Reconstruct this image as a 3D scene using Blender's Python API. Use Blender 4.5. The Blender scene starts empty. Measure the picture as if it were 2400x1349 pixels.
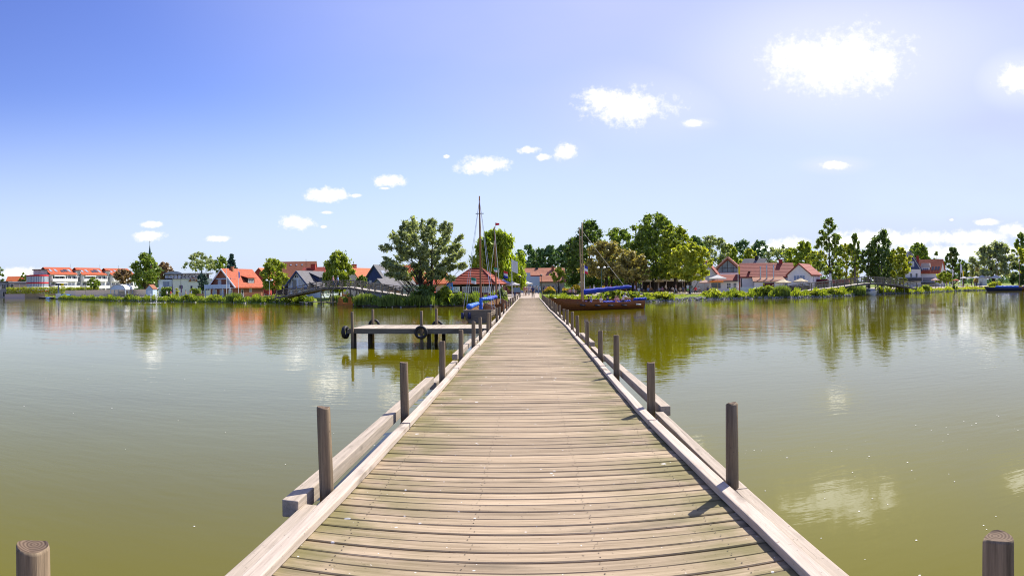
import bpy, bmesh, math, random
import numpy as np
from mathutils import Vector, Matrix

sc = bpy.context.scene
COL = sc.collection
R = math.radians
random.seed(7)

# ------------------------------------------------------------------ camera
F = 1500.0            # pixels per radian of the panorama (2400 px wide)
EYE = 2.45            # eye above the water; the deck lies 0.78 above it
ROLL = R(0.72)
YAW = 40.0 / F
cam_d = bpy.data.cameras.new('camera')
cam = bpy.data.objects.new('camera', cam_d)
COL.objects.link(cam)
cam_d.type = 'PANO'
cam_d.panorama_type = 'CENTRAL_CYLINDRICAL'
cam_d.central_cylindrical_radius = 1.0
cam_d.central_cylindrical_range_u_min = -1200 / F
cam_d.central_cylindrical_range_u_max = 1200 / F
cam_d.central_cylindrical_range_v_min = -(1349 - 671.5) / F
cam_d.central_cylindrical_range_v_max = 671.5 / F
cam_d.clip_start = 0.05
cam_d.clip_end = 9000
cam.matrix_world = (Matrix.Translation((0, 0, EYE)) @ Matrix.Rotation(YAW, 4, 'Z')
                    @ Matrix.Rotation(R(90), 4, 'X') @ Matrix.Rotation(-ROLL, 4, 'Z'))
sc.camera = cam

def az(px):                      # bearing of a picture column, from the pier's axis (+Y)
    return (px - 1240.0) / F
def yh(px):                      # picture row of the horizon in that column
    return 671.5 - F * math.tan(ROLL) * math.sin((px - 1200.0) / F)
def G(px, r, z=0.0):             # a point at a bearing and a distance
    a = az(px)
    return Vector((r * math.sin(a), r * math.cos(a), z))
def Z(px, py, r):                # height of a point seen at a row, at a distance
    return EYE + (yh(px) - py) * r / F
def M(px, r):                    # metres per photo pixel at a distance
    return px * r / F

# ------------------------------------------------------------------ sky, sun, exposure
SUN_AZ, SUN_EL = R(43), R(46)
wd = bpy.data.worlds.new('World')
sc.world = wd
wd.use_nodes = True
wn, wl = wd.node_tree.nodes, wd.node_tree.links
wn.clear()
def N(tree, typ, **kw):
    n = tree.nodes.new(typ)
    for k, v in kw.items():
        setattr(n, k, v)
    return n
def wire(tree, a, b):
    tree.links.new(a, b)
def wmath(op, a, b=None, c=None, clamp=False):
    n = N(wd.node_tree, 'ShaderNodeMath', operation=op)
    n.use_clamp = clamp
    for i, x in enumerate((a, b, c)):
        if x is None:
            continue
        if isinstance(x, (int, float)):
            n.inputs[i].default_value = x
        else:
            wl.new(x, n.inputs[i])
    return n.outputs[0]
sky = N(wd.node_tree, 'ShaderNodeTexSky', sky_type='NISHITA', sun_disc=False)
sky.sun_elevation = SUN_EL
sky.sun_rotation = SUN_AZ
sky.air_density = 1.0
sky.dust_density = 0.6
sky.ozone_density = 2.2
hs = N(wd.node_tree, 'ShaderNodeHueSaturation')
hs.inputs['Hue'].default_value = 0.528
hs.inputs['Saturation'].default_value = 1.22
hs.inputs['Value'].default_value = 1.25
wl.new(sky.outputs[0], hs.inputs['Color'])
tc = N(wd.node_tree, 'ShaderNodeTexCoord')
sep = N(wd.node_tree, 'ShaderNodeSeparateXYZ')
wl.new(tc.outputs['Generated'], sep.inputs[0])
X, Y, Zz = sep.outputs
hyp = wmath('SQRT', wmath('ADD', wmath('MULTIPLY', X, X), wmath('MULTIPLY', Y, Y)))
# bearing and slope of a sky direction
u_ = wmath('ARCTAN2', X, Y)
v_ = wmath('DIVIDE', Zz, wmath('MAXIMUM', hyp, 0.02))
uv = N(wd.node_tree, 'ShaderNodeCombineXYZ')
wl.new(u_, uv.inputs[0]); wl.new(v_, uv.inputs[1])
nz = N(wd.node_tree, 'ShaderNodeTexNoise')
nz.inputs['Scale'].default_value = 16
nz.inputs['Detail'].default_value = 5
nz.inputs['Roughness'].default_value = 0.62
wl.new(uv.outputs[0], nz.inputs['Vector'])
nz2 = N(wd.node_tree, 'ShaderNodeTexNoise')
nz2.inputs['Scale'].default_value = 5
nz2.inputs['Detail'].default_value = 4
mp = N(wd.node_tree, 'ShaderNodeMapping')
mp.inputs['Scale'].default_value = (0.5, 1.3, 1)
wl.new(uv.outputs[0], mp.inputs[0]); wl.new(mp.outputs[0], nz2.inputs['Vector'])
# cumulus: bearing px, row px, half width, half height
CLOUDS = [(1965, 145, 165, 72), (1880, 128, 75, 30), (2075, 150, 45, 55), (1480, 248, 110, 40), (1420, 235, 55, 28), (1630, 288, 28, 9),
          (1333, 356, 26, 20), (1240, 352, 26, 9), (1277, 368, 18, 8), (1130, 387, 60, 22), (1050, 366, 9, 5),
          (915, 424, 36, 14), (905, 441, 12, 3), (770, 456, 50, 16), (838, 458, 18, 5), (767, 498, 16, 4), (700, 521, 46, 16),
          (760, 531, 8, 4), (346, 553, 38, 12), (355, 526, 26, 8), (512, 558, 28, 7), (1958, 387, 36, 9),
          (2385, 185, 50, 30), (2315, 520, 36, 8), (2231, 515, 7, 4), (2140, 560, 60, 22), (2250, 556, 120, 18),
          (2385, 540, 45, 18), (1850, 575, 60, 18), (1790, 580, 40, 12), (2060, 560, 90, 25), (2280, 590, 200, 20),
          (40, 640, 60, 16), (1990, 570, 70, 22)]
dmin = None
for (cx, cy, a, b) in CLOUDS:
    s = N(wd.node_tree, 'ShaderNodeVectorMath', operation='SUBTRACT')
    wl.new(uv.outputs[0], s.inputs[0])
    s.inputs[1].default_value = (az(cx), (yh(cx) - cy) / F, 0)
    m = N(wd.node_tree, 'ShaderNodeVectorMath', operation='MULTIPLY')
    wl.new(s.outputs[0], m.inputs[0])
    m.inputs[1].default_value = (F / a, F / b, 0)
    l = N(wd.node_tree, 'ShaderNodeVectorMath', operation='LENGTH')
    wl.new(m.outputs[0], l.inputs[0])
    dmin = l.outputs['Value'] if dmin is None else wmath('MINIMUM', dmin, l.outputs['Value'])
nz3 = N(wd.node_tree, 'ShaderNodeTexNoise')
nz3.inputs['Scale'].default_value = 75
nz3.inputs['Detail'].default_value = 5
nz3.inputs['Roughness'].default_value = 0.66
wl.new(uv.outputs[0], nz3.inputs['Vector'])
nzc = wmath('ADD', wmath('MULTIPLY', wmath('SUBTRACT', nz.outputs['Fac'], 0.5), 1.7), wmath('MULTIPLY', wmath('SUBTRACT', nz3.outputs['Fac'], 0.5), 1.8))
cl = wmath('SUBTRACT', 1.0, wmath('ADD', dmin, nzc))
def smooth(x, lo, hi):
    n = N(wd.node_tree, 'ShaderNodeMapRange', interpolation_type='SMOOTHSTEP')
    n.inputs['From Min'].default_value = lo
    n.inputs['From Max'].default_value = hi
    wl.new(x, n.inputs['Value'])
    return n.outputs[0]
cmask = smooth(cl, -0.24, 0.50)
core = smooth(cl, 0.25, 0.95)
halo = wmath('MULTIPLY', wmath('MULTIPLY', smooth(dmin, 3.2, 0.7), 0.75), smooth(u_, -0.05, 0.45))
# thin veil toward the sun's side and along the skyline
sdot = N(wd.node_tree, 'ShaderNodeVectorMath', operation='DOT_PRODUCT')
wl.new(tc.outputs['Generated'], sdot.inputs[0])
sd = (math.sin(SUN_AZ) * math.cos(SUN_EL), math.cos(SUN_AZ) * math.cos(SUN_EL), math.sin(SUN_EL))
sdot.inputs[1].default_value = sd
veil = smooth(sdot.outputs['Value'], 0.38, 0.9)
veil = wmath('MULTIPLY', veil, wmath('MULTIPLY_ADD', nz2.outputs['Fac'], 0.7, 0.45), clamp=True)
low = wmath('MULTIPLY', smooth(v_, 0.33, 0.0), 0.92)
mx0 = N(wd.node_tree, 'ShaderNodeMix', data_type='RGBA')
wl.new(veil, mx0.inputs['Factor'])
wl.new(hs.outputs[0], mx0.inputs['A'])
mx0.inputs['B'].default_value = (3.75, 4.1, 6.1, 1)
mx1 = N(wd.node_tree, 'ShaderNodeMix', data_type='RGBA')
wl.new(low, mx1.inputs['Factor'])
mxh = N(wd.node_tree, 'ShaderNodeMix', data_type='RGBA')
wl.new(halo, mxh.inputs['Factor'])
wl.new(mx0.outputs['Result'], mxh.inputs['A'])
mxh.inputs['B'].default_value = (5.3, 5.6, 6.3, 1)
wl.new(mxh.outputs['Result'], mx1.inputs['A'])
mx1.inputs['B'].default_value = (4.05, 4.7, 6.1, 1)
mx2 = N(wd.node_tree, 'ShaderNodeMix', data_type='RGBA')
wl.new(cmask, mx2.inputs['Factor'])
wl.new(mx1.outputs['Result'], mx2.inputs['A'])
mx2.inputs['B'].default_value = (6.5, 6.55, 6.7, 1)
mx3 = N(wd.node_tree, 'ShaderNodeMix', data_type='RGBA')
wl.new(core, mx3.inputs['Factor'])
wl.new(mx2.outputs['Result'], mx3.inputs['A'])
mx3.inputs['B'].default_value = (15, 15, 15.2, 1)
bg = N(wd.node_tree, 'ShaderNodeBackground')
bg.inputs['Strength'].default_value = 0.1
wl.new(mx3.outputs['Result'], bg.inputs['Color'])
wo = N(wd.node_tree, 'ShaderNodeOutputWorld')
wl.new(bg.outputs[0], wo.inputs['Surface'])

sun_d = bpy.data.lights.new('sun', 'SUN')
sun_d.energy = 5.0
sun_d.angle = R(0.53)
sun_d.color = (1.0, 0.94, 0.84)
sun = bpy.data.objects.new('sun', sun_d)
COL.objects.link(sun)
sun.rotation_euler = Vector(sd).to_track_quat('Z', 'Y').to_euler()
sun.location = (60, 60, 80)

sc.view_settings.view_transform = 'Standard'
sc.view_settings.look = 'None'
sc.view_settings.exposure = 0.7
sc.view_settings.gamma = 1.0
sc.cycles.max_bounces = 6
sc.cycles.diffuse_bounces = 2
sc.cycles.transmission_bounces = 4
sc.cycles.use_denoising = True
sc.cycles.pixel_filter_type = 'BLACKMAN_HARRIS'
sc.cycles.filter_width = 1.05

# ------------------------------------------------------------------ helpers
def mat(name, col, rough=0.8, var=0.12, scale=3.0, spec=0.3, col2=None, stretch=(1, 1, 1), bump=0.0, metal=0.0, island=0.0):
    m = bpy.data.materials.new(name)
    m.use_nodes = True
    t = m.node_tree
    b = t.nodes['Principled BSDF']
    b.inputs['Roughness'].default_value = rough
    b.inputs['Specular IOR Level'].default_value = spec
    b.inputs['Metallic'].default_value = metal
    c = N(t, 'ShaderNodeTexCoord')
    mp = N(t, 'ShaderNodeMapping')
    mp.inputs['Scale'].default_value = stretch
    t.links.new(c.outputs['Object'], mp.inputs[0])
    n = N(t, 'ShaderNodeTexNoise')
    n.inputs['Scale'].default_value = scale
    n.inputs['Detail'].default_value = 5
    n.inputs['Roughness'].default_value = 0.65
    t.links.new(mp.outputs[0], n.inputs['Vector'])
    r = N(t, 'ShaderNodeValToRGB')
    c2 = col2 or tuple(x * (1 + var) for x in col)
    c1 = col if col2 else tuple(x * (1 - var) for x in col)
    r.color_ramp.elements[0].position = 0.32
    r.color_ramp.elements[0].color = (*c1, 1)
    r.color_ramp.elements[1].position = 0.68
    r.color_ramp.elements[1].color = (*c2, 1)
    t.links.new(n.outputs['Fac'], r.inputs[0])
    out = r.outputs[0]
    if island:
        g = N(t, 'ShaderNodeNewGeometry')
        mm = N(t, 'ShaderNodeMapRange')
        mm.inputs['To Min'].default_value = 1 - island
        mm.inputs['To Max'].default_value = 1 + island
        t.links.new(g.outputs['Random Per Island'], mm.inputs['Value'])
        vm = N(t, 'ShaderNodeVectorMath', operation='SCALE')
        t.links.new(out, vm.inputs[0]); t.links.new(mm.outputs[0], vm.inputs['Scale'])
        out = vm.outputs[0]
    t.links.new(out, b.inputs['Base Color'])
    if bump:
        bp = N(t, 'ShaderNodeBump')
        bp.inputs['Distance'].default_value = bump
        t.links.new(n.outputs['Fac'], bp.inputs['Height'])
        t.links.new(bp.outputs[0], b.inputs['Normal'])
    return m

def tag(o, label=None, cat=None, group=None, kind=None):
    if label: o['label'] = label
    if cat: o['category'] = cat
    if group: o['group'] = group
    if kind: o['kind'] = kind
    return o

def empty(name, label, cat, loc=(0, 0, 0), rz=0.0, group=None):
    o = bpy.data.objects.new(name, None)
    o.empty_display_size = 0.3
    COL.objects.link(o)
    o.location = loc
    o.rotation_euler = (0, 0, rz)
    return tag(o, label, cat, group)

class MB:
    def __init__(s):
        s.v, s.f, s.m = [], [], []
    def face(s, pts, mi=0):
        i = len(s.v)
        s.v += [tuple(p) for p in pts]
        s.f.append(tuple(range(i, i + len(pts))))
        s.m.append(mi)
        return s
    def box(s, x0, y0, z0, x1, y1, z1, mi=0, mx=None):
        i = len(s.v)
        c = [(x, y, z) for z in (z0, z1) for (x, y) in ((x0, y0), (x1, y0), (x1, y1), (x0, y1))]
        if mx is not None:
            c = [tuple(mx @ Vector(p)) for p in c]
        s.v += c
        for q in ((3, 2, 1, 0), (4, 5, 6, 7), (0, 1, 5, 4), (1, 2, 6, 5), (2, 3, 7, 6), (3, 0, 4, 7)):
            s.f.append(tuple(i + k for k in q)); s.m.append(mi)
        return s
    def beam(s, p0, p1, w, h, mi=0, up=(0, 0, 1)):
        p0, p1 = Vector(p0), Vector(p1)
        d = (p1 - p0).normalized()
        sx = d.cross(Vector(up))
        if sx.length < 1e-4: sx = d.cross(Vector((1, 0, 0)))
        sx.normalize()
        uz = sx.cross(d)
        i = len(s.v)
        for p in (p0, p1):
            for (a, b) in ((-1, -1), (1, -1), (1, 1), (-1, 1)):
                s.v.append(tuple(p + sx * (a * w / 2) + uz * (b * h / 2)))
        for q in ((3, 2, 1, 0), (4, 5, 6, 7), (0, 1, 5, 4), (1, 2, 6, 5), (2, 3, 7, 6), (3, 0, 4, 7)):
            s.f.append(tuple(i + k for k in q)); s.m.append(mi)
        return s
    def tube(s, pts, rad, n=8, mi=0, cap=True):
        pts = [Vector(p) for p in pts]
        if isinstance(rad, (int, float)): rad = [rad] * len(pts)
        i0 = len(s.v)
        ref = None
        for k, p in enumerate(pts):
            d = (pts[min(k + 1, len(pts) - 1)] - pts[max(k - 1, 0)])
            d = d.normalized() if d.length > 1e-9 else Vector((0, 0, 1))
            if ref is None:
                ref = d.cross(Vector((0, 0, 1)))
                if ref.length < 0.1: ref = d.cross(Vector((0, 1, 0)))
            ref = (ref - d * ref.dot(d)).normalized()
            b = d.cross(ref)
            for j in range(n):
                a = 2 * math.pi * j / n
                s.v.append(tuple(p + (ref * math.cos(a) + b * math.sin(a)) * rad[k]))
        for k in range(len(pts) - 1):
            for j in range(n):
                a, b = i0 + k * n + j, i0 + k * n + (j + 1) % n
                s.f.append((a, b, b + n, a + n)); s.m.append(mi)
        if cap:
            s.f.append(tuple(i0 + j for j in reversed(range(n)))); s.m.append(mi)
            e = i0 + (len(pts) - 1) * n
            s.f.append(tuple(e + j for j in range(n))); s.m.append(mi)
        return s
    def prism(s, poly, y0, y1, mi=0, mi_end=None):      # polygon in x,z pushed along y
        i = len(s.v); n = len(poly)
        s.v += [(x, y0, z) for x, z in poly] + [(x, y1, z) for x, z in poly]
        s.f.append(tuple(i + k for k in range(n))); s.m.append(mi if mi_end is None else mi_end)
        s.f.append(tuple(i + n + k for k in reversed(range(n)))); s.m.append(mi if mi_end is None else mi_end)
        for k in range(n):
            k2 = (k + 1) % n
            s.f.append((i + k2, i + k, i + n + k, i + n + k2)); s.m.append(mi)
        return s
    def lathe(s, prof, c=(0, 0, 0), n=16, mi=0):
        i0 = len(s.v)
        for (r, z) in prof:
            for j in range(n):
                a = 2 * math.pi * j / n
                s.v.append((c[0] + r * math.cos(a), c[1] + r * math.sin(a), c[2] + z))
        for k in range(len(prof) - 1):
            for j in range(n):
                a, b = i0 + k * n + j, i0 + k * n + (j + 1) % n
                s.f.append((a, b, b + n, a + n)); s.m.append(mi)
        s.f.append(tuple(i0 + j for j in reversed(range(n)))); s.m.append(mi)
        e = i0 + (len(prof) - 1) * n
        s.f.append(tuple(e + j for j in range(n))); s.m.append(mi)
        return s
    def build(s, name, mats, parent=None, smooth=False):
        me = bpy.data.meshes.new(name)
        me.from_pydata(s.v, [], s.f)
        if not isinstance(mats, (list, tuple)): mats = [mats]
        for m in mats: me.materials.append(m)
        if len(mats) > 1:
            me.polygons.foreach_set('material_index', s.m)
        if smooth:
            me.polygons.foreach_set('use_smooth', [True] * len(me.polygons))
        me.update()
        o = bpy.data.objects.new(name, me)
        COL.objects.link(o)
        if parent is not None: o.parent = parent
        return o

def quads_mesh(name, verts, mats, mi=None):              # verts: (n,4,3) array, one quad each
    n = len(verts)
    me = bpy.data.meshes.new(name)
    me.vertices.add(n * 4)
    me.vertices.foreach_set('co', np.ascontiguousarray(verts, dtype=np.float32).reshape(-1))
    me.loops.add(n * 4)
    me.loops.foreach_set('vertex_index', np.arange(n * 4, dtype=np.int32))
    me.polygons.add(n)
    me.polygons.foreach_set('loop_start', np.arange(n, dtype=np.int32) * 4)
    for m in (mats if isinstance(mats, (list, tuple)) else [mats]): me.materials.append(m)
    if mi is not None:
        me.polygons.foreach_set('material_index', np.asarray(mi, dtype=np.int32))
    me.update(calc_edges=True)
    return me
def link(name, me, parent=None):
    o = bpy.data.objects.new(name, me)
    COL.objects.link(o)
    if parent is not None: o.parent = parent
    return o
def copy_tree(o, parent=None):
    c = o.copy()
    COL.objects.link(c)
    if parent is not None:
        c.parent = parent
    for ch in o.children:
        copy_tree(ch, c)
    return c

# ------------------------------------------------------------------ shore, ground, water
# bearing px of a shore point and its distance
SHORE = [(-900, 420), (-400, 410), (-150, 400), (0, 385), (20, 330), (55, 300), (95, 290), (104, 250), (130, 215), (170, 196), (250, 165),
         (340, 148), (420, 136), (500, 128), (600, 114), (715, 104), (735, 102), (742, 112), (790, 112), (798, 97), (830, 91),
         (880, 85), (940, 81.5), (1030, 81), (1095, 82), (1130, 88), (1190, 92), (1240, 93), (1280, 91), (1330, 92), (1420, 93), (1529, 93), (1580, 94),
         (1651, 101), (1767, 105), (1860, 106), (1960, 111), (2031, 122), (2160, 138), (2253, 166), (2312, 168), (2400, 172),
         (2550, 190), (2800, 230), (3300, 300)]
SPX = [p for p, _ in SHORE]; SR = [r for _, r in SHORE]
def shore(px):
    return float(np.interp(px, SPX, SR)) + 0.5 * math.sin(px * 0.11) + 0.35 * math.sin(px * 0.27 + 1)
PROF = [(-1.6, -0.7), (-0.2, -0.12), (0.5, 0.22), (1.4, 0.5), (3.0, 0.72), (6.0, 0.8), (14, 0.84), (30, 0.86), (70, 0.9), (200, 1.0), (900, 1.5), (4000, 2.0)]
def gz(px, r):                       # ground height at a bearing and distance
    d = r - shore(px)
    return float(np.interp(d, [a for a, _ in PROF], [b for _, b in PROF]))

def ground_mat():
    m = mat('ground_grass', (0.10, 0.15, 0.022), rough=0.95, scale=0.5, col2=(0.20, 0.24, 0.045), spec=0.1)
    return m
def polar_sheet(name, m, px0, px1, step, prof, dz=0.0, kind='structure'):
    n = int((px1 - px0) / step) + 1
    mb = MB()
    for i in range(n):
        px = px0 + i * step
        rs = shore(px)
        for (d, z) in prof:
            p = G(px, rs + d, z + dz)
            mb.v.append(tuple(p))
    k = len(prof)
    for i in range(n - 1):
        for j in range(k - 1):
            a = i * k + j
            mb.f.append((a, a + k, a + k + 1, a + 1)); mb.m.append(0)
    o = mb.build(name, m)
    if kind: o['kind'] = kind
    return o
polar_sheet('ground', ground_mat(), -900, 3300, 6, PROF)
pavement = mat('promenade_paving', (0.40, 0.33, 0.27), rough=0.9, scale=1.2, var=0.10)
sand = mat('sandy_ground', (0.42, 0.36, 0.27), rough=0.95, scale=0.8, var=0.14)
def strip(name, m, px0, px1, d0, d1, dz, step=6):
    ds = [d0 + (d1 - d0) * k / 4 for k in range(5)]
    for a, _ in PROF:
        if d0 < a < d1 and all(abs(a - q) > 0.2 for q in ds): ds.append(a)
    ds.sort()
    pr = [(d, float(np.interp(d, [a for a, _ in PROF], [b for _, b in PROF]))) for d in ds]
    return polar_sheet(name, m, px0, px1, step, pr, dz)
strip('lakeside_path', pavement, -120, 738, 6.5, 9.5, 0.015)
strip('lakeside_path', pavement, 1270, 2500, 7.2, 10.5, 0.015)
strip('yard', sand, 60, 735, 13, 24, 0.012)
strip('plaza', pavement, 1120, 1268, 0.6, 60, 0.022)
strip('cafe_terrace_ground', sand, 1345, 1800, 11.5, 45, 0.012)
strip('terrace_paving', sand, 1800, 2500, 11.5, 60, 0.012)
# boat slip down through the lawn
slip = MB()
for k in range(5):
    a = k / 4
    d = 0.6 + a * 6.6
    z = float(np.interp(d, [q for q, _ in PROF], [q for _, q in PROF])) + 0.02
    slip.v += [tuple(G(1645 - a * 22, shore(1645) + d, z)), tuple(G(1655 - a * 20, shore(1655) + d, z))]
for k in range(4):
    slip.f.append((2 * k, 2 * k + 1, 2 * k + 3, 2 * k + 2)); slip.m.append(0)
slip.build('slipway_path', pavement)['kind'] = 'structure'

def water_mat():
    m = bpy.data.materials.new('lake_water')
    m.use_nodes = True
    t = m.node_tree
    b = t.nodes['Principled BSDF']
    b.inputs['IOR'].default_value = 1.30
    b.inputs['Roughness'].default_value = 0.02
    c = N(t, 'ShaderNodeTexCoord')
    # slow drifts of silt in the water
    n0 = N(t, 'ShaderNodeTexNoise'); n0.inputs['Scale'].default_value = 0.12; n0.inputs['Detail'].default_value = 3
    t.links.new(c.outputs['Object'], n0.inputs['Vector'])
    r = N(t, 'ShaderNodeValToRGB')
    r.color_ramp.elements[0].color = (0.114, 0.100, 0.0008, 1); r.color_ramp.elements[0].position = 0.3
    r.color_ramp.elements[1].color = (0.134, 0.121, 0.001, 1); r.color_ramp.elements[1].position = 0.7
    t.links.new(n0.outputs['Fac'], r.inputs[0]); t.links.new(r.outputs[0], b.inputs['Base Color'])
    def wave(sx, sy, rot, scale, det):
        mp = N(t, 'ShaderNodeMapping'); mp.inputs['Scale'].default_value = (sx, sy, 1); mp.inputs['Rotation'].default_value = (0, 0, rot)
        t.links.new(c.outputs['Object'], mp.inputs[0])
        n = N(t, 'ShaderNodeTexNoise'); n.inputs['Scale'].default_value = scale; n.inputs['Detail'].default_value = det
        t.links.new(mp.outputs[0], n.inputs['Vector'])
        return n.outputs['Fac']
    def bump(h, dist, nrm=None):
        bp = N(t, 'ShaderNodeBump'); bp.inputs['Distance'].default_value = dist; bp.inputs['Strength'].default_value = 1.0
        t.links.new(h, bp.inputs['Height'])
        if nrm is not None: t.links.new(nrm, bp.inputs['Normal'])
        return bp.outputs[0]
    # gusts: ripples come and go in broad patches
    g = wave(0.6, 1.4, 0.3, 0.07, 2)
    gm = N(t, 'ShaderNodeMapRange'); gm.inputs['From Min'].default_value = 0.38; gm.inputs['From Max'].default_value = 0.62
    gm.inputs['To Min'].default_value = 0.35; gm.inputs['To Max'].default_value = 1.0
    t.links.new(g, gm.inputs['Value'])
    w2 = N(t, 'ShaderNodeMath', operation='MULTIPLY')
    t.links.new(wave(0.7, 1.5, -0.2, 2.8, 3), w2.inputs[0]); t.links.new(gm.outputs[0], w2.inputs[1])
    # the water is calmest in the lee of the pier head
    ln = N(t, 'ShaderNodeVectorMath', operation='LENGTH'); t.links.new(c.outputs['Object'], ln.inputs[0])
    cm_ = N(t, 'ShaderNodeMapRange'); cm_.inputs['From Min'].default_value = 5; cm_.inputs['From Max'].default_value = 28
    cm_.inputs['To Min'].default_value = 0.35; cm_.inputs['To Max'].default_value = 1.0
    t.links.new(ln.outputs['Value'], cm_.inputs['Value'])
    def calm(h):
        q = N(t, 'ShaderNodeMath', operation='MULTIPLY'); t.links.new(h, q.inputs[0]); t.links.new(cm_.outputs[0], q.inputs[1]); return q.outputs[0]
    nn = bump(calm(wave(0.6, 1.3, 0.15, 0.55, 2)), 0.012)
    nn = bump(calm(w2.outputs[0]), 0.0095, nn)
    t.links.new(nn, b.inputs['Normal'])
    return m
w = MB()
w.face([(-4000, -1500, 0), (4000, -1500, 0), (4000, 3000, 0), (-4000, 3000, 0)])
w.build('water', water_mat())['kind'] = 'structure'

# flecks of foam and fluff floating on the lake
rg = random.Random(12)
mb = MB()
for k in range(190):
    if rg.random() < 0.72: x, y_ = rg.uniform(2.2, 9), rg.uniform(1.5, 9)
    else: x, y_ = rg.uniform(-14, -2.2), rg.uniform(2.5, 24)
    s_ = rg.uniform(.003, .010) * (1 + y_ * .05)
    a0 = rg.uniform(0, 6)
    mb.face([(x + s_ * math.cos(a0 + q * 1.047) * rg.uniform(.7, 1.3), y_ + s_ * math.sin(a0 + q * 1.047) * rg.uniform(.7, 1.3), .004) for q in range(6)])
mb.build('floating_flecks', mat('fleck_white', (0.75, 0.74, 0.68)))['kind'] = 'stuff'
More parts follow.
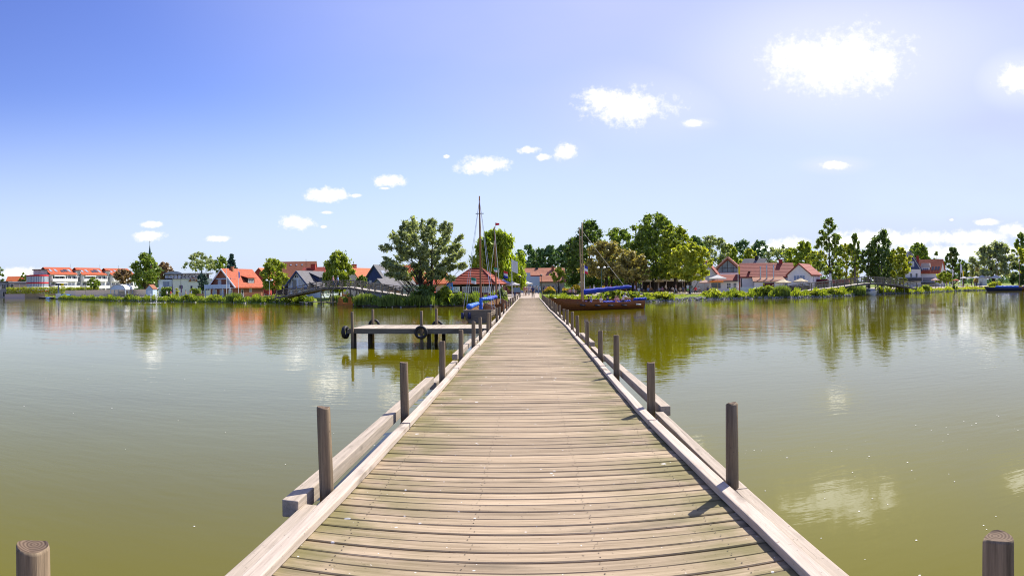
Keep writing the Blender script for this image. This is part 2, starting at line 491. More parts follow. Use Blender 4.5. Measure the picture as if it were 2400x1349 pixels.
# ------------------------------------------------------------------ pier
DECK = 0.78
def wood_mat(name, c1, c2, green=0.0, spots=0.0, axis='x', island=0.16, edge=1.43, crack=0.75):
    """weathered timber: grain along an axis, a tone of its own per board, algae, droppings"""
    m = bpy.data.materials.new(name)
    m.use_nodes = True
    t = m.node_tree
    b = t.nodes['Principled BSDF']
    b.inputs['Roughness'].default_value = 0.85
    b.inputs['Specular IOR Level'].default_value = 0.2
    c = N(t, 'ShaderNodeTexCoord')
    g = N(t, 'ShaderNodeNewGeometry')
    off = N(t, 'ShaderNodeMath', operation='MULTIPLY'); off.inputs[1].default_value = 53.0
    t.links.new(g.outputs['Random Per Island'], off.inputs[0])
    add = N(t, 'ShaderNodeVectorMath', operation='ADD')
    t.links.new(c.outputs['Object'], add.inputs[0]); t.links.new(off.outputs[0], add.inputs[1])
    mp = N(t, 'ShaderNodeMapping')
    mp.inputs['Scale'].default_value = {'x': (1.2, 28, 28), 'y': (28, 1.2, 28), 'z': (28, 28, 1.2)}[axis]
    t.links.new(add.outputs[0], mp.inputs[0])
    n = N(t, 'ShaderNodeTexNoise'); n.inputs['Scale'].default_value = 1.0; n.inputs['Detail'].default_value = 6; n.inputs['Roughness'].default_value = 0.7
    t.links.new(mp.outputs[0], n.inputs['Vector'])
    r = N(t, 'ShaderNodeValToRGB')
    r.color_ramp.elements[0].position = 0.30; r.color_ramp.elements[0].color = (*c1, 1)
    r.color_ramp.elements[1].position = 0.66; r.color_ramp.elements[1].color = (*c2, 1)
    t.links.new(n.outputs['Fac'], r.inputs[0])
    mm = N(t, 'ShaderNodeMapRange'); mm.inputs['To Min'].default_value = 1 - island; mm.inputs['To Max'].default_value = 1 + island
    t.links.new(g.outputs['Random Per Island'], mm.inputs['Value'])
    vm = N(t, 'ShaderNodeVectorMath', operation='SCALE'); t.links.new(r.outputs[0], vm.inputs[0]); t.links.new(mm.outputs[0], vm.inputs['Scale'])
    col = vm.outputs[0]
    def mixc(fac, color, blend='MIX'):
        nonlocal col
        x = N(t, 'ShaderNodeMix', data_type='RGBA', blend_type=blend)
        t.links.new(fac, x.inputs['Factor']); t.links.new(col, x.inputs['A']); x.inputs['B'].default_value = (*color, 1)
        col = x.outputs['Result']
    def rng(v, lo, hi, a=0.0, bb=1.0):
        x = N(t, 'ShaderNodeMapRange', interpolation_type='SMOOTHSTEP')
        for k, q in (('From Min', lo), ('From Max', hi), ('To Min', a), ('To Max', bb)): x.inputs[k].default_value = q
        t.links.new(v, x.inputs['Value']); return x.outputs[0]
    def mul(a, bb):
        x = N(t, 'ShaderNodeMath', operation='MULTIPLY'); t.links.new(a, x.inputs[0])
        if isinstance(bb, float): x.inputs[1].default_value = bb
        else: t.links.new(bb, x.inputs[1])
        return x.outputs[0]
    def noise(scale, det=4, vec=None, mscale=None):
        x = N(t, 'ShaderNodeTexNoise'); x.inputs['Scale'].default_value = scale; x.inputs['Detail'].default_value = det
        src = vec or c.outputs['Object']
        if mscale:
            q = N(t, 'ShaderNodeMapping'); q.inputs['Scale'].default_value = mscale; t.links.new(src, q.inputs[0]); src = q.outputs[0]
        t.links.new(src, x.inputs['Vector']); return x.outputs['Fac']
    # knots and dark damp patches
    mixc(rng(noise(1.0, 5, add.outputs[0], (1.1, 3.5, 3.5) if axis == 'x' else (5, 1.6, 5) if axis == 'y' else (5, 5, 1.6)), 0.56, 0.74, 0, 0.6), (0.085, 0.072, 0.05))
    # fine specks and drying cracks along the grain
    mixc(rng(noise(34, 3), 0.66, 0.74, 0, 0.55), (0.06, 0.048, 0.036))
    mixc(rng(noise(1.0, 3, add.outputs[0], (0.9, 75, 75) if axis == 'x' else (75, 0.9, 75) if axis == 'y' else (75, 75, 0.9)), 0.68, 0.76, 0, crack), (0.035, 0.026, 0.018))
    if green:
        sp = N(t, 'ShaderNodeSeparateXYZ'); t.links.new(c.outputs['Object'], sp.inputs[0])
        ab = N(t, 'ShaderNodeMath', operation='ABSOLUTE'); t.links.new(sp.outputs[0], ab.inputs[0])
        e = rng(ab.outputs[0], 0.35, edge)
        mixc(mul(mul(e, rng(noise(2.2, 6), 0.34, 0.62)), green), (0.13, 0.125, 0.035))
    if spots:
        nd = N(t, 'ShaderNodeTexNoise'); nd.inputs['Scale'].default_value = 9; nd.inputs['Detail'].default_value = 3
        t.links.new(c.outputs['Object'], nd.inputs['Vector'])
        ov = N(t, 'ShaderNodeVectorMath', operation='MULTIPLY_ADD')
        t.links.new(nd.outputs['Color'], ov.inputs[0]); ov.inputs[1].default_value = (0.07, 0.07, 0.0); t.links.new(c.outputs['Object'], ov.inputs[2])
        fl = N(t, 'ShaderNodeMapping'); fl.inputs['Scale'].default_value = (0.95, 1.1, 0); t.links.new(ov.outputs[0], fl.inputs[0])
        for sc_, th in ((4.2, spots * .75), (8.5, spots * 0.75), (15, spots * .7)):
            vo = N(t, 'ShaderNodeTexVoronoi'); vo.inputs['Scale'].default_value = sc_
            t.links.new(fl.outputs[0], vo.inputs['Vector'])
            sx = N(t, 'ShaderNodeSeparateColor'); t.links.new(vo.outputs['Color'], sx.inputs[0])
            rad = N(t, 'ShaderNodeMath', operation='MULTIPLY'); rad.inputs[1].default_value = th; t.links.new(rng(sx.outputs[0], 0.35, 1.0), rad.inputs[0])
            df = N(t, 'ShaderNodeMath', operation='SUBTRACT'); t.links.new(rad.outputs[0], df.inputs[0]); t.links.new(vo.outputs['Distance'], df.inputs[1])
            mixc(rng(df.outputs[0], 0.0, 0.03, 0, 0.75), (0.75, 0.74, 0.72))
    t.links.new(col, b.inputs['Base Color'])
    bp = N(t, 'ShaderNodeBump'); bp.inputs['Distance'].default_value = 0.004
    t.links.new(n.outputs['Fac'], bp.inputs['Height']); t.links.new(bp.outputs[0], b.inputs['Normal'])
    return m
deck_m = wood_mat('weathered_deck_boards', (0.205, 0.150, 0.094), (0.425, 0.328, 0.222), green=0.72, spots=0.135, island=0.2, crack=0.35)
kerb_m = wood_mat('bleached_kerb_timber', (0.37, 0.305, 0.245), (0.56, 0.475, 0.395), axis='y', island=0.12, crack=0.5)
beam_m = wood_mat('fender_beam_timber', (0.31, 0.26, 0.20), (0.50, 0.42, 0.34), axis='y', island=0.15, crack=0.6)
post_m = wood_mat('grey_post_timber', (0.082, 0.060, 0.038), (0.29, 0.218, 0.142), axis='z', island=0.25)
pile_m = wood_mat('dark_wet_pile', (0.03, 0.024, 0.016), (0.09, 0.07, 0.045), axis='z', island=0.2)
joist_m = wood_mat('dark_joist', (0.04, 0.03, 0.022), (0.10, 0.075, 0.055), axis='y')

# inner edge of the kerbs along the pier: it wanders where the deck has settled
KY = [-3, 3.7, 4.7, 5.9, 7.8, 11, 14.3, 18.5, 25, 29, 34.7, 44, 83, 100]
KR = [1.45, 1.44, 1.415, 1.40, 1.37, 1.375, 1.40, 1.45, 1.487, 1.45, 1.39, 1.36, 1.39, 1.40]
KL = [1.46, 1.455, 1.433, 1.425, 1.415, 1.40, 1.415, 1.40, 1.42, 1.37, 1.39, 1.42, 1.38, 1.37]
def kr(y): return float(np.interp(y, KY, KR))
def kl(y): return float(np.interp(y, KY, KL))
def sag(y):                      # the deck is not quite level
    return 0.016 * math.sin(y * 0.21 + 0.6) + 0.01 * math.sin(y * 0.53) - 0.02 * math.exp(-((y - 24) / 5) ** 2)

pier = empty('pier', 'long grey plank pier with low kerbs running straight to the shore', 'pier', (0, 0, 0))
PITCH = 0.145
rng = random.Random(3)
mb = MB()
y = -3.0
while y < 92.6:
    gap = rng.choice((0.010, 0.012, 0.014, 0.016, 0.020, 0.026)) if y < 45 else 0.012
    dz = DECK + sag(y) + rng.uniform(-0.003, 0.003)
    x0, x1 = -kl(y) - 0.10 + rng.uniform(-0.01, 0.01), kr(y) + 0.10 + rng.uniform(-0.01, 0.01)
    t0, t1 = rng.uniform(-0.004, 0.004), rng.uniform(-0.004, 0.004)
    skew = -0.0015
    i = len(mb.v)
    for zz in (dz - 0.045, dz):
        mb.v += [(x0, y + skew * x0, zz + t0), (x1, y + skew * x1, zz + t1), (x1, y + PITCH - gap + skew * x1, zz + t1), (x0, y + PITCH - gap + skew * x0, zz + t0)]
    for q in ((3, 2, 1, 0), (4, 5, 6, 7), (0, 1, 5, 4), (1, 2, 6, 5), (2, 3, 7, 6), (3, 0, 4, 7)):
        mb.f.append(tuple(i + k for k in q)); mb.m.append(0)
    if y < 16:                       # two nail heads over every joist
        for jx in (-1.2, -0.4, 0.4, 1.2):
            for fy in (0.035, 0.098):
                nx, ny = jx + rng.uniform(-.02, .02), y + fy + rng.uniform(-.008, .008) + skew * jx
                mb.face([(nx + .0055 * math.cos(q * 1.047), ny + .0055 * math.sin(q * 1.047), dz + .0042) for q in range(6)], 1)
    y += PITCH
deck = mb.build('deck', [deck_m, mat('rusty_nail', (0.035, 0.022, 0.016), rough=0.7)], pier)
bv = deck.modifiers.new('bevel', 'BEVEL'); bv.width = 0.006; bv.segments = 1; bv.limit_method = 'ANGLE'; bv.angle_limit = R(60)

def strip_beam(fx, w, zoff, h, y0, y1, seg, jit, name, m, z_of=None):
    """a run of squared timbers laid end to end"""
    out = MB()
    yy = y0
    while yy < y1 - 0.2:
        ye = min(yy + seg, y1)
        n = max(2, int((ye - yy) / 0.8))
        jx, jz = rng.uniform(-jit, jit), rng.uniform(-jit, jit) * 0.6
        ring = []
        for k in range(n + 1):
            a = yy + 0.004 + (ye - yy - 0.008) * k / n
            x = fx(a) + jx + rng.uniform(-.004, .004)
            z = (DECK + sag(a) + zoff + jz)
            i = len(out.v)
            out.v += [(x - w / 2, a, z), (x + w / 2, a, z), (x + w / 2, a, z + h), (x - w / 2, a, z + h)]
            ring.append(i)
        out.f.append(tuple(ring[0] + k for k in (3, 2, 1, 0))[::-1]); out.m.append(0)
        out.f.append(tuple(ring[-1] + k for k in (3, 2, 1, 0))); out.m.append(0)
        for a, b2 in zip(ring, ring[1:]):
            for k in range(4):
                out.f.append((a + k, a + (k + 1) % 4, b2 + (k + 1) % 4, b2 + k)); out.m.append(0)
        yy = ye
    o = out.build(name, m, pier)
    bv = o.modifiers.new('bevel', 'BEVEL'); bv.width = 0.008; bv.segments = 2; bv.limit_method = 'ANGLE'
    return o
strip_beam(lambda a: kr(a) + 0.055, 0.105, 0.008, 0.062, -3, 92.4, 5.2, 0.006, 'kerb_beam', kerb_m)
strip_beam(lambda a: -kl(a) - 0.055, 0.105, 0.008, 0.062, -3, 92.4, 5.2, 0.006, 'kerb_beam', kerb_m)
# fender beams bolted to the outer side of the posts, every second bay set lower and nearer
def fender(side, y0, y1, xo, z0, wd=0.065):
    f = MB()
    s = 1 if side > 0 else -1
    f.box(-wd, y0, 0, wd, y1, 0.13)
    o = f.build('fender_beam', beam_m, pier)
    o.location = (s * xo, 0, z0)
    bv = o.modifiers.new('bevel', 'BEVEL'); bv.width = 0.008; bv.segments = 2
    return o
WP = 1.585
fender(-1, 1.72, 4.6, 1.655, DECK - 0.10, .055)
fender(-1, 4.45, 11.2, 1.765, DECK - 0.035)
fender(-1, 11.4, 14.9, 1.745, DECK - 0.17)
fender(-1, 15.0, 19.6, 1.77, DECK - 0.04)
fender(-1, 19.8, 25.3, 1.745, DECK - 0.17)
fender(1, 1.9, 4.84, 1.648, DECK - 0.10, .055)
fender(1, 4.85, 8.1, 1.65, DECK - 0.10, .055)
fender(1, 8.14, 14.6, 1.745, DECK - 0.04)
fender(1, 15.2, 17.7, 1.75, DECK - 0.15)
fender(1, 18.0, 21.6, 1.77, DECK - 0.05)
fender(1, 21.7, 34, 1.75, DECK - 0.15)
fender(1, 34.2, 60, 1.76, DECK - 0.10)
fender(-1, 29, 60, 1.75, DECK - 0.13)
# long dark joists under the planks
for x in (-1.2, -0.4, 0.4, 1.2):
    j = MB(); j.box(x - 0.07, -3, DECK - 0.30, x + 0.07, 92, DECK - 0.075); j.build('joist', joist_m, pier)

end_m = mat('post_end_grain', (0.11, 0.075, 0.05), rough=0.9, scale=3, var=0.25)
_t = end_m.node_tree
_w = N(_t, 'ShaderNodeTexWave', wave_type='RINGS', rings_direction='Z')
_w.inputs['Scale'].default_value = 24; _w.inputs['Distortion'].default_value = 0.8; _w.inputs['Detail Scale'].default_value = 2
_c = N(_t, 'ShaderNodeTexCoord'); _t.links.new(_c.outputs['Object'], _w.inputs['Vector'])
_r = N(_t, 'ShaderNodeValToRGB'); _r.color_ramp.elements[0].color = (0.085, 0.055, 0.036, 1); _r.color_ramp.elements[1].color = (0.17, 0.12, 0.08, 1)
_t.links.new(_w.outputs['Fac'], _r.inputs[0]); _t.links.new(_r.outputs[0], _t.nodes['Principled BSDF'].inputs['Base Color'])
# standing posts on both sides: bearing px, row of the top
PR = [(2327, 1264, .061), (1710, 948, .056), (1522, 851, .056), (1442, 787, .056), (1405, 776, .058), (1374, 754, .056), (1353, 740, .058), (1339.5, 731, .06),
      (1328.7, 726, .058), (1320, 724, .06), (1311, 715.5, .06), (1304, 713, .06), (1299.5, 710, .06), (1295.5, 706, .06), (1291, 703.5, .06), (1287.5, 701, .06),
      (1284.5, 699.5, .06), (1282, 698, .06), (1279.8, 696.5, .06), (1277.5, 695, .06), (1275.5, 693.5, .06), (1273.8, 692, .06), (1272, 691, .06), (1270.5, 690, .06)]
PL = [(75, 1280, .061), (764, 957, .057), (946, 851, .055), (1033, 801, .055), (1078, 774, .056), (1107.5, 754, .056), (1125.5, 744, .058),
      (1141.5, 733, .058), (1147.5, 733, .06), (1163, 722, .062), (1170.5, 719, .06), (1180, 711, .06), (1187.5, 706, .06), (1192, 702, .06), (1196, 699, .06),
      (1200, 697.5, .06), (1203, 696, .06), (1206, 695, .06), (1209, 694, .06), (1212, 693, .06)]
for side, lst in ((1, PR), (-1, PL)):
    for k, (px, top, rad) in enumerate(lst):
        th = abs(az(px))
        d = WP / math.tan(th)
        x = side * WP
        rr = math.hypot(WP, d)
        zt = Z(px, top, rr)
        if k == 0: zt = min(zt, DECK + 0.8)
        zt = min(max(zt, DECK + 0.5), DECK + 1.05)
        p = MB()
        lean = Vector((rng.uniform(-.02, .02), rng.uniform(-.02, .02), 0))
        if side < 0 and k == 1: lean = Vector((-0.035, 0, 0))
        tap = 0.84 if (side > 0 and k == 1) else 0.97
        pts, rads = [], []
        for q in range(9):
            a = q / 8
            z = -0.8 + (zt + 0.8) * a
            pts.append(Vector((0, 0, z)) + lean * max(0, a - 0.5) * 2 * 1.0)
            rads.append(rad * (1.1 - (1.1 - tap) * a) * (1 + rng.uniform(-.02, .02)))
        pts.append(pts[-1] + Vector((0, 0, 0.012))); rads.append(rads[-1] * (0.93 if not (side > 0 and k == 1) else 0.7))
        n = 20 if k < 6 else 10
        p.tube(pts, rads, n)
        p.m[-1] = 1
        for q in range(len(p.v)):
            vx, vy, vz = p.v[q]; an = math.atan2(vy, vx)
            kf = 1 + .03 * math.sin(3 * an + k) + .02 * math.sin(7 * an + 2 * k)
            p.v[q] = (vx * kf, vy * kf, vz + (.006 * math.sin(2 * an + k) if vz > zt - .02 else 0))
        o = p.build('post', [post_m, end_m], pier, smooth=True)
        o.location = (x, d, 0)
        o.data.polygons[-1].use_smooth = False
# dark piles below the far part of the deck
# ------------------------------------------------------------------ side jetty
jet = empty('jetty', 'short plank jetty with tyre fenders standing off the left side of the pier', 'jetty', (0, 0, 0))
jp = MB()
x = -7.38
jw = wood_mat('jetty_boards', (0.30, 0.25, 0.19), (0.52, 0.45, 0.36), axis='y', island=0.15)
while x < -1.72:
    wd_ = 0.14
    jp.box(x, 25.72, DECK - 0.035, min(x + wd_ - 0.01, -1.68), 28.4, DECK + rng.uniform(-.002, .002))
    x += wd_
jp.build('deck', jw, jet)
fm = wood_mat('jetty_fascia', (0.11, 0.10, 0.075), (0.22, 0.20, 0.16), axis='x', island=0.1)
f = MB(); f.box(-7.42, 25.60, DECK - 0.20, -1.72, 25.70, DECK + 0.01); f.build('fascia_beam', fm, jet)
f = MB(); f.box(-7.42, 28.41, DECK - 0.20, -1.72, 28.5, DECK + 0.01); f.build('fascia_beam', fm, jet)
f = MB(); f.box(-7.50, 25.6, DECK - 0.20, -7.425, 28.5, DECK - 0.01); f.build('fascia_beam', fm, jet)
f = MB()
for yy in (26.3, 27.1, 27.8): f.box(-7.4, yy - .05, DECK - 0.2, -1.75, yy + .05, DECK - 0.04)
f.build('joist', joist_m, jet)
for (px, top, yy) in ((824.5, 731, 25.53), (987, 729, 25.53), (873, 725, 28.58), (1022, 723, 28.58)):
    xx = yy * math.tan(az(px))
    zt = Z(px, top, math.hypot(xx, yy))
    p = MB(); p.tube([(xx, yy, -0.8), (xx, yy, 0.5), (xx, yy, zt), (xx, yy, zt + .01)], [.07, .066, .06, .05], 12)
    p.build('post', post_m, jet, smooth=True)
for (xx, yy) in ((-7.25, 25.85), (-6.95, 27.4), (-7.2, 28.2), (-4.1, 25.85), (-3.7, 27.4), (-4.15, 28.2)):
    p = MB(); p.tube([(xx, yy, -0.8), (xx, yy, DECK - 0.2)], [.085, .08], 12); p.build('pile', pile_m, jet, smooth=True)
rub = mat('tyre_rubber', (0.018, 0.018, 0.02), rough=0.6, var=0.3, scale=9, spec=0.4)
def tyre(loc, rot, label):
    bm = MB()
    Ro, Ri, W = 0.275, 0.155, 0.085
    prof = []
    for k in range(14):
        a = 2 * math.pi * k / 14
        c, s = math.cos(a), math.sin(a)
        prof.append(((Ro + Ri) / 2 + (Ro - Ri) / 2 * math.copysign(abs(c) ** 0.7, c), W * math.copysign(abs(s) ** 0.7, s)))
    n = 28
    for j in range(n):
        b = 2 * math.pi * j / n
        for (r_, z_) in prof: bm.v.append((r_ * math.cos(b), z_, r_ * math.sin(b)))
    for j in range(n):
        for k in range(14):
            a, b2 = j * 14 + k, j * 14 + (k + 1) % 14
            c2, d2 = ((j + 1) % n) * 14 + (k + 1) % 14, ((j + 1) % n) * 14 + k
            bm.f.append((a, b2, c2, d2)); bm.m.append(0)
    o = bm.build('tyre', rub, smooth=True)
    o.location = loc; o.rotation_euler = rot
    return tag(o, label, 'tyre', 'old tyres hung on the jetty as fenders')
tyre((25.38 * math.tan(az(985.5)), 25.37, Z(985, 779.5, 25.5)), (0, 0, 0), 'black tyre hanging face-on against the middle front post of the jetty')
tyre((-7.62, 25.75, Z(815, 780, 26.4)), (0, 0, R(80)), 'black tyre hanging edge-on at the outer left corner of the jetty')
tyre((28.75 * math.tan(az(876)), 28.75, Z(876, 761, 29.6)), (0, 0, 0), 'black tyre on the far side of the jetty behind the left rear post')
tyre((28.75 * math.tan(az(1024)), 28.75, Z(1024, 764, 29.2)), (0, 0, 0), 'black tyre on the far side of the jetty behind the right rear post')
# ------------------------------------------------------------------ trees and plants
def leaf_mat(name, c1, c2, trans=0.42, rough=0.45):
    c1 = tuple(min(0.5, 2.0 * x) for x in c1); c2 = tuple(min(0.6, 1.95 * x) for x in c2)
    m = bpy.data.materials.new(name)
    m.use_nodes = True
    t = m.node_tree
    b = t.nodes['Principled BSDF']
    o = t.nodes['Material Output']
    b.inputs['Roughness'].default_value = rough
    b.inputs['Specular IOR Level'].default_value = 0.4
    g = N(t, 'ShaderNodeNewGeometry')
    c = N(t, 'ShaderNodeTexCoord')
    n = N(t, 'ShaderNodeTexNoise'); n.inputs['Scale'].default_value = 0.45; n.inputs['Detail'].default_value = 2
    t.links.new(c.outputs['Object'], n.inputs['Vector'])
    ad = N(t, 'ShaderNodeMath', operation='MULTIPLY_ADD'); ad.inputs[1].default_value = 0.55; ad.inputs[2].default_value = -0.02
    t.links.new(g.outputs['Random Per Island'], ad.inputs[0])
    a2 = N(t, 'ShaderNodeMath', operation='MULTIPLY_ADD'); a2.inputs[1].default_value = 0.5
    t.links.new(n.outputs['Fac'], a2.inputs[0]); t.links.new(ad.outputs[0], a2.inputs[2])
    r = N(t, 'ShaderNodeValToRGB')
    r.color_ramp.elements[0].position = 0.15; r.color_ramp.elements[0].color = (*c1, 1)
    r.color_ramp.elements[1].position = 0.8; r.color_ramp.elements[1].color = (*c2, 1)
    t.links.new(a2.outputs[0], r.inputs[0])
    t.links.new(r.outputs[0], b.inputs['Base Color'])
    tr = N(t, 'ShaderNodeBsdfTranslucent')
    gm = N(t, 'ShaderNodeMix', data_type='RGBA', blend_type='MULTIPLY'); gm.inputs['Factor'].default_value = 1
    t.links.new(r.outputs[0], gm.inputs['A']); gm.inputs['B'].default_value = (1.25, 1.25, 0.6, 1)
    t.links.new(gm.outputs['Result'], tr.inputs['Color'])
    mx = N(t, 'ShaderNodeMixShader'); mx.inputs[0].default_value = trans
    t.links.new(b.outputs[0], mx.inputs[1]); t.links.new(tr.outputs[0], mx.inputs[2])
    t.links.new(mx.outputs[0], o.inputs['Surface'])
    return m
LM = {
    'dark': leaf_mat('leaves_dark_green', (0.026, 0.050, 0.012), (0.10, 0.145, 0.030)),
    'mid': leaf_mat('leaves_mid_green', (0.035, 0.065, 0.012), (0.155, 0.20, 0.030)),
    'bright': leaf_mat('leaves_bright_green', (0.060, 0.095, 0.010), (0.22, 0.245, 0.028), 0.45),
    'yellow': leaf_mat('leaves_yellow_green', (0.095, 0.125, 0.010), (0.30, 0.305, 0.035), 0.45),
    'olive': leaf_mat('leaves_olive_grey', (0.060, 0.078, 0.036), (0.25, 0.28, 0.14), 0.45),
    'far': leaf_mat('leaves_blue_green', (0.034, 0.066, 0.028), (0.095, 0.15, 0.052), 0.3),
    'copper': leaf_mat('leaves_copper', (0.080, 0.048, 0.024), (0.22, 0.15, 0.075), 0.3),
    'tan': leaf_mat('leaves_tan_brown', (0.080, 0.072, 0.022), (0.29, 0.245, 0.080), 0.4),
    'spruce': leaf_mat('needles_blue_green', (0.010, 0.028, 0.022), (0.035, 0.070, 0.050), 0.1),
    'weep': leaf_mat('leaves_weeping_willow', (0.085, 0.125, 0.008), (0.25, 0.30, 0.030), 0.45),
    'reed': leaf_mat('reed_blades', (0.055, 0.085, 0.015), (0.16, 0.20, 0.04), 0.35),
    'grass': leaf_mat('grass_blades', (0.095, 0.135, 0.014), (0.27, 0.29, 0.05), 0.4),
}
bark = mat('bark_dark', (0.030, 0.024, 0.018), rough=0.95, scale=4, col2=(0.085, 0.068, 0.050), stretch=(3, 3, 0.6), bump=0.02)
bark_pale = mat('bark_pale', (0.11, 0.10, 0.085), rough=0.9, scale=4, col2=(0.26, 0.24, 0.21), stretch=(3, 3, 0.8), bump=0.02)

def leaf_quads(rg, pos, out, size, droop=0.0, aspect=1.7, flat=0.0):
    """one small rhombic leaf spray at each position, loosely facing outward"""
    n = len(pos)
    nor = out * 0.75 + rg.normal(size=(n, 3)) * 0.75 + np.array([0, 0, flat])
    nor /= np.linalg.norm(nor, axis=1, keepdims=True) + 1e-9
    up = rg.normal(size=(n, 3))
    up[:, 2] -= droop * 3
    up -= nor * (up * nor).sum(1, keepdims=True)
    up /= np.linalg.norm(up, axis=1, keepdims=True) + 1e-9
    sd_ = np.cross(nor, up)
    s = size * rg.uniform(0.55, 1.35, size=(n, 1))
    a = up * s * aspect * 0.5
    b = sd_ * s * 0.5
    q = np.stack([pos - a, pos + b - a * 0.1, pos + a, pos - b + a * 0.1], axis=1)
    return q

def make_crown(rg, W, D, zb, zt, nclump, per, leaf, shape='round', clump=0.2, droop=0.0, aspect=1.7, plume=0.0):
    """clumps of leaves scattered through an uneven crown; returns quads, clump centres"""
    H = zt - zb
    cs = []
    tries = 0
    nclump = int(nclump * 1.45); per = int(per * 0.8); clump *= 0.84
    lob = [(rg.uniform(0, 2 * math.pi), rg.uniform(0.72, 1.0)) for _ in range(6)]
    while len(cs) < nclump and tries < 20000:
        tries += 1
        a = rg.uniform(0, 2 * math.pi)
        h = rg.uniform(0.02, 0.98)
        if shape == 'round': env = math.sqrt(max(0, 1 - (2 * h - 0.95) ** 2 / 1.1))
        elif shape == 'oval': env = math.sin(math.pi * min(1, max(0, h)) ** 0.8) ** 0.7
        elif shape == 'dome': env = math.sqrt(max(0, 1 - h ** 2.2)) * (0.85 + 0.15 * min(1, h * 4))
        elif shape == 'cone': env = (1 - h) ** 0.9
        elif shape == 'column': env = min(1, 2.2 * h + 0.35) * math.sqrt(max(0, 1 - h ** 3))
        elif shape == 'alder': env = (1 - h) ** 0.55 * min(1, 0.45 + h * 2.2)
        elif shape == 'spread': env = (0.35 + 0.75 * h ** 0.7) * math.sqrt(max(0, 1 - h ** 5))
        elif shape == 'willow': env = (0.72 + 0.3 * h) * math.sqrt(max(0, 1 - h ** 4.5))
        else: env = 1
        k = sum(w * max(0, math.cos(a - b)) ** 4 for b, w in lob)
        env *= 0.72 + 0.33 * min(1, k)
        rr = env * rg.uniform(0, 1) ** 0.42
        c = np.array([rr * W / 2 * math.cos(a), rr * D / 2 * math.sin(a), zb + h * H])
        cr = clump * (W + D) / 4 * rg.uniform(0.65, 1.25)
        if any(np.linalg.norm(c - q) < 0.5 * cr for q, _ in cs): continue
        cs.append((c, cr))
    P, O = [], []
    ax = np.array([0, 0, zb + H * 0.45])
    for c, cr in cs:
        n = max(6, int(per * rg.uniform(0.6, 1.3)))
        d = rg.normal(size=(n, 3)); d /= np.linalg.norm(d, axis=1, keepdims=True)
        rad = cr * np.minimum(1.75, np.abs(rg.normal(0.25, 0.62, size=(n, 1))))
        p = c + d * rad * np.array([1.05, 1.05, 0.8])
        if plume:
            od = c - ax * np.array([1, 1, .8]); od = od / (np.linalg.norm(od) + 1e-6) + np.array([0, 0, .35])
            tt = rg.uniform(-.6, 1.3, size=(n, 1))
            p = c + (p - c) * (1.0 - .45 * np.clip(tt, 0, 1)) + od * tt * cr * plume
        if droop > 0:
            p[:, 2] -= rg.uniform(0, 1, size=n) ** 1.5 * cr * 2.4 * droop
        o = d * 0.8 + (c - ax) / (np.linalg.norm(c - ax) + 1e-6) * 0.5
        P.append(p); O.append(o)
    P = np.concatenate(P); O = np.concatenate(O)
    keep = P[:, 2] > max(0.15, zb * 0.55)
    return leaf_quads(rg, P[keep], O[keep], leaf, droop, aspect), cs

def trunk_mesh(rg, cs, zb, zt, rad, lean=(0, 0), stems=1, nlimb=14, sides=7):
    mb = MB()
    H = zt - zb
    for s in range(stems):
        a = 2 * math.pi * s / max(1, stems) + rg.uniform(0, 1)
        o = 0.0 if stems == 1 else rad * 1.6
        base = Vector((o * math.cos(a), o * math.sin(a), -0.3))
        sp = 0.0 if stems == 1 else 0.16 * H
        top = Vector((lean[0] + sp * math.cos(a), lean[1] + sp * math.sin(a), zb + H * 0.62))
        mid = base.lerp(top, 0.45) + Vector((rg.uniform(-.25, .25), rg.uniform(-.25, .25), 0)) * min(1, H / 8)
        pts = [base, base.lerp(mid, 0.12), mid, top]
        r0 = rad / math.sqrt(stems)
        mb.tube(pts, [r0 * 1.45, r0 * 1.05, r0 * 0.8, r0 * 0.25], sides)
        sub = cs[s::stems]
        sel = sorted(sub, key=lambda q: -q[1])[:max(3, nlimb // stems)]
        for c, cr in sel:
            c = Vector(c)
            hh = min(0.95, max(0.3, (c.z - cr * 1.2 - zb) / (H + 1e-6) * 0.8 + 0.25))
            k = hh * 3
            k0 = min(2, int(k)); st = pts[k0].lerp(pts[k0 + 1], k - k0)
            m1 = st.lerp(c, 0.5) + Vector((0, 0, -0.06 * H))
            rr = r0 * 0.34 * (1.15 - hh * 0.6)
            mb.tube([st, m1, c], [rr, rr * 0.6, rr * 0.18], 5, cap=False)
    return mb

TREES = []
def tree(name, label, px, r, top, width, kind='mid', shape='round', bottom=None, depth=None, n=60, per=90, leaf=0.42, clump=0.2,
         trunk=0.28, lean=(0, 0), stems=1, droop=0.0, aspect=1.7, group=None, seed=None, pale=False, nlimb=14, cat='tree', plume=0.0):
    rg = np.random.default_rng(seed if seed is not None else int(px * 7 + r * 13 + top))
    z0 = gz(px, r)
    H = Z(px, top, r) - z0
    W = M(width, r) * 1.12
    if r < 175: leaf *= 0.78; per = int(per * 1.45)
    zb = max(0.2, (Z(px, bottom, r) - z0) if bottom else H * 0.28)
    q, cs = make_crown(rg, W, depth or W, zb, H, n, per, leaf, shape, clump, droop, aspect, plume)
    root = empty(name, label, cat, G(px, r, z0), rg.uniform(-0.4, 0.4), group)
    link('crown', quads_mesh('crown', q, LM[kind]), root)
    tb = trunk_mesh(rg, [(c, cr) for c, cr in cs], zb, H, trunk, lean, stems, nlimb)
    tb.build('trunk', bark_pale if pale else bark, root, smooth=True)
    TREES.append(root)
    return root

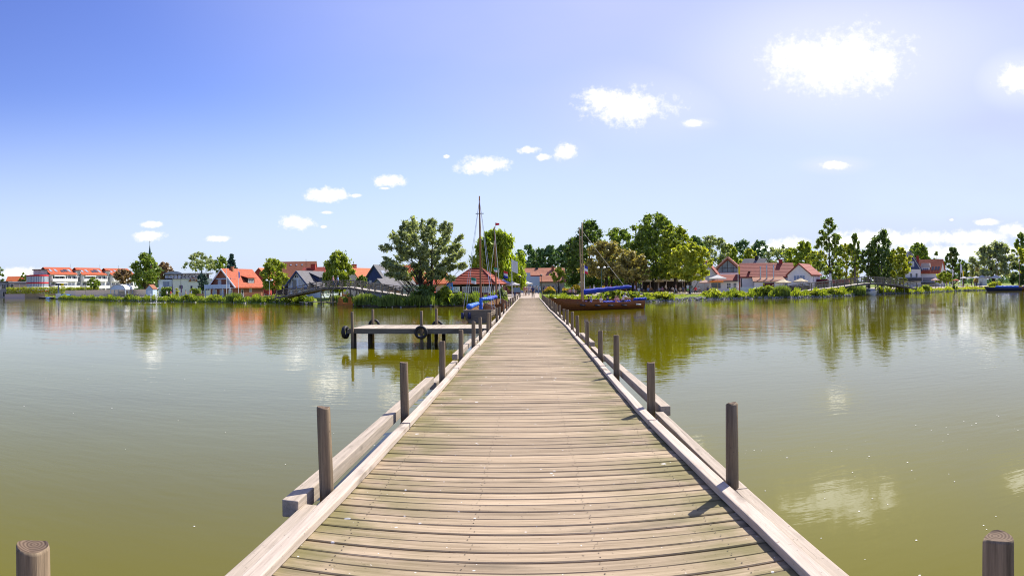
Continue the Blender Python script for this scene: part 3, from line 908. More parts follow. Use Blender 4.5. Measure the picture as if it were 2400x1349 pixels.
# left bank
tree('tree', 'sliver of a dark tree crown at the far left edge of the view', -10, 330, 617, 34, 'dark', n=24, per=60, leaf=0.8)
tree('tree', 'dark green tree top behind the beige block, left of the round glass tower', 55, 330, 640, 22, 'mid', 'oval', n=20, per=60, leaf=0.7)
tree('tree', 'brownish olive low tree before the white apartment terraces', 290, 205, 634, 46, 'copper', 'round', plume=.45, bottom=662, n=36, per=70, leaf=0.5)
tree('young_tree', 'small young tree standing before the white apartment terraces', 219, 225, 652, 27, 'mid', 'oval', bottom=674, n=22, per=50, leaf=0.5, trunk=0.14)
tree('tree', 'tall dark olive tree beside the blue hut and in front of the church spire', 340, 185, 594, 62, 'mid', 'oval', bottom=672, n=64, per=110, leaf=0.46, trunk=0.36)
tree('tree', 'coppery brown tree between the tall olive tree and the white modern house', 382, 200, 617, 56, 'copper', 'round', plume=.45, bottom=668, n=50, per=80, leaf=0.5)
tree('tree', 'airy spreading tree rising behind the roof of the white modern house', 472, 260, 594, 72, 'olive', 'dome', plume=.35, bottom=634, n=60, per=60, leaf=0.5, trunk=0.3, clump=0.15)
tree('tree', 'loose green tree between the airy tree and the dark spruce', 517, 270, 600, 40, 'mid', 'oval', bottom=640, n=36, per=60, leaf=0.55)
tree('spruce', 'dark blue-green spruce behind the ridge of the red-roofed chalet', 543, 262, 596, 34, 'spruce', 'cone', bottom=650, n=60, per=80, leaf=0.55, clump=0.18, trunk=0.2)
tree('cypress', 'narrow dark evergreen between the white modern house and the chalet', 475, 158, 641, 24, 'spruce', 'column', bottom=680, n=40, per=70, leaf=0.3, clump=0.32, trunk=0.12)
tree('maple', 'round dense maple before the brown-roofed house, behind the twin globe lamp', 640, 128, 611, 62, 'bright', 'round', plume=.45, bottom=676, n=60, per=120, leaf=0.36, trunk=0.2, clump=0.22)
tree('birch', 'yellow-green drooping birch behind the crest of the left footbridge', 795, 118, 589, 68, 'bright', 'oval', bottom=674, n=58, per=110, leaf=0.34, droop=0.7, aspect=2.4, trunk=0.18, clump=0.2)
tree('shrub', 'fresh green bush behind the right-hand ramp of the left footbridge', 846, 108, 647, 34, 'mid', 'dome', plume=.35, bottom=672, n=24, per=70, leaf=0.3, trunk=0.08, cat='shrub')
tree('olive_willow', 'big many-stemmed grey-olive willow leaning over the water left of the boathouse', 994, 86.5, 526, 208, 'olive', 'willow', bottom=656, n=104, per=200, leaf=0.23, trunk=0.5, stems=3, clump=0.115, aspect=3.0, depth=9, nlimb=60, seed=5, plume=1.0)
tree('weeping_willow', 'bright yellow-green weeping willow behind the boathouse roof', 1163, 112, 541, 124, 'weep', 'dome', plume=.35, bottom=665, n=95, per=150, leaf=0.32, droop=1.1, aspect=3.2, trunk=0.4, clump=0.17, seed=11)
# wooded rise behind the square
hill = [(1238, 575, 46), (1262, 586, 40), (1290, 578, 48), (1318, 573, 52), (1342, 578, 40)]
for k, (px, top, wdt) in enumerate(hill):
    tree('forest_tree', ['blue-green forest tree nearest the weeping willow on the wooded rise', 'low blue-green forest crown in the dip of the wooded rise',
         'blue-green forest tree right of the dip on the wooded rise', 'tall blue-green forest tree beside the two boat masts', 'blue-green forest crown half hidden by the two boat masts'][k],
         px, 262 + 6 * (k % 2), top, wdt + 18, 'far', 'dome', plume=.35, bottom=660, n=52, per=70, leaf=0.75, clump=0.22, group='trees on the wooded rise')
# right of the pier
tree('young_tree', 'slim two-toned young tree before the red-tiled building on the square', 1309, 140, 627, 32, 'bright', 'oval', bottom=664, n=26, per=70, leaf=0.35, trunk=0.1)
tree('lime_tree', 'tall dark lime tree directly behind the two boat masts', 1383, 150, 517, 92, 'dark', 'oval', bottom=672, n=80, per=110, leaf=0.5, trunk=0.35, clump=0.19)
tree('lime_tree', 'dark shrouded lime tree left of the tall one, next to the square', 1347, 158, 556, 70, 'dark', 'oval', bottom=668, n=60, per=90, leaf=0.5, trunk=0.3)
tree('lime_tree', 'dark green lime tree between the tall one and the big bright tree', 1446, 160, 537, 104, 'mid', 'dome', plume=.35, bottom=670, n=76, per=100, leaf=0.5, trunk=0.34)
tree('tan_tree', 'tan-brown leaved clipped tree with several dark trunks behind the blue boom', 1424, 122, 567, 112, 'tan', 'dome', plume=.35, bottom=655, n=80, per=130, leaf=0.36, trunk=0.36, stems=3, clump=0.19, depth=7)
tree('tan_tree', 'smaller tan-brown leaved tree at the right end of the brown hedge of trees', 1479, 117, 590, 82, 'tan', 'dome', plume=.35, bottom=658, n=60, per=120, leaf=0.36, trunk=0.3, stems=2, clump=0.2, depth=6)
tree('plane_tree', 'tallest dense dark-green tree over the cafe terrace', 1537, 128, 506, 124, 'mid', 'round', plume=.45, bottom=652, n=100, per=140, leaf=0.42, trunk=0.38, clump=0.18)
tree('plane_tree', 'sunlit green tree overlapping the right flank of the tallest one', 1583, 121, 533, 96, 'bright', 'round', plume=.45, bottom=655, n=80, per=130, leaf=0.40, trunk=0.3, clump=0.18)
tree('plane_tree', 'low yellow-green tree at the right end of the cafe terrace', 1617, 111, 575, 88, 'yellow', 'round', plume=.45, bottom=655, n=76, per=130, leaf=0.36, trunk=0.22, clump=0.18)
tree('plane_tree', 'dark tree with a slim trunk deep inside the cafe terrace', 1508, 140, 560, 76, 'dark', 'round', plume=.45, bottom=655, n=50, per=100, leaf=0.45, trunk=0.28)
# backdrop on the right
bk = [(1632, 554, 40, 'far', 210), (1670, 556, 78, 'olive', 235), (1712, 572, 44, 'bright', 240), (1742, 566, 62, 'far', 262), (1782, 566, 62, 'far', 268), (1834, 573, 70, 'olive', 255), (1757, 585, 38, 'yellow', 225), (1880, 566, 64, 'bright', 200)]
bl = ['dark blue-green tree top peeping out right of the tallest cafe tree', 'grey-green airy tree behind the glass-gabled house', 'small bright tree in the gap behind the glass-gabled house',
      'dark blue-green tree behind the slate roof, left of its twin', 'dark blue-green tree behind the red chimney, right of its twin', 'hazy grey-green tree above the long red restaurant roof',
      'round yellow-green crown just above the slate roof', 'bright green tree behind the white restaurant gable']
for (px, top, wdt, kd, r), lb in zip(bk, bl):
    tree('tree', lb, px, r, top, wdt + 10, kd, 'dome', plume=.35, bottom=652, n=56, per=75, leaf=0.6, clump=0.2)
tree('alder', 'tall open alder with a straight trunk rising behind the white tower-shaped column', 1945, 150, 508, 84, 'mid', 'alder', plume=.5, bottom=655, n=70, per=75, leaf=0.40, trunk=0.24, clump=0.15, nlimb=40, seed=3)
tree('tree', 'yellow-green tree between the restaurant gable and the tall alder', 1917, 162, 590, 58, 'yellow', 'round', plume=.45, bottom=664, n=46, per=90, leaf=0.42)
tree('tree', 'yellow-green broad tree right of the alder above the bridge ramp', 1985, 158, 572, 66, 'yellow', 'round', plume=.45, bottom=664, n=56, per=100, leaf=0.42)
tree('birch', 'dark birch with a small tufted top right of the alder', 2005, 152, 547, 42, 'mid', 'alder', plume=.5, bottom=640, n=40, per=70, leaf=0.40, pale=True)
tree('birch', 'dark mid-height tree between the two birches above the bridge', 2036, 146, 566, 54, 'dark', 'oval', bottom=662, n=50, per=90, leaf=0.40)
tree('birch', 'tall dark drooping birch above the right footbridge crest', 2067, 146, 533, 62, 'dark', 'oval', bottom=660, n=60, per=90, leaf=0.38, droop=0.6, aspect=2.2, pale=True)
tree('tree', 'yellow-green tree in front of the slate-blue house on the right', 2108, 148, 582, 56, 'yellow', 'round', plume=.45, bottom=662, n=54, per=100, leaf=0.4)
tree('tree', 'shaded green tree filling the gap left of the slate-blue house', 2088, 158, 585, 50, 'mid', 'round', plume=.45, bottom=664, n=44, per=90, leaf=0.42)
tree('tree', 'mid-green tree behind the ridge of the slate-blue house', 2152, 240, 572, 72, 'mid', 'dome', plume=.35, bottom=630, n=50, per=80, leaf=0.6)
tree('tree', 'small feathery tree behind the right end of the red roof', 2195, 235, 588, 20, 'mid', 'oval', bottom=640, n=16, per=50, leaf=0.5)
tree('tree', 'dark pointed tree right of the red-roofed house', 2233, 215, 580, 54, 'dark', 'alder', plume=.5, bottom=655, n=56, per=90, leaf=0.5, clump=0.18)
tree('tree', 'dark small tree right of the pointed tree behind the flagpoles', 2258, 222, 608, 34, 'dark', 'oval', bottom=655, n=30, per=80, leaf=0.5)
tree('shrub', 'bright round bush by the terrace left of the flagpoles', 2213, 180, 638, 40, 'bright', 'dome', plume=.35, bottom=662, n=34, per=80, leaf=0.4, trunk=0.1, cat='shrub')
tree('tree', 'thin brownish tree at the left foot of the leaning willow', 2289, 215, 622, 26, 'tan', 'oval', bottom=660, n=18, per=60, leaf=0.45)
tree('olive_willow', 'leaning grey-green willow over the right-hand cafe umbrellas', 2332, 188, 570, 110, 'olive', 'dome', plume=.35, bottom=648, n=90, per=120, leaf=0.42, trunk=0.5, lean=(-2.5, 0), clump=0.16, aspect=2.3, nlimb=26)
tree('tree', 'tall dark open tree at the right edge of the view', 2392, 205, 545, 50, 'mid', 'alder', plume=.5, bottom=620, n=40, per=70, leaf=0.45)
tree('tree', 'bright yellow-green tree cut by the right edge of the view', 2412, 190, 575, 60, 'yellow', 'round', plume=.45, bottom=640, n=46, per=90, leaf=0.45)
tree('tree', 'dark tree low behind the boats at the right edge', 2392, 185, 622, 46, 'dark', 'round', plume=.45, bottom=668, n=30, per=80, leaf=0.45)

# bushes that stand out along the bank
def bush(label, px, d, top, width, kind, n=16, per=70, leaf=0.22, name='shrub', group=None, aspect=1.8, shape='dome', clump=0.3):
    r = shore(px) + d
    z0 = gz(px, r)
    rg = np.random.default_rng(int(px * 11 + top))
    H = max(0.3, Z(px, top, r) - z0)
    W = M(width, r)
    q, cs = make_crown(rg, W, min(W, 2.2), 0.05, H, n, per, leaf, shape, clump, 0, aspect)
    root = empty(name, label, 'shrub' if name == 'shrub' else name.replace('_', ' '), G(px, r, z0 - 0.05), 0, group)
    link('foliage', quads_mesh('foliage', q, LM[kind]), root)
    mb = MB()
    for c, cr in cs[:6]:
        mb.tube([(c[0] * .3, c[1] * .3, -0.1), (c[0] * .7, c[1] * .7, c[2] * .6), tuple(c)], [.03, .02, .008], 4, cap=False)
    mb.build('stem', bark, root)
    return root
def reeds(label, px, d, top, width, n=420, kind='reed', depth=1.6):
    r = shore(px) + d
    z0 = gz(px, r)
    H = max(0.5, Z(px, top, r) - z0)
    W = M(width, r)
    rg = np.random.default_rng(int(px * 3 + top))
    x = rg.uniform(-W / 2, W / 2, n); y = rg.uniform(-depth / 2, depth / 2, n)
    h = H * rg.uniform(0.6, 1.05, n) * (1 - 0.35 * np.abs(x / (W / 2)) ** 3)
    a = rg.uniform(0, 2 * math.pi, n); w = rg.uniform(0.03, 0.07, n)
    lx = rg.normal(0, 0.16, n) * h; ly = rg.normal(0, 0.16, n) * h
    b = np.stack([x, y, np.full(n, -0.15)], 1)
    dx = np.stack([np.cos(a) * w, np.sin(a) * w, np.zeros(n)], 1)
    tip = np.stack([x + lx, y + ly, h], 1)
    midp = np.stack([x + lx * .35, y + ly * .35, h * 0.6], 1)
    q1 = np.stack([b - dx, b + dx, midp + dx * .9, midp - dx * .9], 1)
    q2 = np.stack([midp - dx * .9, midp + dx * .9, tip + dx * .15, tip - dx * .15], 1)
    o = link('reeds', quads_mesh('reeds', np.concatenate([q1, q2]), LM[kind]))
    o.location = G(px, r, z0)
    o.rotation_euler = (0, 0, -az(px))
    return tag(o, label, 'reeds')
bush('low dark bush on the bank in front of the parked bicycles', 305, 2.2, 690, 26, 'mid')
bush('rounded bank bush beside the fountain, before the lamp post', 438, 1.8, 691, 34, 'bright')
bush('pale green clump of bank plants left of the tall reeds before the chalet', 503, 1.8, 692, 26, 'bright')
reeds('tall grey-green reeds on the bank in front of the red-roofed chalet', 548, 1.2, 684, 38)
bush('sunny green bush on the bank before the twin globe lamp', 632, 1.8, 694, 36, 'bright')
bush('bushy green plants at the foot of the left bridge ramp', 680, 1.6, 693, 40, 'bright')
bush('dark bush in the shade under the left bridge ramp', 712, 1.8, 692, 30, 'mid')
reeds('sunlit reeds under the span of the left footbridge', 787, 0.6, 690, 26)
reeds('green reeds right of the wooden hut boat under the bridge', 858, 0.8, 687, 56, 700)
reeds('dark reeds in the shade below the right ramp of the left bridge', 920, 0.6, 690, 70, 800)
reeds('shaded reeds at the foot of the big olive willow', 985, 0.3, 690, 70, 800)
bush('leafy dark undergrowth round the stems of the big olive willow', 1000, 1.5, 668, 60, 'dark', 30, 90, 0.25)
bush('yellow-green leafy bush just right of the olive willow', 1045, 1.4, 672, 40, 'bright', 26, 90, 0.25)
reeds('tall fresh reeds and leafy shoots before the boathouse windows', 1085, 1.0, 686, 62, 900)
bush('green leafy bush on the water edge before the boathouse', 1083, 0.9, 688, 54, 'mid', 26, 90, 0.22)
bush('tall grey-green bush between the boathouse and the pier', 1177, 2.2, 678, 32, 'olive', 24, 80, 0.2)
bush('low green plants right of the pier foot, left of the brown boat', 1291, 1.4, 690, 26, 'bright', 10)
bush('small leafy bush behind the bow of the brown boat', 1330, 1.4, 697, 50, 'bright', 14)
bush('leafy bright bush behind the middle of the brown boat', 1432, 2.0, 681, 70, 'bright', 34, 80)
bush('second leafy bush behind the helmsman in white', 1481, 2.0, 685, 44, 'bright', 22, 80)
bush('flowering low bush left of the lawn and the slipway', 1548, 1.8, 687, 62, 'yellow', 30, 80)
bush('low green bush touching the lawn left of the slipway', 1571, 1.6, 694, 28, 'mid', 12, 70)
bush('yellow-green bank bush just right of the slipway', 1672, 1.8, 681, 60, 'yellow', 28, 80)
bush('green bank bush before the white picket fence', 1718, 1.8, 683, 44, 'bright', 24, 80)
bush('tall leafy bank bush below the cream parasol pair', 1795, 1.8, 672, 68, 'bright', 34, 90)
reeds('tall grassy clump on the bank under the left cream parasol', 1832, 1.4, 667, 40, 600)
bush('golden bank bush at the foot of the right bridge ramp', 1918, 1.5, 680, 42, 'yellow', 20, 70)
bush('bright bank bush along the right bridge ramp', 1952, 1.5, 677, 40, 'yellow', 20, 70)
reeds('large rounded reed bed left of the right bridge trestle', 2003, 0.8, 668, 52, 800)
bush('low green bush at the foot of the right bridge end', 2170, 2.0, 668, 34, 'bright', 16, 60)
bush('dark round bush on the lawn before the right-hand terrace', 2237, 1.6, 669, 14, 'dark', 8, 50)
bush('yellow flowering bush behind the blue boats at the right', 2335, 4.5, 661, 46, 'yellow', 20, 60, 0.3)

# low bank growth and grass nobody could count
def growth(name, px0, px1, d0, d1, n, hlo, hhi, kind, seed, wide=0.12):
    rg = np.random.default_rng(seed)
    px = rg.uniform(px0, px1, n); d = rg.uniform(d0, d1, n)
    P = []
    lump = 0.6 + 0.55 * np.sin(px * 0.21 + seed) * np.sin(px * 0.083 + 2 * seed)
    for a, b in zip(px, d):
        rr = shore(a) + b
        th = az(a)
        P.append((rr * math.sin(th), rr * math.cos(th), gz(a, rr) - 0.03))
    P = np.array(P)
    h = rg.uniform(hlo, hhi, n) * np.clip(lump, 0.25, 1.3)
    a = rg.uniform(0, 2 * math.pi, n)
    w = rg.uniform(0.5, 1.2, n) * wide
    dx = np.stack([np.cos(a) * w, np.sin(a) * w, np.zeros(n)], 1)
    tip = P + np.stack([rg.normal(0, .25, n) * h, rg.normal(0, .25, n) * h, h], 1)
    q = np.stack([P - dx, P + dx, tip + dx * .5, tip - dx * .5], 1)
    o = link(name, quads_mesh(name, q, LM[kind]))
    o['kind'] = 'stuff'
    return o
growth('bank_plants', 105, 735, 0.4, 4.2, 9000, 0.35, 1.05, 'bright', 1)
growth('bank_plants', 105, 735, 0.2, 2.6, 5000, 0.3, 0.8, 'mid', 2)
growth('bank_plants', 800, 1190, 0.2, 3.5, 5200, 0.4, 1.2, 'mid', 3)
growth('bank_plants', 1280, 1580, 0.3, 3.2, 4600, 0.3, 0.75, 'bright', 4)
growth('bank_plants', 1655, 2160, 0.3, 3.6, 8200, 0.35, 1.15, 'bright', 5)
growth('bank_plants', 2150, 2420, 0.3, 3.4, 3000, 0.25, 0.7, 'yellow', 6)
growth('lawn_grass', 60, 735, 2.0, 7, 6000, 0.08, 0.22, 'grass', 7, 0.08)
growth('lawn_grass', 1270, 2420, 2.0, 7.5, 9000, 0.08, 0.22, 'grass', 8, 0.08)
growth('lawn_grass', 0, 110, 0.8, 5, 1200, 0.1, 0.3, 'grass', 9, 0.1)
# riprap along the waterline
stone_m = mat('shore_stone', (0.16, 0.145, 0.125), rough=0.9, scale=2.0, col2=(0.46, 0.43, 0.39), island=0.35)
rg = random.Random(4)
mb = MB()
px = 106.0
while px < 2420:
    skip = 1196 < px < 1275 or 738 < px < 800 or 830 < px < 1180 and rg.random() < 0.7 or px < 700 and rg.random() < 0.45
    rs = shore(px)
    if not skip:
        for _ in range(1 if px < 1000 else 2):
            d = rg.uniform(-0.25, 1.0)
            c = G(px, rs + d, gz(px, rs + d) + 0.05)
            s = rg.uniform(0.10, 0.30)
            i = len(mb.v)
            rot = rg.uniform(0, 6)
            for (a, b, cc) in ((1, 0, -.3), (.2, .9, -.3), (-.9, .3, -.3), (-.3, -.9, -.3), (.5, .1, .6), (-.3, .4, .7), (-.2, -.5, .5)):
                a *= rg.uniform(.7, 1.2); b *= rg.uniform(.7, 1.2)
                mb.v.append((c.x + s * (a * math.cos(rot) - b * math.sin(rot)), c.y + s * (a * math.sin(rot) + b * math.cos(rot)), c.z + s * cc * .8))
            for q in ((0, 1, 4), (1, 5, 4), (1, 2, 5), (2, 6, 5), (2, 3, 6), (3, 0, 6), (0, 4, 6), (4, 5, 6)):
                mb.f.append(tuple(i + k for k in q)); mb.m.append(0)
    px += rg.uniform(0.8, 2.4)
mb.build('shore_stones', stone_m)['kind'] = 'stuff'

# far wood along the skyline, one mass
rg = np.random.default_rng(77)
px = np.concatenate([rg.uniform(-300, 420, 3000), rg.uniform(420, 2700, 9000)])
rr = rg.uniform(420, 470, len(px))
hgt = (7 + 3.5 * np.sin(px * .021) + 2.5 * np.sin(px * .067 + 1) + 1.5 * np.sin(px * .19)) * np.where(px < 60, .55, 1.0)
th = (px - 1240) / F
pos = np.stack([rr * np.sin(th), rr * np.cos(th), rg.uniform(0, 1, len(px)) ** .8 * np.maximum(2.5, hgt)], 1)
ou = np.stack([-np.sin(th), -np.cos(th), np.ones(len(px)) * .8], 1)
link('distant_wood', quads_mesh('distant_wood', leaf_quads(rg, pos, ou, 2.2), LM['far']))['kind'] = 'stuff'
# ------------------------------------------------------------------ buildings
def tile_mat(name, col, period=0.30, var=0.2):
    m = mat(name, tuple(c * (1 - var) for c in col), rough=0.75, scale=2.2, col2=tuple(c * (1 + var) for c in col), spec=0.25)
    t = m.node_tree
    c = N(t, 'ShaderNodeTexCoord')
    w = N(t, 'ShaderNodeTexWave', bands_direction='Z')
    w.inputs['Scale'].default_value = 0.314 / period
    w.inputs['Distortion'].default_value = 0.6
    t.links.new(c.outputs['Object'], w.inputs['Vector'])
    bp = N(t, 'ShaderNodeBump'); bp.inputs['Distance'].default_value = 0.02
    t.links.new(w.outputs['Fac'], bp.inputs['Height'])
    t.links.new(bp.outputs[0], t.nodes['Principled BSDF'].inputs['Normal'])
    return m
T_RED = tile_mat('tiles_bright_red', (0.38, 0.085, 0.036), var=0.28)
T_ORANGE = tile_mat('tiles_orange', (0.48, 0.125, 0.045))
T_BROWN = tile_mat('tiles_brown', (0.27, 0.105, 0.055))
T_DRED = tile_mat('tiles_dark_red', (0.26, 0.055, 0.038))
T_PALE = tile_mat('tiles_pale_terracotta', (0.46, 0.19, 0.11))
T_SLATE = tile_mat('slates_grey', (0.13, 0.125, 0.135))
T_BLUE = tile_mat('slates_blue', (0.055, 0.075, 0.15))
W_WHITE = mat('render_white', (0.74, 0.73, 0.71), rough=0.9, scale=1.5, var=0.06)
W_BLUE = mat('render_bluish_white', (0.62, 0.69, 0.80), rough=0.9, scale=1.5, var=0.06)
W_CREAM = mat('render_cream', (0.60, 0.52, 0.43), rough=0.9, scale=1.5, var=0.08)
W_BEIGE = mat('cladding_beige', (0.46, 0.37, 0.29), rough=0.9, scale=(2.0), var=0.08)
W_GREY = mat('render_grey', (0.30, 0.30, 0.31), rough=0.9, scale=1.5, var=0.1)
W_RED = mat('render_red', (0.36, 0.052, 0.040), rough=0.9, scale=1.5, var=0.1)
W_NAVY = mat('slate_wall_navy', (0.045, 0.065, 0.15), rough=0.7, scale=5, var=0.2)
W_BRICK = mat('brick_red_brown', (0.20, 0.075, 0.048), rough=0.9, scale=9, col2=(0.34, 0.14, 0.085))
W_OBRICK = mat('brick_orange', (0.40, 0.17, 0.085), rough=0.9, scale=9, col2=(0.52, 0.25, 0.13))
W_DARK = mat('dark_timber', (0.035, 0.026, 0.022), rough=0.8, scale=5, var=0.25)
W_STONE = mat('rubble_stone', (0.16, 0.165, 0.19), rough=0.9, scale=4, col2=(0.34, 0.34, 0.37))
W_GREEN = mat('pale_green_render', (0.48, 0.56, 0.50), rough=0.9, scale=1.5, var=0.06)
TRIM_W = mat('trim_white', (0.78, 0.78, 0.77), rough=0.6, scale=3, var=0.04)
TRIM_R = mat('trim_red', (0.52, 0.020, 0.028), rough=0.5, scale=3, var=0.06)
TRIM_B = mat('trim_light_blue', (0.42, 0.53, 0.68), rough=0.6, scale=3, var=0.05)
METAL = mat('galvanised_metal', (0.55, 0.56, 0.58), rough=0.35, scale=4, var=0.1, metal=0.8)
DARKM = mat('dark_painted_metal', (0.04, 0.045, 0.05), rough=0.5, scale=4, var=0.2)
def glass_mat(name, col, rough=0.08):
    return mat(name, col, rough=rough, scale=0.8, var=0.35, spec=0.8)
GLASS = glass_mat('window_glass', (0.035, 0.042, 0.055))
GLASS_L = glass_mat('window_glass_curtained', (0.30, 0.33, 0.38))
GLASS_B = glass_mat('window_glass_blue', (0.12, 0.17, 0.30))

def place(name, label, px, r, yaw=0.0, cat='house', dz=-0.06, group=None):
    return empty(name, label, cat, G(px, r, gz(px, r) + dz), -az(px) + R(yaw), group)
def ridge_map(W, D, ridge):
    if ridge == 'y': return lambda a, b, z: (a, b, z)
    return lambda a, b, z: (b - W / 2, a + D / 2, z)
def shell(root, W, D, hw, hr, ridge, wall, roof, ov=0.35, th=0.16, name='wall', x0=0.0, y0=0.0, roof_name='roof', gable=None):
    """walls with gable ends, and a two-sided roof of real thickness"""
    f = ridge_map(W, D, ridge)
    A, B = (W, D) if ridge == 'y' else (D, W)
    g = lambda a, b, z: (lambda p: (p[0] + x0, p[1] + y0, p[2]))(f(a, b, z))
    mb = MB()
    prof = [(-A / 2, -0.3), (A / 2, -0.3), (A / 2, hw), (0, hw + hr), (-A / 2, hw)]
    i = len(mb.v)
    mb.v += [g(a, 0, z) for a, z in prof] + [g(a, B, z) for a, z in prof]
    mb.f += [(0, 1, 2, 3, 4), (9, 8, 7, 6, 5)]; mb.m += [0, 0]
    for k in range(5):
        k2 = (k + 1) % 5
        mb.f.append((k2, k, 5 + k, 5 + k2)); mb.m.append(0)
    mb.build(name, wall, root)
    rb = MB()
    sl = hr / (A / 2)
    nrm = math.hypot(1, sl)
    for s in (-1, 1):
        e = (s * (A / 2 + ov), hw - ov * sl + 0.012)
        p = (0.0, hw + hr + 0.012)
        up = (0.0, th * nrm)
        i = len(rb.v)
        for b in (-ov, B + ov):
            rb.v += [g(e[0], b, e[1]), g(p[0], b, p[1]), g(p[0], b, p[1] + up[1]), g(e[0], b, e[1] + up[1])]
        for q in ((0, 1, 2, 3), (7, 6, 5, 4), (0, 4, 5, 1), (1, 5, 6, 2), (2, 6, 7, 3), (3, 7, 4, 0)):
            rb.f.append(tuple(i + k for k in q)); rb.m.append(0)
    rb.build(roof_name, roof, root)
    return g
def window(root, face, W, D, u, z, w, h, cols=2, rows=1, glass=None, frame=None, x0=0.0, y0=0.0, name='window', parent=None):
    if face == 'front': P = lambda a, n, c: (x0 + a, y0 - n, c)
    elif face == 'right': P = lambda a, n, c: (x0 + W / 2 + n, y0 + a, c)
    else: P = lambda a, n, c: (x0 - W / 2 - n, y0 + a, c)
    def bx(mb, a0, n0, c0, a1, n1, c1):
        p, q = P(a0, n0, c0), P(a1, n1, c1)
        mb.box(min(p[0], q[0]), min(p[1], q[1]), c0, max(p[0], q[0]), max(p[1], q[1]), c1)
    fr = MB(); t = min(0.09, w * 0.1)
    bx(fr, u - w / 2, 0.004, z, u - w / 2 + t, 0.07, z + h); bx(fr, u + w / 2 - t, 0.004, z, u + w / 2, 0.07, z + h)
    bx(fr, u - w / 2 + t, 0.004, z, u + w / 2 - t, 0.07, z + t); bx(fr, u - w / 2 + t, 0.004, z + h - t, u + w / 2 - t, 0.07, z + h)
    for k in range(1, cols):
        a = u - w / 2 + w * k / cols
        bx(fr, a - t * .35, 0.022, z + t, a + t * .35, 0.06, z + h - t)
    for k in range(1, rows):
        c = z + h * k / rows
        bx(fr, u - w / 2 + t, 0.022, c - t * .3, u + w / 2 - t, 0.055, c + t * .3)
    fo = fr.build(name, frame or TRIM_W, root)
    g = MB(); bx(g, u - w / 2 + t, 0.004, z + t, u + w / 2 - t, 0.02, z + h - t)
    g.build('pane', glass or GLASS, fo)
    return fo
def chimney(root, x, y, z0, z1, w=0.55, m=None, cap=True):
    mb = MB(); mb.box(x - w / 2, y - w / 2, z0, x + w / 2, y + w / 2, z1)
    if cap: mb.box(x - w / 2 - .07, y - w / 2 - .07, z1 + .002, x + w / 2 + .07, y + w / 2 + .07, z1 + 0.1)
    return mb.build('chimney', m or W_BRICK, root)
def skylight(root, mapf, a, b, A, hw, hr, w, h, dark=True):
    """roof window lying in the slope: a = height fraction up the slope, b along the ridge"""
    sl = hr / (A / 2)
    def pt(fr, bb, n):
        aa = -A / 2 * (1 - fr)
        z = hw + hr * fr
        k = math.hypot(1, sl)
        return mapf(aa - n * sl / k, bb, z + 0.17 + n / k + 0.16 * (k - 1))
    f1 = a + h / math.hypot(A / 2, hr)
    mb = MB()
    lo = [pt(a, b, 0), pt(a, b + w, 0), pt(f1, b + w, 0), pt(f1, b, 0)]
    hi = [pt(a, b, .08), pt(a, b + w, .08), pt(f1, b + w, .08), pt(f1, b, .08)]
    mb.v += lo + hi
    for q in ((3, 2, 1, 0), (4, 5, 6, 7), (0, 1, 5, 4), (1, 2, 6, 5), (2, 3, 7, 6), (3, 0, 4, 7)):
        mb.f.append(q); mb.m.append(0)
    return mb.build('skylight', GLASS if dark else GLASS_L, root)

# --- far left: grey modern block, beige block, hedge and garden wall
h = place('modern_house', 'grey flat-roofed modern house cut by the left edge of the view', 8, 300, 12)
mb = MB(); mb.box(-4.5, 0, -0.3, 4, 9, 8.1); mb.build('wall', W_GREY, h)
mb = MB(); mb.box(-4.8, -0.4, 8.1, 4.3, 9.3, 8.5); mb.build('roof', DARKM, h)
for u in (-2.6, 0, 2.4): window(h, 'front', 8, 9, u, 4.8, 1.5, 2.2)
window(h, 'front', 8, 9, 1.2, 1.2, 3.4, 2.4, 3)
h = place('modern_house', 'plain beige flat-roofed block with one window, left of the red-banded glass tower', 42, 300, 8)
mb = MB(); mb.box(-4.3, 0, -0.3, 4.4, 10, 8.0); mb.build('wall', W_BEIGE, h)
mb = MB(); mb.box(-4.5, -0.15, 8.0, 4.6, 10.2, 8.25); mb.build('roof', TRIM_W, h)
window(h, 'front', 8.7, 10, -2.8, 3.6, 1.7, 3.6, 1, 1, GLASS)
h = place('house', 'low house showing only its orange roof above the beige block', 40, 330, -20)
shell(h, 13, 9, 6.2, 3.6, 'x', W_CREAM, T_ORANGE)
hedge = MB()
def hedge_mesh(L, Dp, H, n, seed, leaf=0.35):
    rg = np.random.default_rng(seed)
    p = np.stack([rg.uniform(-L / 2, L / 2, n), rg.uniform(-Dp / 2, Dp / 2, n), rg.uniform(0, H, n) + rg.normal(0, .06, n)], 1)
    o = np.stack([np.zeros(n), -np.ones(n) * .6, np.ones(n) * .8], 1)
    return leaf_quads(rg, p, o, leaf)
def hedge_obj(label, px0, px1, r, top, seed, kind='bright', H=None):
    L = M(px1 - px0, r); pc = (px0 + px1) / 2
    z0 = gz(pc, r); H = H or Z(pc, top, r) - z0
    root = empty('hedge', label, 'hedge', G(pc, r, z0), -az(pc))
    link('foliage', quads_mesh('foliage', hedge_mesh(L, 1.2, H, int(L * 220), seed), LM[kind]), root)
    mb = MB(); k = -L / 2 + .3
    while k < L / 2: mb.tube([(k, 0, -.2), (k + .1, .05, H * .85)], [.04, .015], 4); k += 0.9
    mb.build('stem', bark, root)
hedge_obj('long clipped yellow-green hedge in front of the glass tower and the white apartments', 15, 152, 262, 672.5, 1, 'yellow')
hedge_obj('continuation of the clipped hedge right of the yellow flag post', 152, 232, 240, 673, 2, 'yellow')
hedge_obj('dark green hedge beside the blue hut at the white modern house', 378, 404, 172, 673, 3, 'mid')
hedge_obj('dark green hedge before the chalet terrace', 446, 470, 150, 676, 4, 'mid')
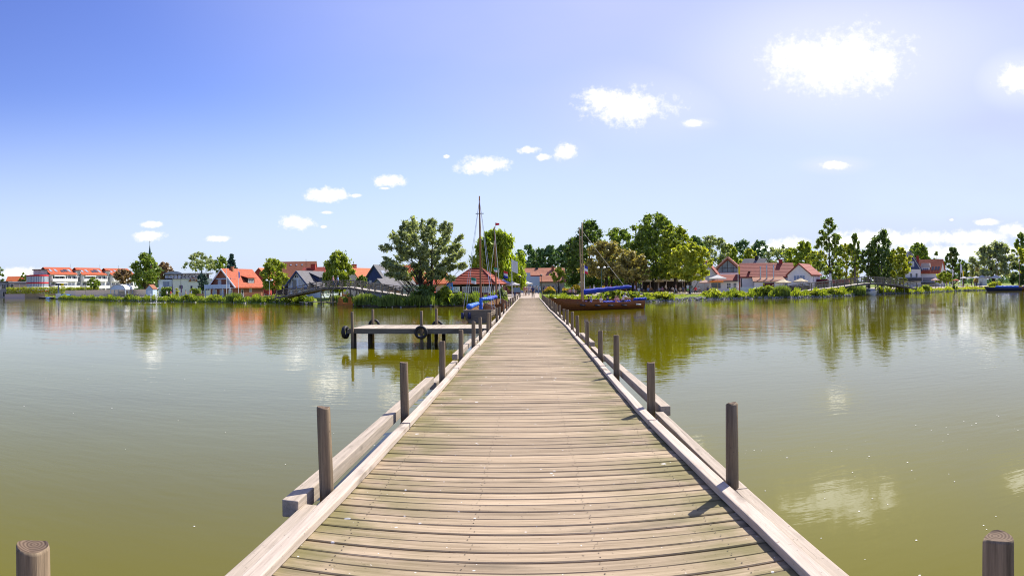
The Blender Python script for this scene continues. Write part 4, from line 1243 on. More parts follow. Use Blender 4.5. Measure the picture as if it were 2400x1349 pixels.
def wall_run(name, label, cat, px0, r0, px1, r1, z_top, m, th=0.3, n=1, cap=None, m2=None):
    a, b = G(px0, r0), G(px1, r1)
    z0 = min(gz(px0, r0), gz(px1, r1)) - 0.1
    root = empty(name, label, cat, (a.x, a.y, z0), math.atan2(b.y - a.y, b.x - a.x))
    L = (b - a).length
    mb = MB(); mb.box(0, -th / 2, -.2, L, th / 2, z_top); mb.build('wall', m, root)
    mb = MB(); mb.box(-.03, -th / 2 - .05, z_top + .002, L + .03, th / 2 + .05, z_top + .1); mb.build('coping', cap or m, root)
    return root
wall_run('garden_wall', 'mauve-grey garden wall under the clipped hedge at the far left', 'wall', 12, 256, 58, 254, 2.5, mat('wall_mauve', (0.50, 0.40, 0.40), var=0.1))
wall_run('garden_wall', 'brown planted garden wall before the glass tower and hedge', 'wall', 59, 254, 152, 246, 2.5, mat('wall_brown', (0.36, 0.27, 0.15), scale=3, var=0.3))
wall_run('garden_wall', 'pale sandstone garden wall behind the bicycles', 'wall', 154, 226, 345, 176, 2.1, mat('wall_sandstone', (0.82, 0.64, 0.46), scale=3, var=0.12))

# --- quay and boat yard at the far left
q = MB()
qa, qb = G(50, shore(50) - 1.2, 0), G(125, shore(125) - 0.6, 0)
d = (qb - qa); L = d.length
qo = empty('quay', 'dark timber quay wall at the far left shore', 'quay', (qa.x, qa.y, 0), math.atan2(d.y, d.x))
mb = MB(); mb.box(0, -0.2, -0.8, L, 0.3, 0.55); mb.build('wall', W_DARK, qo)
mb = MB(); mb.box(-.1, -0.5, 0.56, L + .1, 6.5, 0.72); mb.build('deck', jw, qo)
cr = place('slewing_crane', 'blue-grey crane post with a yellow flag on a white pedestal', 137, 214, 0, 'crane')
mb = MB(); mb.box(-0.95, -0.8, -0.3, 0.85, 0.8, 1.35); mb.build('pedestal', TRIM_W, cr)
mb = MB(); mb.tube([(0, 0, 1.35), (0, 0, 4.9)], [.28, .20], 12); mb.box(-.28, -.28, 4.2, .28, .28, 4.9); mb.build('post', mat('crane_blue_grey', (0.10, 0.13, 0.19), rough=0.5), cr)
mb = MB(); mb.beam((-.2, 0, 4.7), (1.5, 0, 4.3), .12, .14); mb.build('arm', DARKM, cr)
mb = MB()
for k in range(6):
    mb.box(0.75 + k * .17, -.06 + .04 * math.sin(k * 1.3), 3.9, 0.92 + k * .17, -.03 + .04 * math.sin(k * 1.3), 4.75)
mb.build('flag', mat('flag_yellow', (0.85, 0.62, 0.01), var=0.05), cr)
def covered_boat(label, px, r, L, m, yaw):
    o = place('covered_dinghy', label, px, r, yaw, 'boat')
    mb = MB()
    for k in range(13):
        t_ = k / 12; x = (t_ - .5) * L
        wv = 0.75 * (1 - abs(2 * t_ - 1) ** 2.5) + 0.05
        for j in range(7):
            a = math.pi * j / 6
            mb.v.append((x, -wv * math.cos(a), 0.45 + 0.35 * math.sin(a) * (0.5 + wv)))
    for k in range(12):
        for j in range(6):
            a = k * 7 + j; mb.f.append((a, a + 1, a + 8, a + 7)); mb.m.append(0)
    mb.build('cover', m, o, smooth=True)
    mb = MB()
    for k in range(13):
        t_ = k / 12; x = (t_ - .5) * L
        wv = 0.74 * (1 - abs(2 * t_ - 1) ** 2.5) + 0.04
        for j in range(7):
            a = math.pi * j / 6
            mb.v.append((x, -wv * math.cos(a), 0.44 - 0.4 * math.sin(a)))
    for k in range(12):
        for j in range(6):
            a = k * 7 + j; mb.f.append((a, a + 7, a + 8, a + 1)); mb.m.append(0)
    mb.build('hull', TRIM_W, o, smooth=True)
    return o
TARP = mat('tarpaulin_blue', (0.05, 0.20, 0.48), rough=0.6, scale=3, var=0.2)
covered_boat('dinghy under a bright blue cover left of the crane pedestal', 122, 226, 4.6, TARP, 10)
covered_boat('dinghy under a blue cover right of the crane pedestal', 154, 219, 3.8, TARP, -5)
covered_boat('dinghy under a grey-blue cover nearest the quay', 112, 232, 3.6, mat('tarpaulin_grey_blue', (0.30, 0.36, 0.45), rough=0.6), 40)

# --- apartment building with the round glass tower
ap = place('apartment_building', 'long white apartment block with stepped balconies and bright red roofs', 117, 290, 34, 'building')
ap.scale = (1.13, 1, 1)
segs = [(0.2, 13.2), (16.0, 29.0), (31.8, 45.0)]
for k, (x0, x1) in enumerate(segs):
    Ls = x1 - x0
    mb = MB(); mb.box(x0, 0, -.3, x1, 11, 9.6); mb.build('wall', W_WHITE, ap)
    rb = MB()
    for yy0, yy1, za, zb_ in ((-0.7, 5.5, 9.45, 12.9), (5.5, 11.7, 12.9, 9.45)):
        i = len(rb.v)
        for x in (x0 - .3, x1 + .3):
            rb.v += [(x, yy0, za), (x, yy1, zb_), (x, yy1, zb_ + .25), (x, yy0, za + .25)]
        for qd in ((0, 1, 2, 3), (7, 6, 5, 4), (0, 4, 5, 1), (1, 5, 6, 2), (2, 6, 7, 3), (3, 7, 4, 0)):
            rb.f.append(tuple(i + a for a in qd)); rb.m.append(0)
    rb.build('roof', T_RED, ap)
    for j, xx in enumerate((1.0, 3.6, 6.4, 8.3, 10.4)):
        sk = MB()
        for (yy, zz) in ((1.2, 10.5), (3.4, 11.72)):
            pass
        z_at = lambda y: 9.45 + .25 + (y + .7) / 6.2 * 3.45
        a0, a1 = (1.4, 3.6) if j != 2 else (1.2, 2.8)
        w_ = 1.1 if j not in (2, 3) else 1.5
        sk.v += [(x0 + xx, a0, z_at(a0)), (x0 + xx + w_, a0, z_at(a0)), (x0 + xx + w_, a1, z_at(a1)), (x0 + xx, a1, z_at(a1))]
        sk.v += [(p[0], p[1] - .06, p[2] + .1) for p in sk.v[:4]]
        for qd in ((3, 2, 1, 0), (4, 5, 6, 7), (0, 1, 5, 4), (1, 2, 6, 5), (2, 3, 7, 6), (3, 0, 4, 7)):
            sk.f.append(qd); sk.m.append(0)
        sk.build('skylight', GLASS if j in (2, 3) else GLASS_L, ap)
    # stepped balconies
    for lvl, (z, out) in enumerate(((6.6, 1.4), (3.4, 3.2), (0.6, 5.0))):
        b = MB()
        b.box(x0 + .3, -out, z - .25, x1 - .3, -0.01, z)
        b.box(x0 + .3, -out - .12, z - .25, x1 - .3, -out, z + 1.05)
        for xx in (x0 + .2, (x0 + x1) / 2, x1 - .2):
            b.box(xx - .1, -out, z + .002, xx + .1, -0.02, z + 2.2 - .5 * (out - 1.4))
        b.build('balcony', W_WHITE, ap)
        for xx in np.arange(x0 + 1.2, x1 - 1, 2.1):
            window(ap, 'front', 0, 0, float(xx), z + .3, 1.7, 2.1, 2, 1, GLASS if (int(xx * 3) + lvl) % 3 else GLASS_L)
        if lvl < 2 and k != 2:
            a = MB()
            i = len(a.v)
            xa, xb = x0 + 1.2, x0 + 6.6
            a.v += [(xa, -.02, z + 2.7), (xb, -.02, z + 2.7), (xb, -out - .5, z + 2.2), (xa, -out - .5, z + 2.2)]
            a.v += [(p[0], p[1], p[2] + .06) for p in a.v[:4]]
            for qd in ((3, 2, 1, 0), (4, 5, 6, 7), (0, 1, 5, 4), (1, 2, 6, 5), (2, 3, 7, 6), (3, 0, 4, 7)):
                a.f.append(qd); a.m.append(0)
            a.build('awning', W_WHITE, ap)
for x0, x1 in ((13.25, 15.95), (29.05, 31.75)):
    mb = MB(); mb.box(x0, 0.6, -.3, x1, 10.5, 11.6); mb.build('stair_tower', W_GREY, ap)
    mb = MB(); mb.box(x0 - .2, 0.3, 11.6, x1 + .2, 10.8, 11.95); mb.build('roof', T_RED, ap)
    for z in (8.9, 6.3, 3.6): window(ap, 'front', 0, 0, (x0 + x1) / 2, z, 2.0, 2.2, 3, 2, y0=0.6)
for xx, zz in ((13.6, 1.0), (29.5, 1.0), (40.0, .9)):
    mb = MB(); mb.tube([(xx, 5.4, 12.9), (xx, 5.4, 13.2 + 1.6 * zz)], .05, 6); mb.build('aerial', DARKM, ap)
tw = place('glass_tower', 'round glazed corner tower with three red bands and a roof terrace', 88, 288, 0, 'tower')
Rt = 4.9
def drum(z0, z1, rad, m, name, par, n=40):
    mb = MB(); mb.lathe([(rad, z0), (rad, z1)], n=n); return mb.build(name, m, par)
drum(-.3, 10.3, Rt, mat('tower_glazing', (0.10, 0.14, 0.25), rough=0.12, scale=0.7, col2=(0.26, 0.31, 0.42), spec=0.7), 'glazing', tw)
mb = MB()
for k in range(40):
    a = 2 * math.pi * k / 40
    mb.box(-.06, -.07, -.2, .06, .07, 10.2, 0, Matrix.Translation(((Rt + .03) * math.cos(a), (Rt + .03) * math.sin(a), 0)) @ Matrix.Rotation(a, 4, 'Z'))
mb.build('mullions', TRIM_W, tw)
for z in (3.25, 7.0, 10.3): drum(z, z + .62, Rt + .16, TRIM_R, 'red_band', tw)
mb = MB()
for zz in (5.2,):
    for k in range(40):
        a = 2 * math.pi * (k + .5) / 40
        mb.box(-.02, -.36, zz, .05, .36, zz + .5, 0, Matrix.Translation(((Rt + .06) * math.cos(a), (Rt + .06) * math.sin(a), 0)) @ Matrix.Rotation(a, 4, 'Z'))
mb.build('parapet_panels', TRIM_W, tw)
mb = MB()
for k in range(28):
    a = 2 * math.pi * k / 28
    mb.box(-.03, -.03, 10.92, .03, .03, 12.0, 0, Matrix.Translation(((Rt - .1) * math.cos(a), (Rt - .1) * math.sin(a), 0)))
for k in range(28):
    a, b2 = 2 * math.pi * k / 28, 2 * math.pi * (k + 1) / 28
    mb.beam(((Rt - .1) * math.cos(a), (Rt - .1) * math.sin(a), 12.0), ((Rt - .1) * math.cos(b2), (Rt - .1) * math.sin(b2), 12.0), .06, .06)
mb.build('railing', METAL, tw)
mb = MB(); mb.box(-1.8, -1.5, 10.93, 4.2, 3, 13.2); mb.build('penthouse', GLASS_L, tw)
mb = MB(); mb.box(-2.6, -2.4, 13.2, 5.2, 3.6, 13.45); mb.build('roof', DARKM, tw)

# --- vaulted white pavilion, blue hut, church spire
pv = place('pavilion', 'open pavilion with a white barrel roof and a blue arched front', 276, 178, -24, 'pavilion')
Wp, Lp = 4.6, 5.4
mb = MB(); arc = []
for k in range(15):
    a = math.pi * k / 14
    arc.append((Wp / 2 * math.cos(a), 2.1 + 1.45 * math.sin(a)))
for yy in (0, Lp): mb.v += [(x, yy, z) for x, z in arc]
for k in range(14): mb.f.append((k, k + 1, 16 + k, 15 + k)); mb.m.append(0)
ro = mb.build('roof', mat('membrane_white', (0.72, 0.74, 0.76), rough=0.5, var=0.04), pv)
sd = ro.modifiers.new('thick', 'SOLIDIFY'); sd.thickness = 0.08
mb = MB(); inner = [(x * .94, 2.1 + (z - 2.1) * .9) for x, z in arc]
mb.prism(inner, 0.02, 0.08); mb.build('arched_front', TRIM_B, pv)
for x in (-Wp / 2 + .1, Wp / 2 - .1):
    for yy in (0.1, Lp / 2, Lp - .1):
        mb = MB(); mb.box(x - .08, yy - .08, -.3, x + .08, yy + .08, 2.08); mb.build('post', TRIM_B, pv)
mb = MB(); mb.box(-Wp / 2 + .2, Lp - .3, -.3, Wp / 2 - .2, Lp - .2, 1.6); mb.build('back_wall', W_CREAM, pv)
hu = place('hut', 'small light-blue hut with a red tiled roof by the fountain', 350, 158, -30, 'hut')
shell(hu, 1.9, 2.2, 2.2, 0.9, 'y', TRIM_B, T_BROWN, ov=0.12, th=0.1)
mb = MB(); mb.box(-.5, -.05, -.2, .5, -.004, 1.8); mb.build('door', W_BLUE, hu)
sp = place('church_spire', 'slender dark copper church spire showing above the tall olive tree', 352, 420, 0, 'spire')
mb = MB(); mb.box(-3, -3, -.3, 3, 3, 18); mb.build('tower', W_BRICK, sp)
mb = MB(); mb.lathe([(3.2, 18), (1.6, 22.5), (1.0, 25), (.12, 31.5), (.06, 34.5)], n=8); mb.build('spire', mat('copper_dark_green', (0.035, 0.075, 0.075), rough=0.6), sp)
mb = MB(); mb.box(-.6, -.06, 33.4, .6, .06, 33.6); mb.build('cross', DARKM, sp)

# --- white modern house
mh = place('modern_house', 'white flat-roofed modern house with a dark-glazed upper storey', 437, 188, 4)
mb = MB(); mb.box(-4.0, 0, -.3, 7.6, 9, 4.9); mb.build('wall', W_WHITE, mh)
mb = MB(); mb.box(-8.0, 1.0, -.3, -4.02, 8, 4.9); mb.build('side_wing', W_BLUE, mh)
mb = MB(); mb.box(-8.1, -.6, 1.45, -4.6, 1.0, 2.3); mb.build('balcony', W_BLUE, mh)
window(mh, 'front', 0, 0, -5.9, 2.5, 2.0, 1.9, 2, 1, GLASS_B, TRIM_B, y0=1.0)
mb = MB(); mb.box(-6.2, 3.0, 4.9, 7.0, 8.5, 6.6); mb.build('upper_storey', W_DARK, mh)
for k in range(9): window(mh, 'front', 0, 0, -5.6 + k * 1.25, 5.35, 1.0, .9, 2, 1, GLASS_B if k < 4 else GLASS, y0=3.0)
mb = MB(); mb.box(-0.9, 2.2, 6.6, 8.3, 9, 6.85); mb.build('roof', mat('roof_sheet_pale', (0.50, 0.49, 0.46), rough=0.5), mh)
mb = MB(); pr = [(-6.6 + 5.8 * k / 10, 6.6 + 0.85 * math.sin(math.pi * (k / 10)) ** .7) for k in range(11)]
mb.prism(pr, 2.2, 8.8); mb.build('roof', mat('roof_sheet_blue_grey', (0.22, 0.26, 0.34), rough=0.5), mh)
mb = MB(); mb.box(-4.05, -.2, 4.9, 7.7, 3, 5.05); mb.build('parapet', W_WHITE, mh)
mb = MB(); pr = [(.6 + 2.8 * k / 10, 4.3 + 1.15 * math.sin(math.pi * (k / 10)) ** .8) for k in range(11)]
mb.prism(pr, -.25, 0.6); mb.build('eyebrow_dormer', T_BROWN, mh)
window(mh, 'front', 0, 0, 2.0, 4.45, 1.3, .6, 3, 1, y0=-.26)
window(mh, 'front', 0, 0, -1.6, 2.1, 1.2, 1.2, 2, 1)
mb = MB(); mb.box(1.2, -.06, 1.1, 1.75, -.004, 3.0); mb.build('door', W_DARK, mh)
window(mh, 'front', 0, 0, 6.2, 1.6, 1.4, 1.3, 2, 1)

# --- red-roofed chalet
ch = place('chalet', 'brick chalet with a bright orange-red roof and a pale blue balcony', 522, 146, -40)
Wc, Dc, hwc, hrc = 7.4, 10.6, 2.6, 3.75
shell(ch, Wc, Dc, hwc, hrc, 'y', W_BRICK, T_RED, ov=0.55, th=0.2)
mb = MB()
for s in (-1, 1):
    mb.beam((s * (Wc / 2 + .5), -.62, hwc - .45), (0, -.62, hwc + hrc + .12), .1, .3)
mb.build('barge_board', TRIM_W, ch)
mb = MB(); mb.box(-Wc / 2 - .4, -1.7, 2.0, Wc / 2 - .2, -.01, 2.15); mb.box(-Wc / 2 - .4, -1.75, 2.15, Wc / 2 - .2, -1.65, 2.95); mb.build('balcony', TRIM_B, ch)
mb = MB(); mb.box(-2.6, -.05, 4.15, 2.6, -.004, 4.4); mb.build('tie_beam', TRIM_B, ch)
for x in (-Wc / 2 - .2, -1.2, 1.3, Wc / 2 - .3):
    mb = MB(); mb.box(x - .07, -1.65, -.3, x + .07, -1.51, 2.0); mb.build('balcony_post', TRIM_B, ch)
for u in (-.9, 1.6): window(ch, 'front', Wc, Dc, u, 2.5, .95, 1.5, 2, 1, GLASS_L)
for u in (-2.4, -.2, 2.2): window(ch, 'front', Wc, Dc, u, .2, 1.3, 1.6, 2, 1, GLASS_L)
window(ch, 'right', Wc, Dc, 5.6, .5, .9, 1.6, 2, 1, GLASS_L); window(ch, 'right', Wc, Dc, 2.4, .6, .8, 1.2, 1, 1)
dm = MB()                                            # shed dormer on the right slope
dm.prism([(2.7, 3.2), (3.35, 3.2), (3.35, 4.35), (1.6, 4.75), (1.6, 4.5)], 4.8, 7.6); dm.build('dormer', W_DARK, ch)
dm = MB(); dm.prism([(1.0, 5.05), (3.7, 4.4), (3.7, 4.52), (1.0, 5.18)], 4.5, 7.9); dm.build('dormer_roof', T_RED, ch)
window(ch, 'right', 6.72, Dc, 6.2, 3.3, 2.0, .95, 3, 1, GLASS_L)
chimney(ch, .5, 3.0, 5.6, 7.0, .55, W_OBRICK)
wall_run('garden_wall', 'low orange brick garden wall along the side of the chalet', 'wall', 572, 139, 612, 138, 1.1, W_OBRICK)
wall_run('terrace_wall', 'grey planter wall at the chalet terrace', 'wall', 552, 143, 571, 142, 0.8, W_GREY)

# --- houses behind the left bridge
h = place('house', 'house with a red-painted gable wall beside the chalet roof', 607, 172, -22)
shell(h, 5.6, 9, 4.4, 2.9, 'y', W_RED, T_ORANGE, ov=0.2)
h = place('house', 'tall house with a long dark-brown tiled roof behind the round maple', 678, 176, -8)
shell(h, 13.5, 8.5, 5.0, 4.2, 'x', W_DARK, T_BROWN, ov=0.5)
gmap = ridge_map(13.5, 8.5, 'x')
for b in (5.0, 6.6, 8.2, 9.8): skylight(h, gmap, .72, b, 8.5, 5.0, 4.2, .45, .5, False)
for u in (-4, -1.5): window(h, 'front', 13.5, 8.5, u, 2.4, 1.0, 1.3)
h = place('house', 'blue-white house with a grey slate roof and a glazed gable behind the left bridge', 698, 122, -38)
Wb, Db, hwb, hrb = 4.6, 8.0, 2.7, 2.3
shell(h, Wb, Db, hwb, hrb, 'y', W_BLUE, T_SLATE, ov=0.45, th=0.16)
mb = MB()
for s in (-1, 1): mb.beam((s * (Wb / 2 + .42), -.5, hwb - .4), (0, -.5, hwb + hrb + .1), .08, .28)
mb.build('barge_board', W_NAVY, h)
mb = MB(); mb.box(-Wb / 2 - .1, -.9, 1.75, Wb / 2 + 3.0, -.02, 1.95); mb.build('balcony', W_NAVY, h)
window(h, 'front', Wb, Db, -.75, 2.0, 1.2, 1.6, 1, 1, GLASS, W_BLUE); window(h, 'front', Wb, Db, .9, 2.0, 1.5, 1.7, 2, 1, GLASS_L)
window(h, 'front', Wb, Db, -.2, 3.75, 1.0, .7, 2, 1, GLASS, TRIM_W); window(h, 'front', Wb, Db, -1.8, 2.0, .8, 1.6, 1, 1, GLASS_L)
window(h, 'front', Wb, Db, -.6, .1, 1.6, 1.4, 2, 1, GLASS, TRIM_W); window(h, 'front', Wb, Db, 1.3, .1, 1.2, 1.4, 2, 1, GLASS_L)
mb = MB(); mb.box(Wb / 2, 1.0, -.3, Wb / 2 + 2.4, Db, 2.0); mb.build('side_wing', W_BLUE, h)
mb = MB(); mb.prism([(Wb / 2 - .6, 3.1), (Wb / 2 + 2.8, 1.75), (Wb / 2 + 2.8, 1.9), (Wb / 2 - .6, 3.3)], .6, Db + .4); mb.build('side_roof', T_SLATE, h)
dm = MB(); dm.prism([(.5, 4.62), (2.5, 3.75), (2.5, 3.0), (.5, 3.4)], 3.4, 7.4); dm.build('dormer', W_NAVY, h)
dm = MB(); dm.prism([(.2, 4.86), (2.8, 3.85), (2.8, 3.98), (.2, 5.0)], 3.1, 7.7); dm.build('dormer_roof', T_SLATE, h)
for yy in (1.6, 3.4): window(h, 'right', Wb + 4.8, Db, yy, .6, .9, 1.3, 1, 1, GLASS_L)
h = place('house', 'house with a tall red brick chimney behind the slate-roofed blue house', 731, 150, -15)
shell(h, 5.2, 6, 4.9, 1.8, 'x', W_BRICK, T_DRED, ov=0.3)
chimney(h, -.2, 2.4, 5.6, 7.5, 1.1, W_RED); chimney(h, -1.5, 2.6, 5.4, 6.6, .5, W_DARK)
mb = MB(); mb.tube([(-1.9, 2, 6), (-1.9, 2, 8.8)], .04, 5); mb.beam((-2.3, 2, 8.2), (-1.5, 2, 8.2), .03, .03); mb.beam((-2.2, 2, 7.6), (-1.6, 2, 7.6), .03, .03); mb.build('aerial', DARKM, h)
h = place('house', 'small house with an orange chimney just left of the drooping birch', 766, 152, -10)
shell(h, 4, 6, 4.0, 1.6, 'x', W_CREAM, T_ORANGE, ov=0.3); chimney(h, -1.2, 3, 5, 6.3, .7, W_OBRICK)
h = place('house', 'long-roofed orange house with a brick chimney right of the drooping birch', 826, 132, -40)
shell(h, 5.0, 8, 2.8, 2.9, 'y', W_CREAM, T_ORANGE, ov=0.35); chimney(h, -.3, 1.0, 4.8, 6.6, .75, W_RED)
h = place('house', 'small house with a pinkish gable and orange roof left of the navy gable', 842, 160, -28)
shell(h, 4.2, 7, 4.2, 2.2, 'y', mat('render_pinkish', (0.50, 0.34, 0.28)), T_ORANGE, ov=0.25)
h = place('house', 'house with a large navy-blue slated gable and grey roof at the left bridge', 878, 114, -38)
shell(h, 5.6, 8.5, 2.3, 3.3, 'y', W_NAVY, T_SLATE, ov=0.3, th=0.18)
gm2 = ridge_map(5.6, 8.5, 'y')
mb = MB(); mb.prism([(.9, 4.78), (1.9, 3.62), (1.9, 3.7), (.9, 4.88)], .5, 1.6); mb.build('skylight', GLASS_L, h)
window(h, 'front', 5.6, 8.5, -.9, 2.4, .5, .7, 1, 1, GLASS_L)
chimney(h, .1, 3, 5.2, 6.2, .4)
h = place('outbuilding', 'low rubble-stone gabled annexe in front of the navy gable', 885, 106, -36, 'annexe')
shell(h, 3.4, 4.4, 1.7, 1.45, 'y', W_STONE, T_SLATE, ov=0.2, th=0.12)
mb = MB(); mb.box(1.72, .3, -.3, 3.6, 4.2, 1.3); mb.build('side_wing', W_OBRICK, h)
mb = MB(); mb.prism([(1.2, 2.3), (4.0, 1.3), (4.0, 1.42), (1.2, 2.44)], .05, 4.5); mb.build('side_roof', T_SLATE, h)
window(h, 'right', 7.2, 4.4, 1.4, .4, .5, .7, 1, 1)
h = place('house', 'orange-roofed house mostly hidden behind the left side of the olive willow', 935, 138, -25)
shell(h, 7, 8, 3.6, 2.9, 'x', W_CREAM, T_ORANGE, ov=0.3)
h = place('house', 'dark red-walled house glimpsed through the stems of the olive willow', 972, 120, -12)
shell(h, 5.5, 7, 2.9, 2.2, 'x', W_RED, T_ORANGE, ov=0.3); window(h, 'front', 5.5, 7, .5, 1.1, 1, 1.2)
h = place('house', 'orange-roofed house glimpsed between the olive willow and the boathouse', 1018, 130, 5)
shell(h, 5.6, 7, 2.4, 2.2, 'x', W_CREAM, T_ORANGE, ov=0.3); window(h, 'front', 5.6, 7, 0, .8, 1, 1.2)
h = place('kiosk', 'low pale-green flat kiosk with two small windows under the olive willow', 968, 100, -5, 'kiosk')
mb = MB(); mb.box(-1.6, 0, -.3, 1.6, 3, 1.9); mb.build('wall', W_GREEN, h)
mb = MB(); mb.box(-1.8, -.2, 1.9, 1.8, 3.2, 2.05); mb.build('roof', TRIM_W, h)
for u in (-.7, .6): window(h, 'front', 3.2, 3, u, .95, .5, .45, 1, 1, GLASS, W_GREEN)

# --- brick boathouse with hipped roof
bh = place('boathouse', 'dark timber and brick boathouse with white windows and a red hipped roof', 1107, 99, -16, 'boathouse')
Wk, Dk, hk = 6.6, 6.0, 2.15
mb = MB(); mb.box(-Wk / 2, 0, -.3, Wk / 2, Dk, .75); mb.build('plinth', W_BRICK, bh)
mb = MB(); mb.box(-Wk / 2 + .02, .02, .75, Wk / 2 - .02, Dk - .02, hk); mb.build('wall', W_DARK, bh)
ov = .55; ze = hk - .05; zr = hk + 2.35
e = [(-Wk / 2 - ov, -ov, ze), (Wk / 2 + ov, -ov, ze), (Wk / 2 + ov, Dk + ov, ze), (-Wk / 2 - ov, Dk + ov, ze)]
r1, r2 = (-1.1, Dk / 2, zr), (.75, Dk / 2, zr)
mb = MB()
def rows(a, b, c, d, n=9):                       # courses of tiles, each lapping over the one below
    a, b, c, d = map(Vector, (a, b, c, d))
    nn = (b - a).cross(d - a).normalized()
    for k in range(n):
        t0, t1 = k / n, (k + 1) / n
        p = [a.lerp(d, t0), b.lerp(c, t0), b.lerp(c, t1), a.lerp(d, t1)]
        lo = [q for q in p]
        hi = [p[0] + nn * .13, p[1] + nn * .13, p[2] + nn * .04, p[3] + nn * .04]
        i = len(mb.v); mb.v += [tuple(q) for q in lo + hi]
        for qd in ((3, 2, 1, 0), (4, 5, 6, 7), (0, 1, 5, 4), (1, 2, 6, 5), (2, 3, 7, 6), (3, 0, 4, 7)):
            mb.f.append(tuple(i + q for q in qd)); mb.m.append(0)
rows(e[0], e[1], r2, r1); rows(e[1], e[2], r2, r2); rows(e[2], e[3], r1, r2); rows(e[3], e[0], r1, r1)
mb.build('roof', tile_mat('tiles_boathouse_red', (0.36, 0.085, 0.05)), bh)
mb = MB()
for a, b in ((e[1], r2), (e[0], r1), (r1, r2), (e[2], r2)): mb.tube([Vector(a) + Vector((0, 0, .12)), Vector(b) + Vector((0, 0, .12))], .12, 6)
mb.build('ridge_tiles', T_DRED, bh)
for u in (-.95, .65): window(bh, 'front', Wk, Dk, u, .8, 1.4, .98, 4, 3, GLASS)
window(bh, 'front', Wk, Dk, 2.3, .8, 1.4, .98, 4, 3, GLASS_L)
window(bh, 'right', Wk, Dk, 1.5, .8, 1.8, .98, 4, 3, GLASS_L); window(bh, 'right', Wk, Dk, 4.2, .8, 1.8, .98, 4, 3, GLASS_L)
for x in (-1.8, -.15, 1.5, 3.1):
    mb = MB(); mb.box(x - .1, -.06, .3, x + .1, -.004, hk - .02); mb.build('timber_post', W_DARK, bh)
def board(name, label, cat, px, r, w, z0, z1, m, m2=None, posts=True, yaw=0):
    o = place(name, label, px, r, yaw, cat)
    mb = MB(); mb.box(-w / 2, -.04, z0, w / 2, .04, z1); mb.build('panel', m, o)
    mb = MB()
    for x in (-w / 2 + .08, w / 2 - .08): mb.box(x - .04, .045, -.3, x + .04, .12, z1)
    if posts: mb.build('post', DARKM, o)
    return o
bd = board('notice_board', 'white notice board with small grey pictures left of the boathouse windows', 'notice board', 1069, 97.2, 1.1, .95, 1.75, TRIM_W, yaw=-16)
mb = MB()
NOTE = mat('notice_print', (0.30, 0.30, 0.36), scale=14, var=0.6)
for (a, c, w_, h_) in ((-.4, 1.1, .25, .2), (-.05, 1.35, .22, .22), (.3, 1.1, .2, .16), (-.35, 1.45, .18, .14)):
    mb = MB(); mb.box(a, -.055, c, a + w_, -.042, c + h_); mb.build('notice', NOTE, bd)
pb = board('poster_board', 'bright blue poster board with red and white print left of the boathouse', 'poster', 1054, 96.8, .95, 1.25, 2.35, mat('poster_blue', (0.04, 0.20, 0.62), rough=0.5, scale=6, var=0.3), yaw=-16)
mb = MB()
PRNT = mat('poster_print', (0.55, 0.08, 0.10), scale=5, col2=(0.7, 0.7, 0.75))
for (a, c, w_, h_) in ((-.4, 1.35, .3, .12), (.05, 1.5, .3, .25), (-.3, 1.9, .5, .1), (-.1, 2.1, .4, .08)):
    mb = MB(); mb.box(a, -.055, c, a + w_, -.042, c + h_); mb.build('print', PRNT, pb)

# --- square beyond the pier
h = place('inn', 'pale building with a long terracotta roof and a stepped blue-white shop front', 1268, 158, 3, 'building')
shell(h, 11.5, 9, 2.9, 3.1, 'x', W_CREAM, T_PALE, ov=0.5, th=0.2)
mb = MB(); mb.box(-5.8, -1.7, -.3, -.4, -.02, 4.05); mb.build('shop_front', TRIM_B, h)
mb = MB(); mb.box(-3.75, -1.7, 4.05, -2.65, -.5, 4.95); mb.build('parapet_step', TRIM_B, h)
mb = MB(); mb.box(-5.9, -1.78, 1.55, -.3, -1.7, 1.75); mb.build('cornice', TRIM_W, h)
mb = MB(); mb.box(-5.5, -.5, 4.06, .3, .6, 4.35); mb.build('dark_barge', T_DRED, h)
for u in (-5.1, -4.0, -1.6): window(h, 'front', 0, 0, u, .1, .8, 1.3, 1, 1, GLASS_L, y0=-1.7)
window(h, 'front', 0, 0, -2.9, .0, 1.3, 1.4, 2, 1, GLASS, y0=-1.7)
for u in (.8, 1.9, 3.0, 4.4): window(h, 'front', 11.5, 9, u, .3, .7, 1.5, 1, 1, GLASS, TRIM_W)
chimney(h, 3.2, 3.6, 5.4, 6.6, .6); 
mb = MB(); mb.box(-1.1, 4.0, 5.9, -.5, 4.6, 6.35); mb.build('roof_hatch', DARKM, h)
h = place('half_timbered_house', 'dark half-timbered gable house beside the white flagpole', 1200, 134, 6, 'house')
shell(h, 3.0, 5, 3.0, 2.2, 'y', W_BRICK, T_DRED, ov=0.3)
for x in (-1.2, -.4, .4, 1.2):
    mb = MB(); mb.box(x - .07, -.05, .2, x + .07, -.004, 3.0); mb.build('timber', W_DARK, h)
window(h, 'front', 3.2, 7, 0, 1.6, .6, .9, 1, 1, GLASS_L)

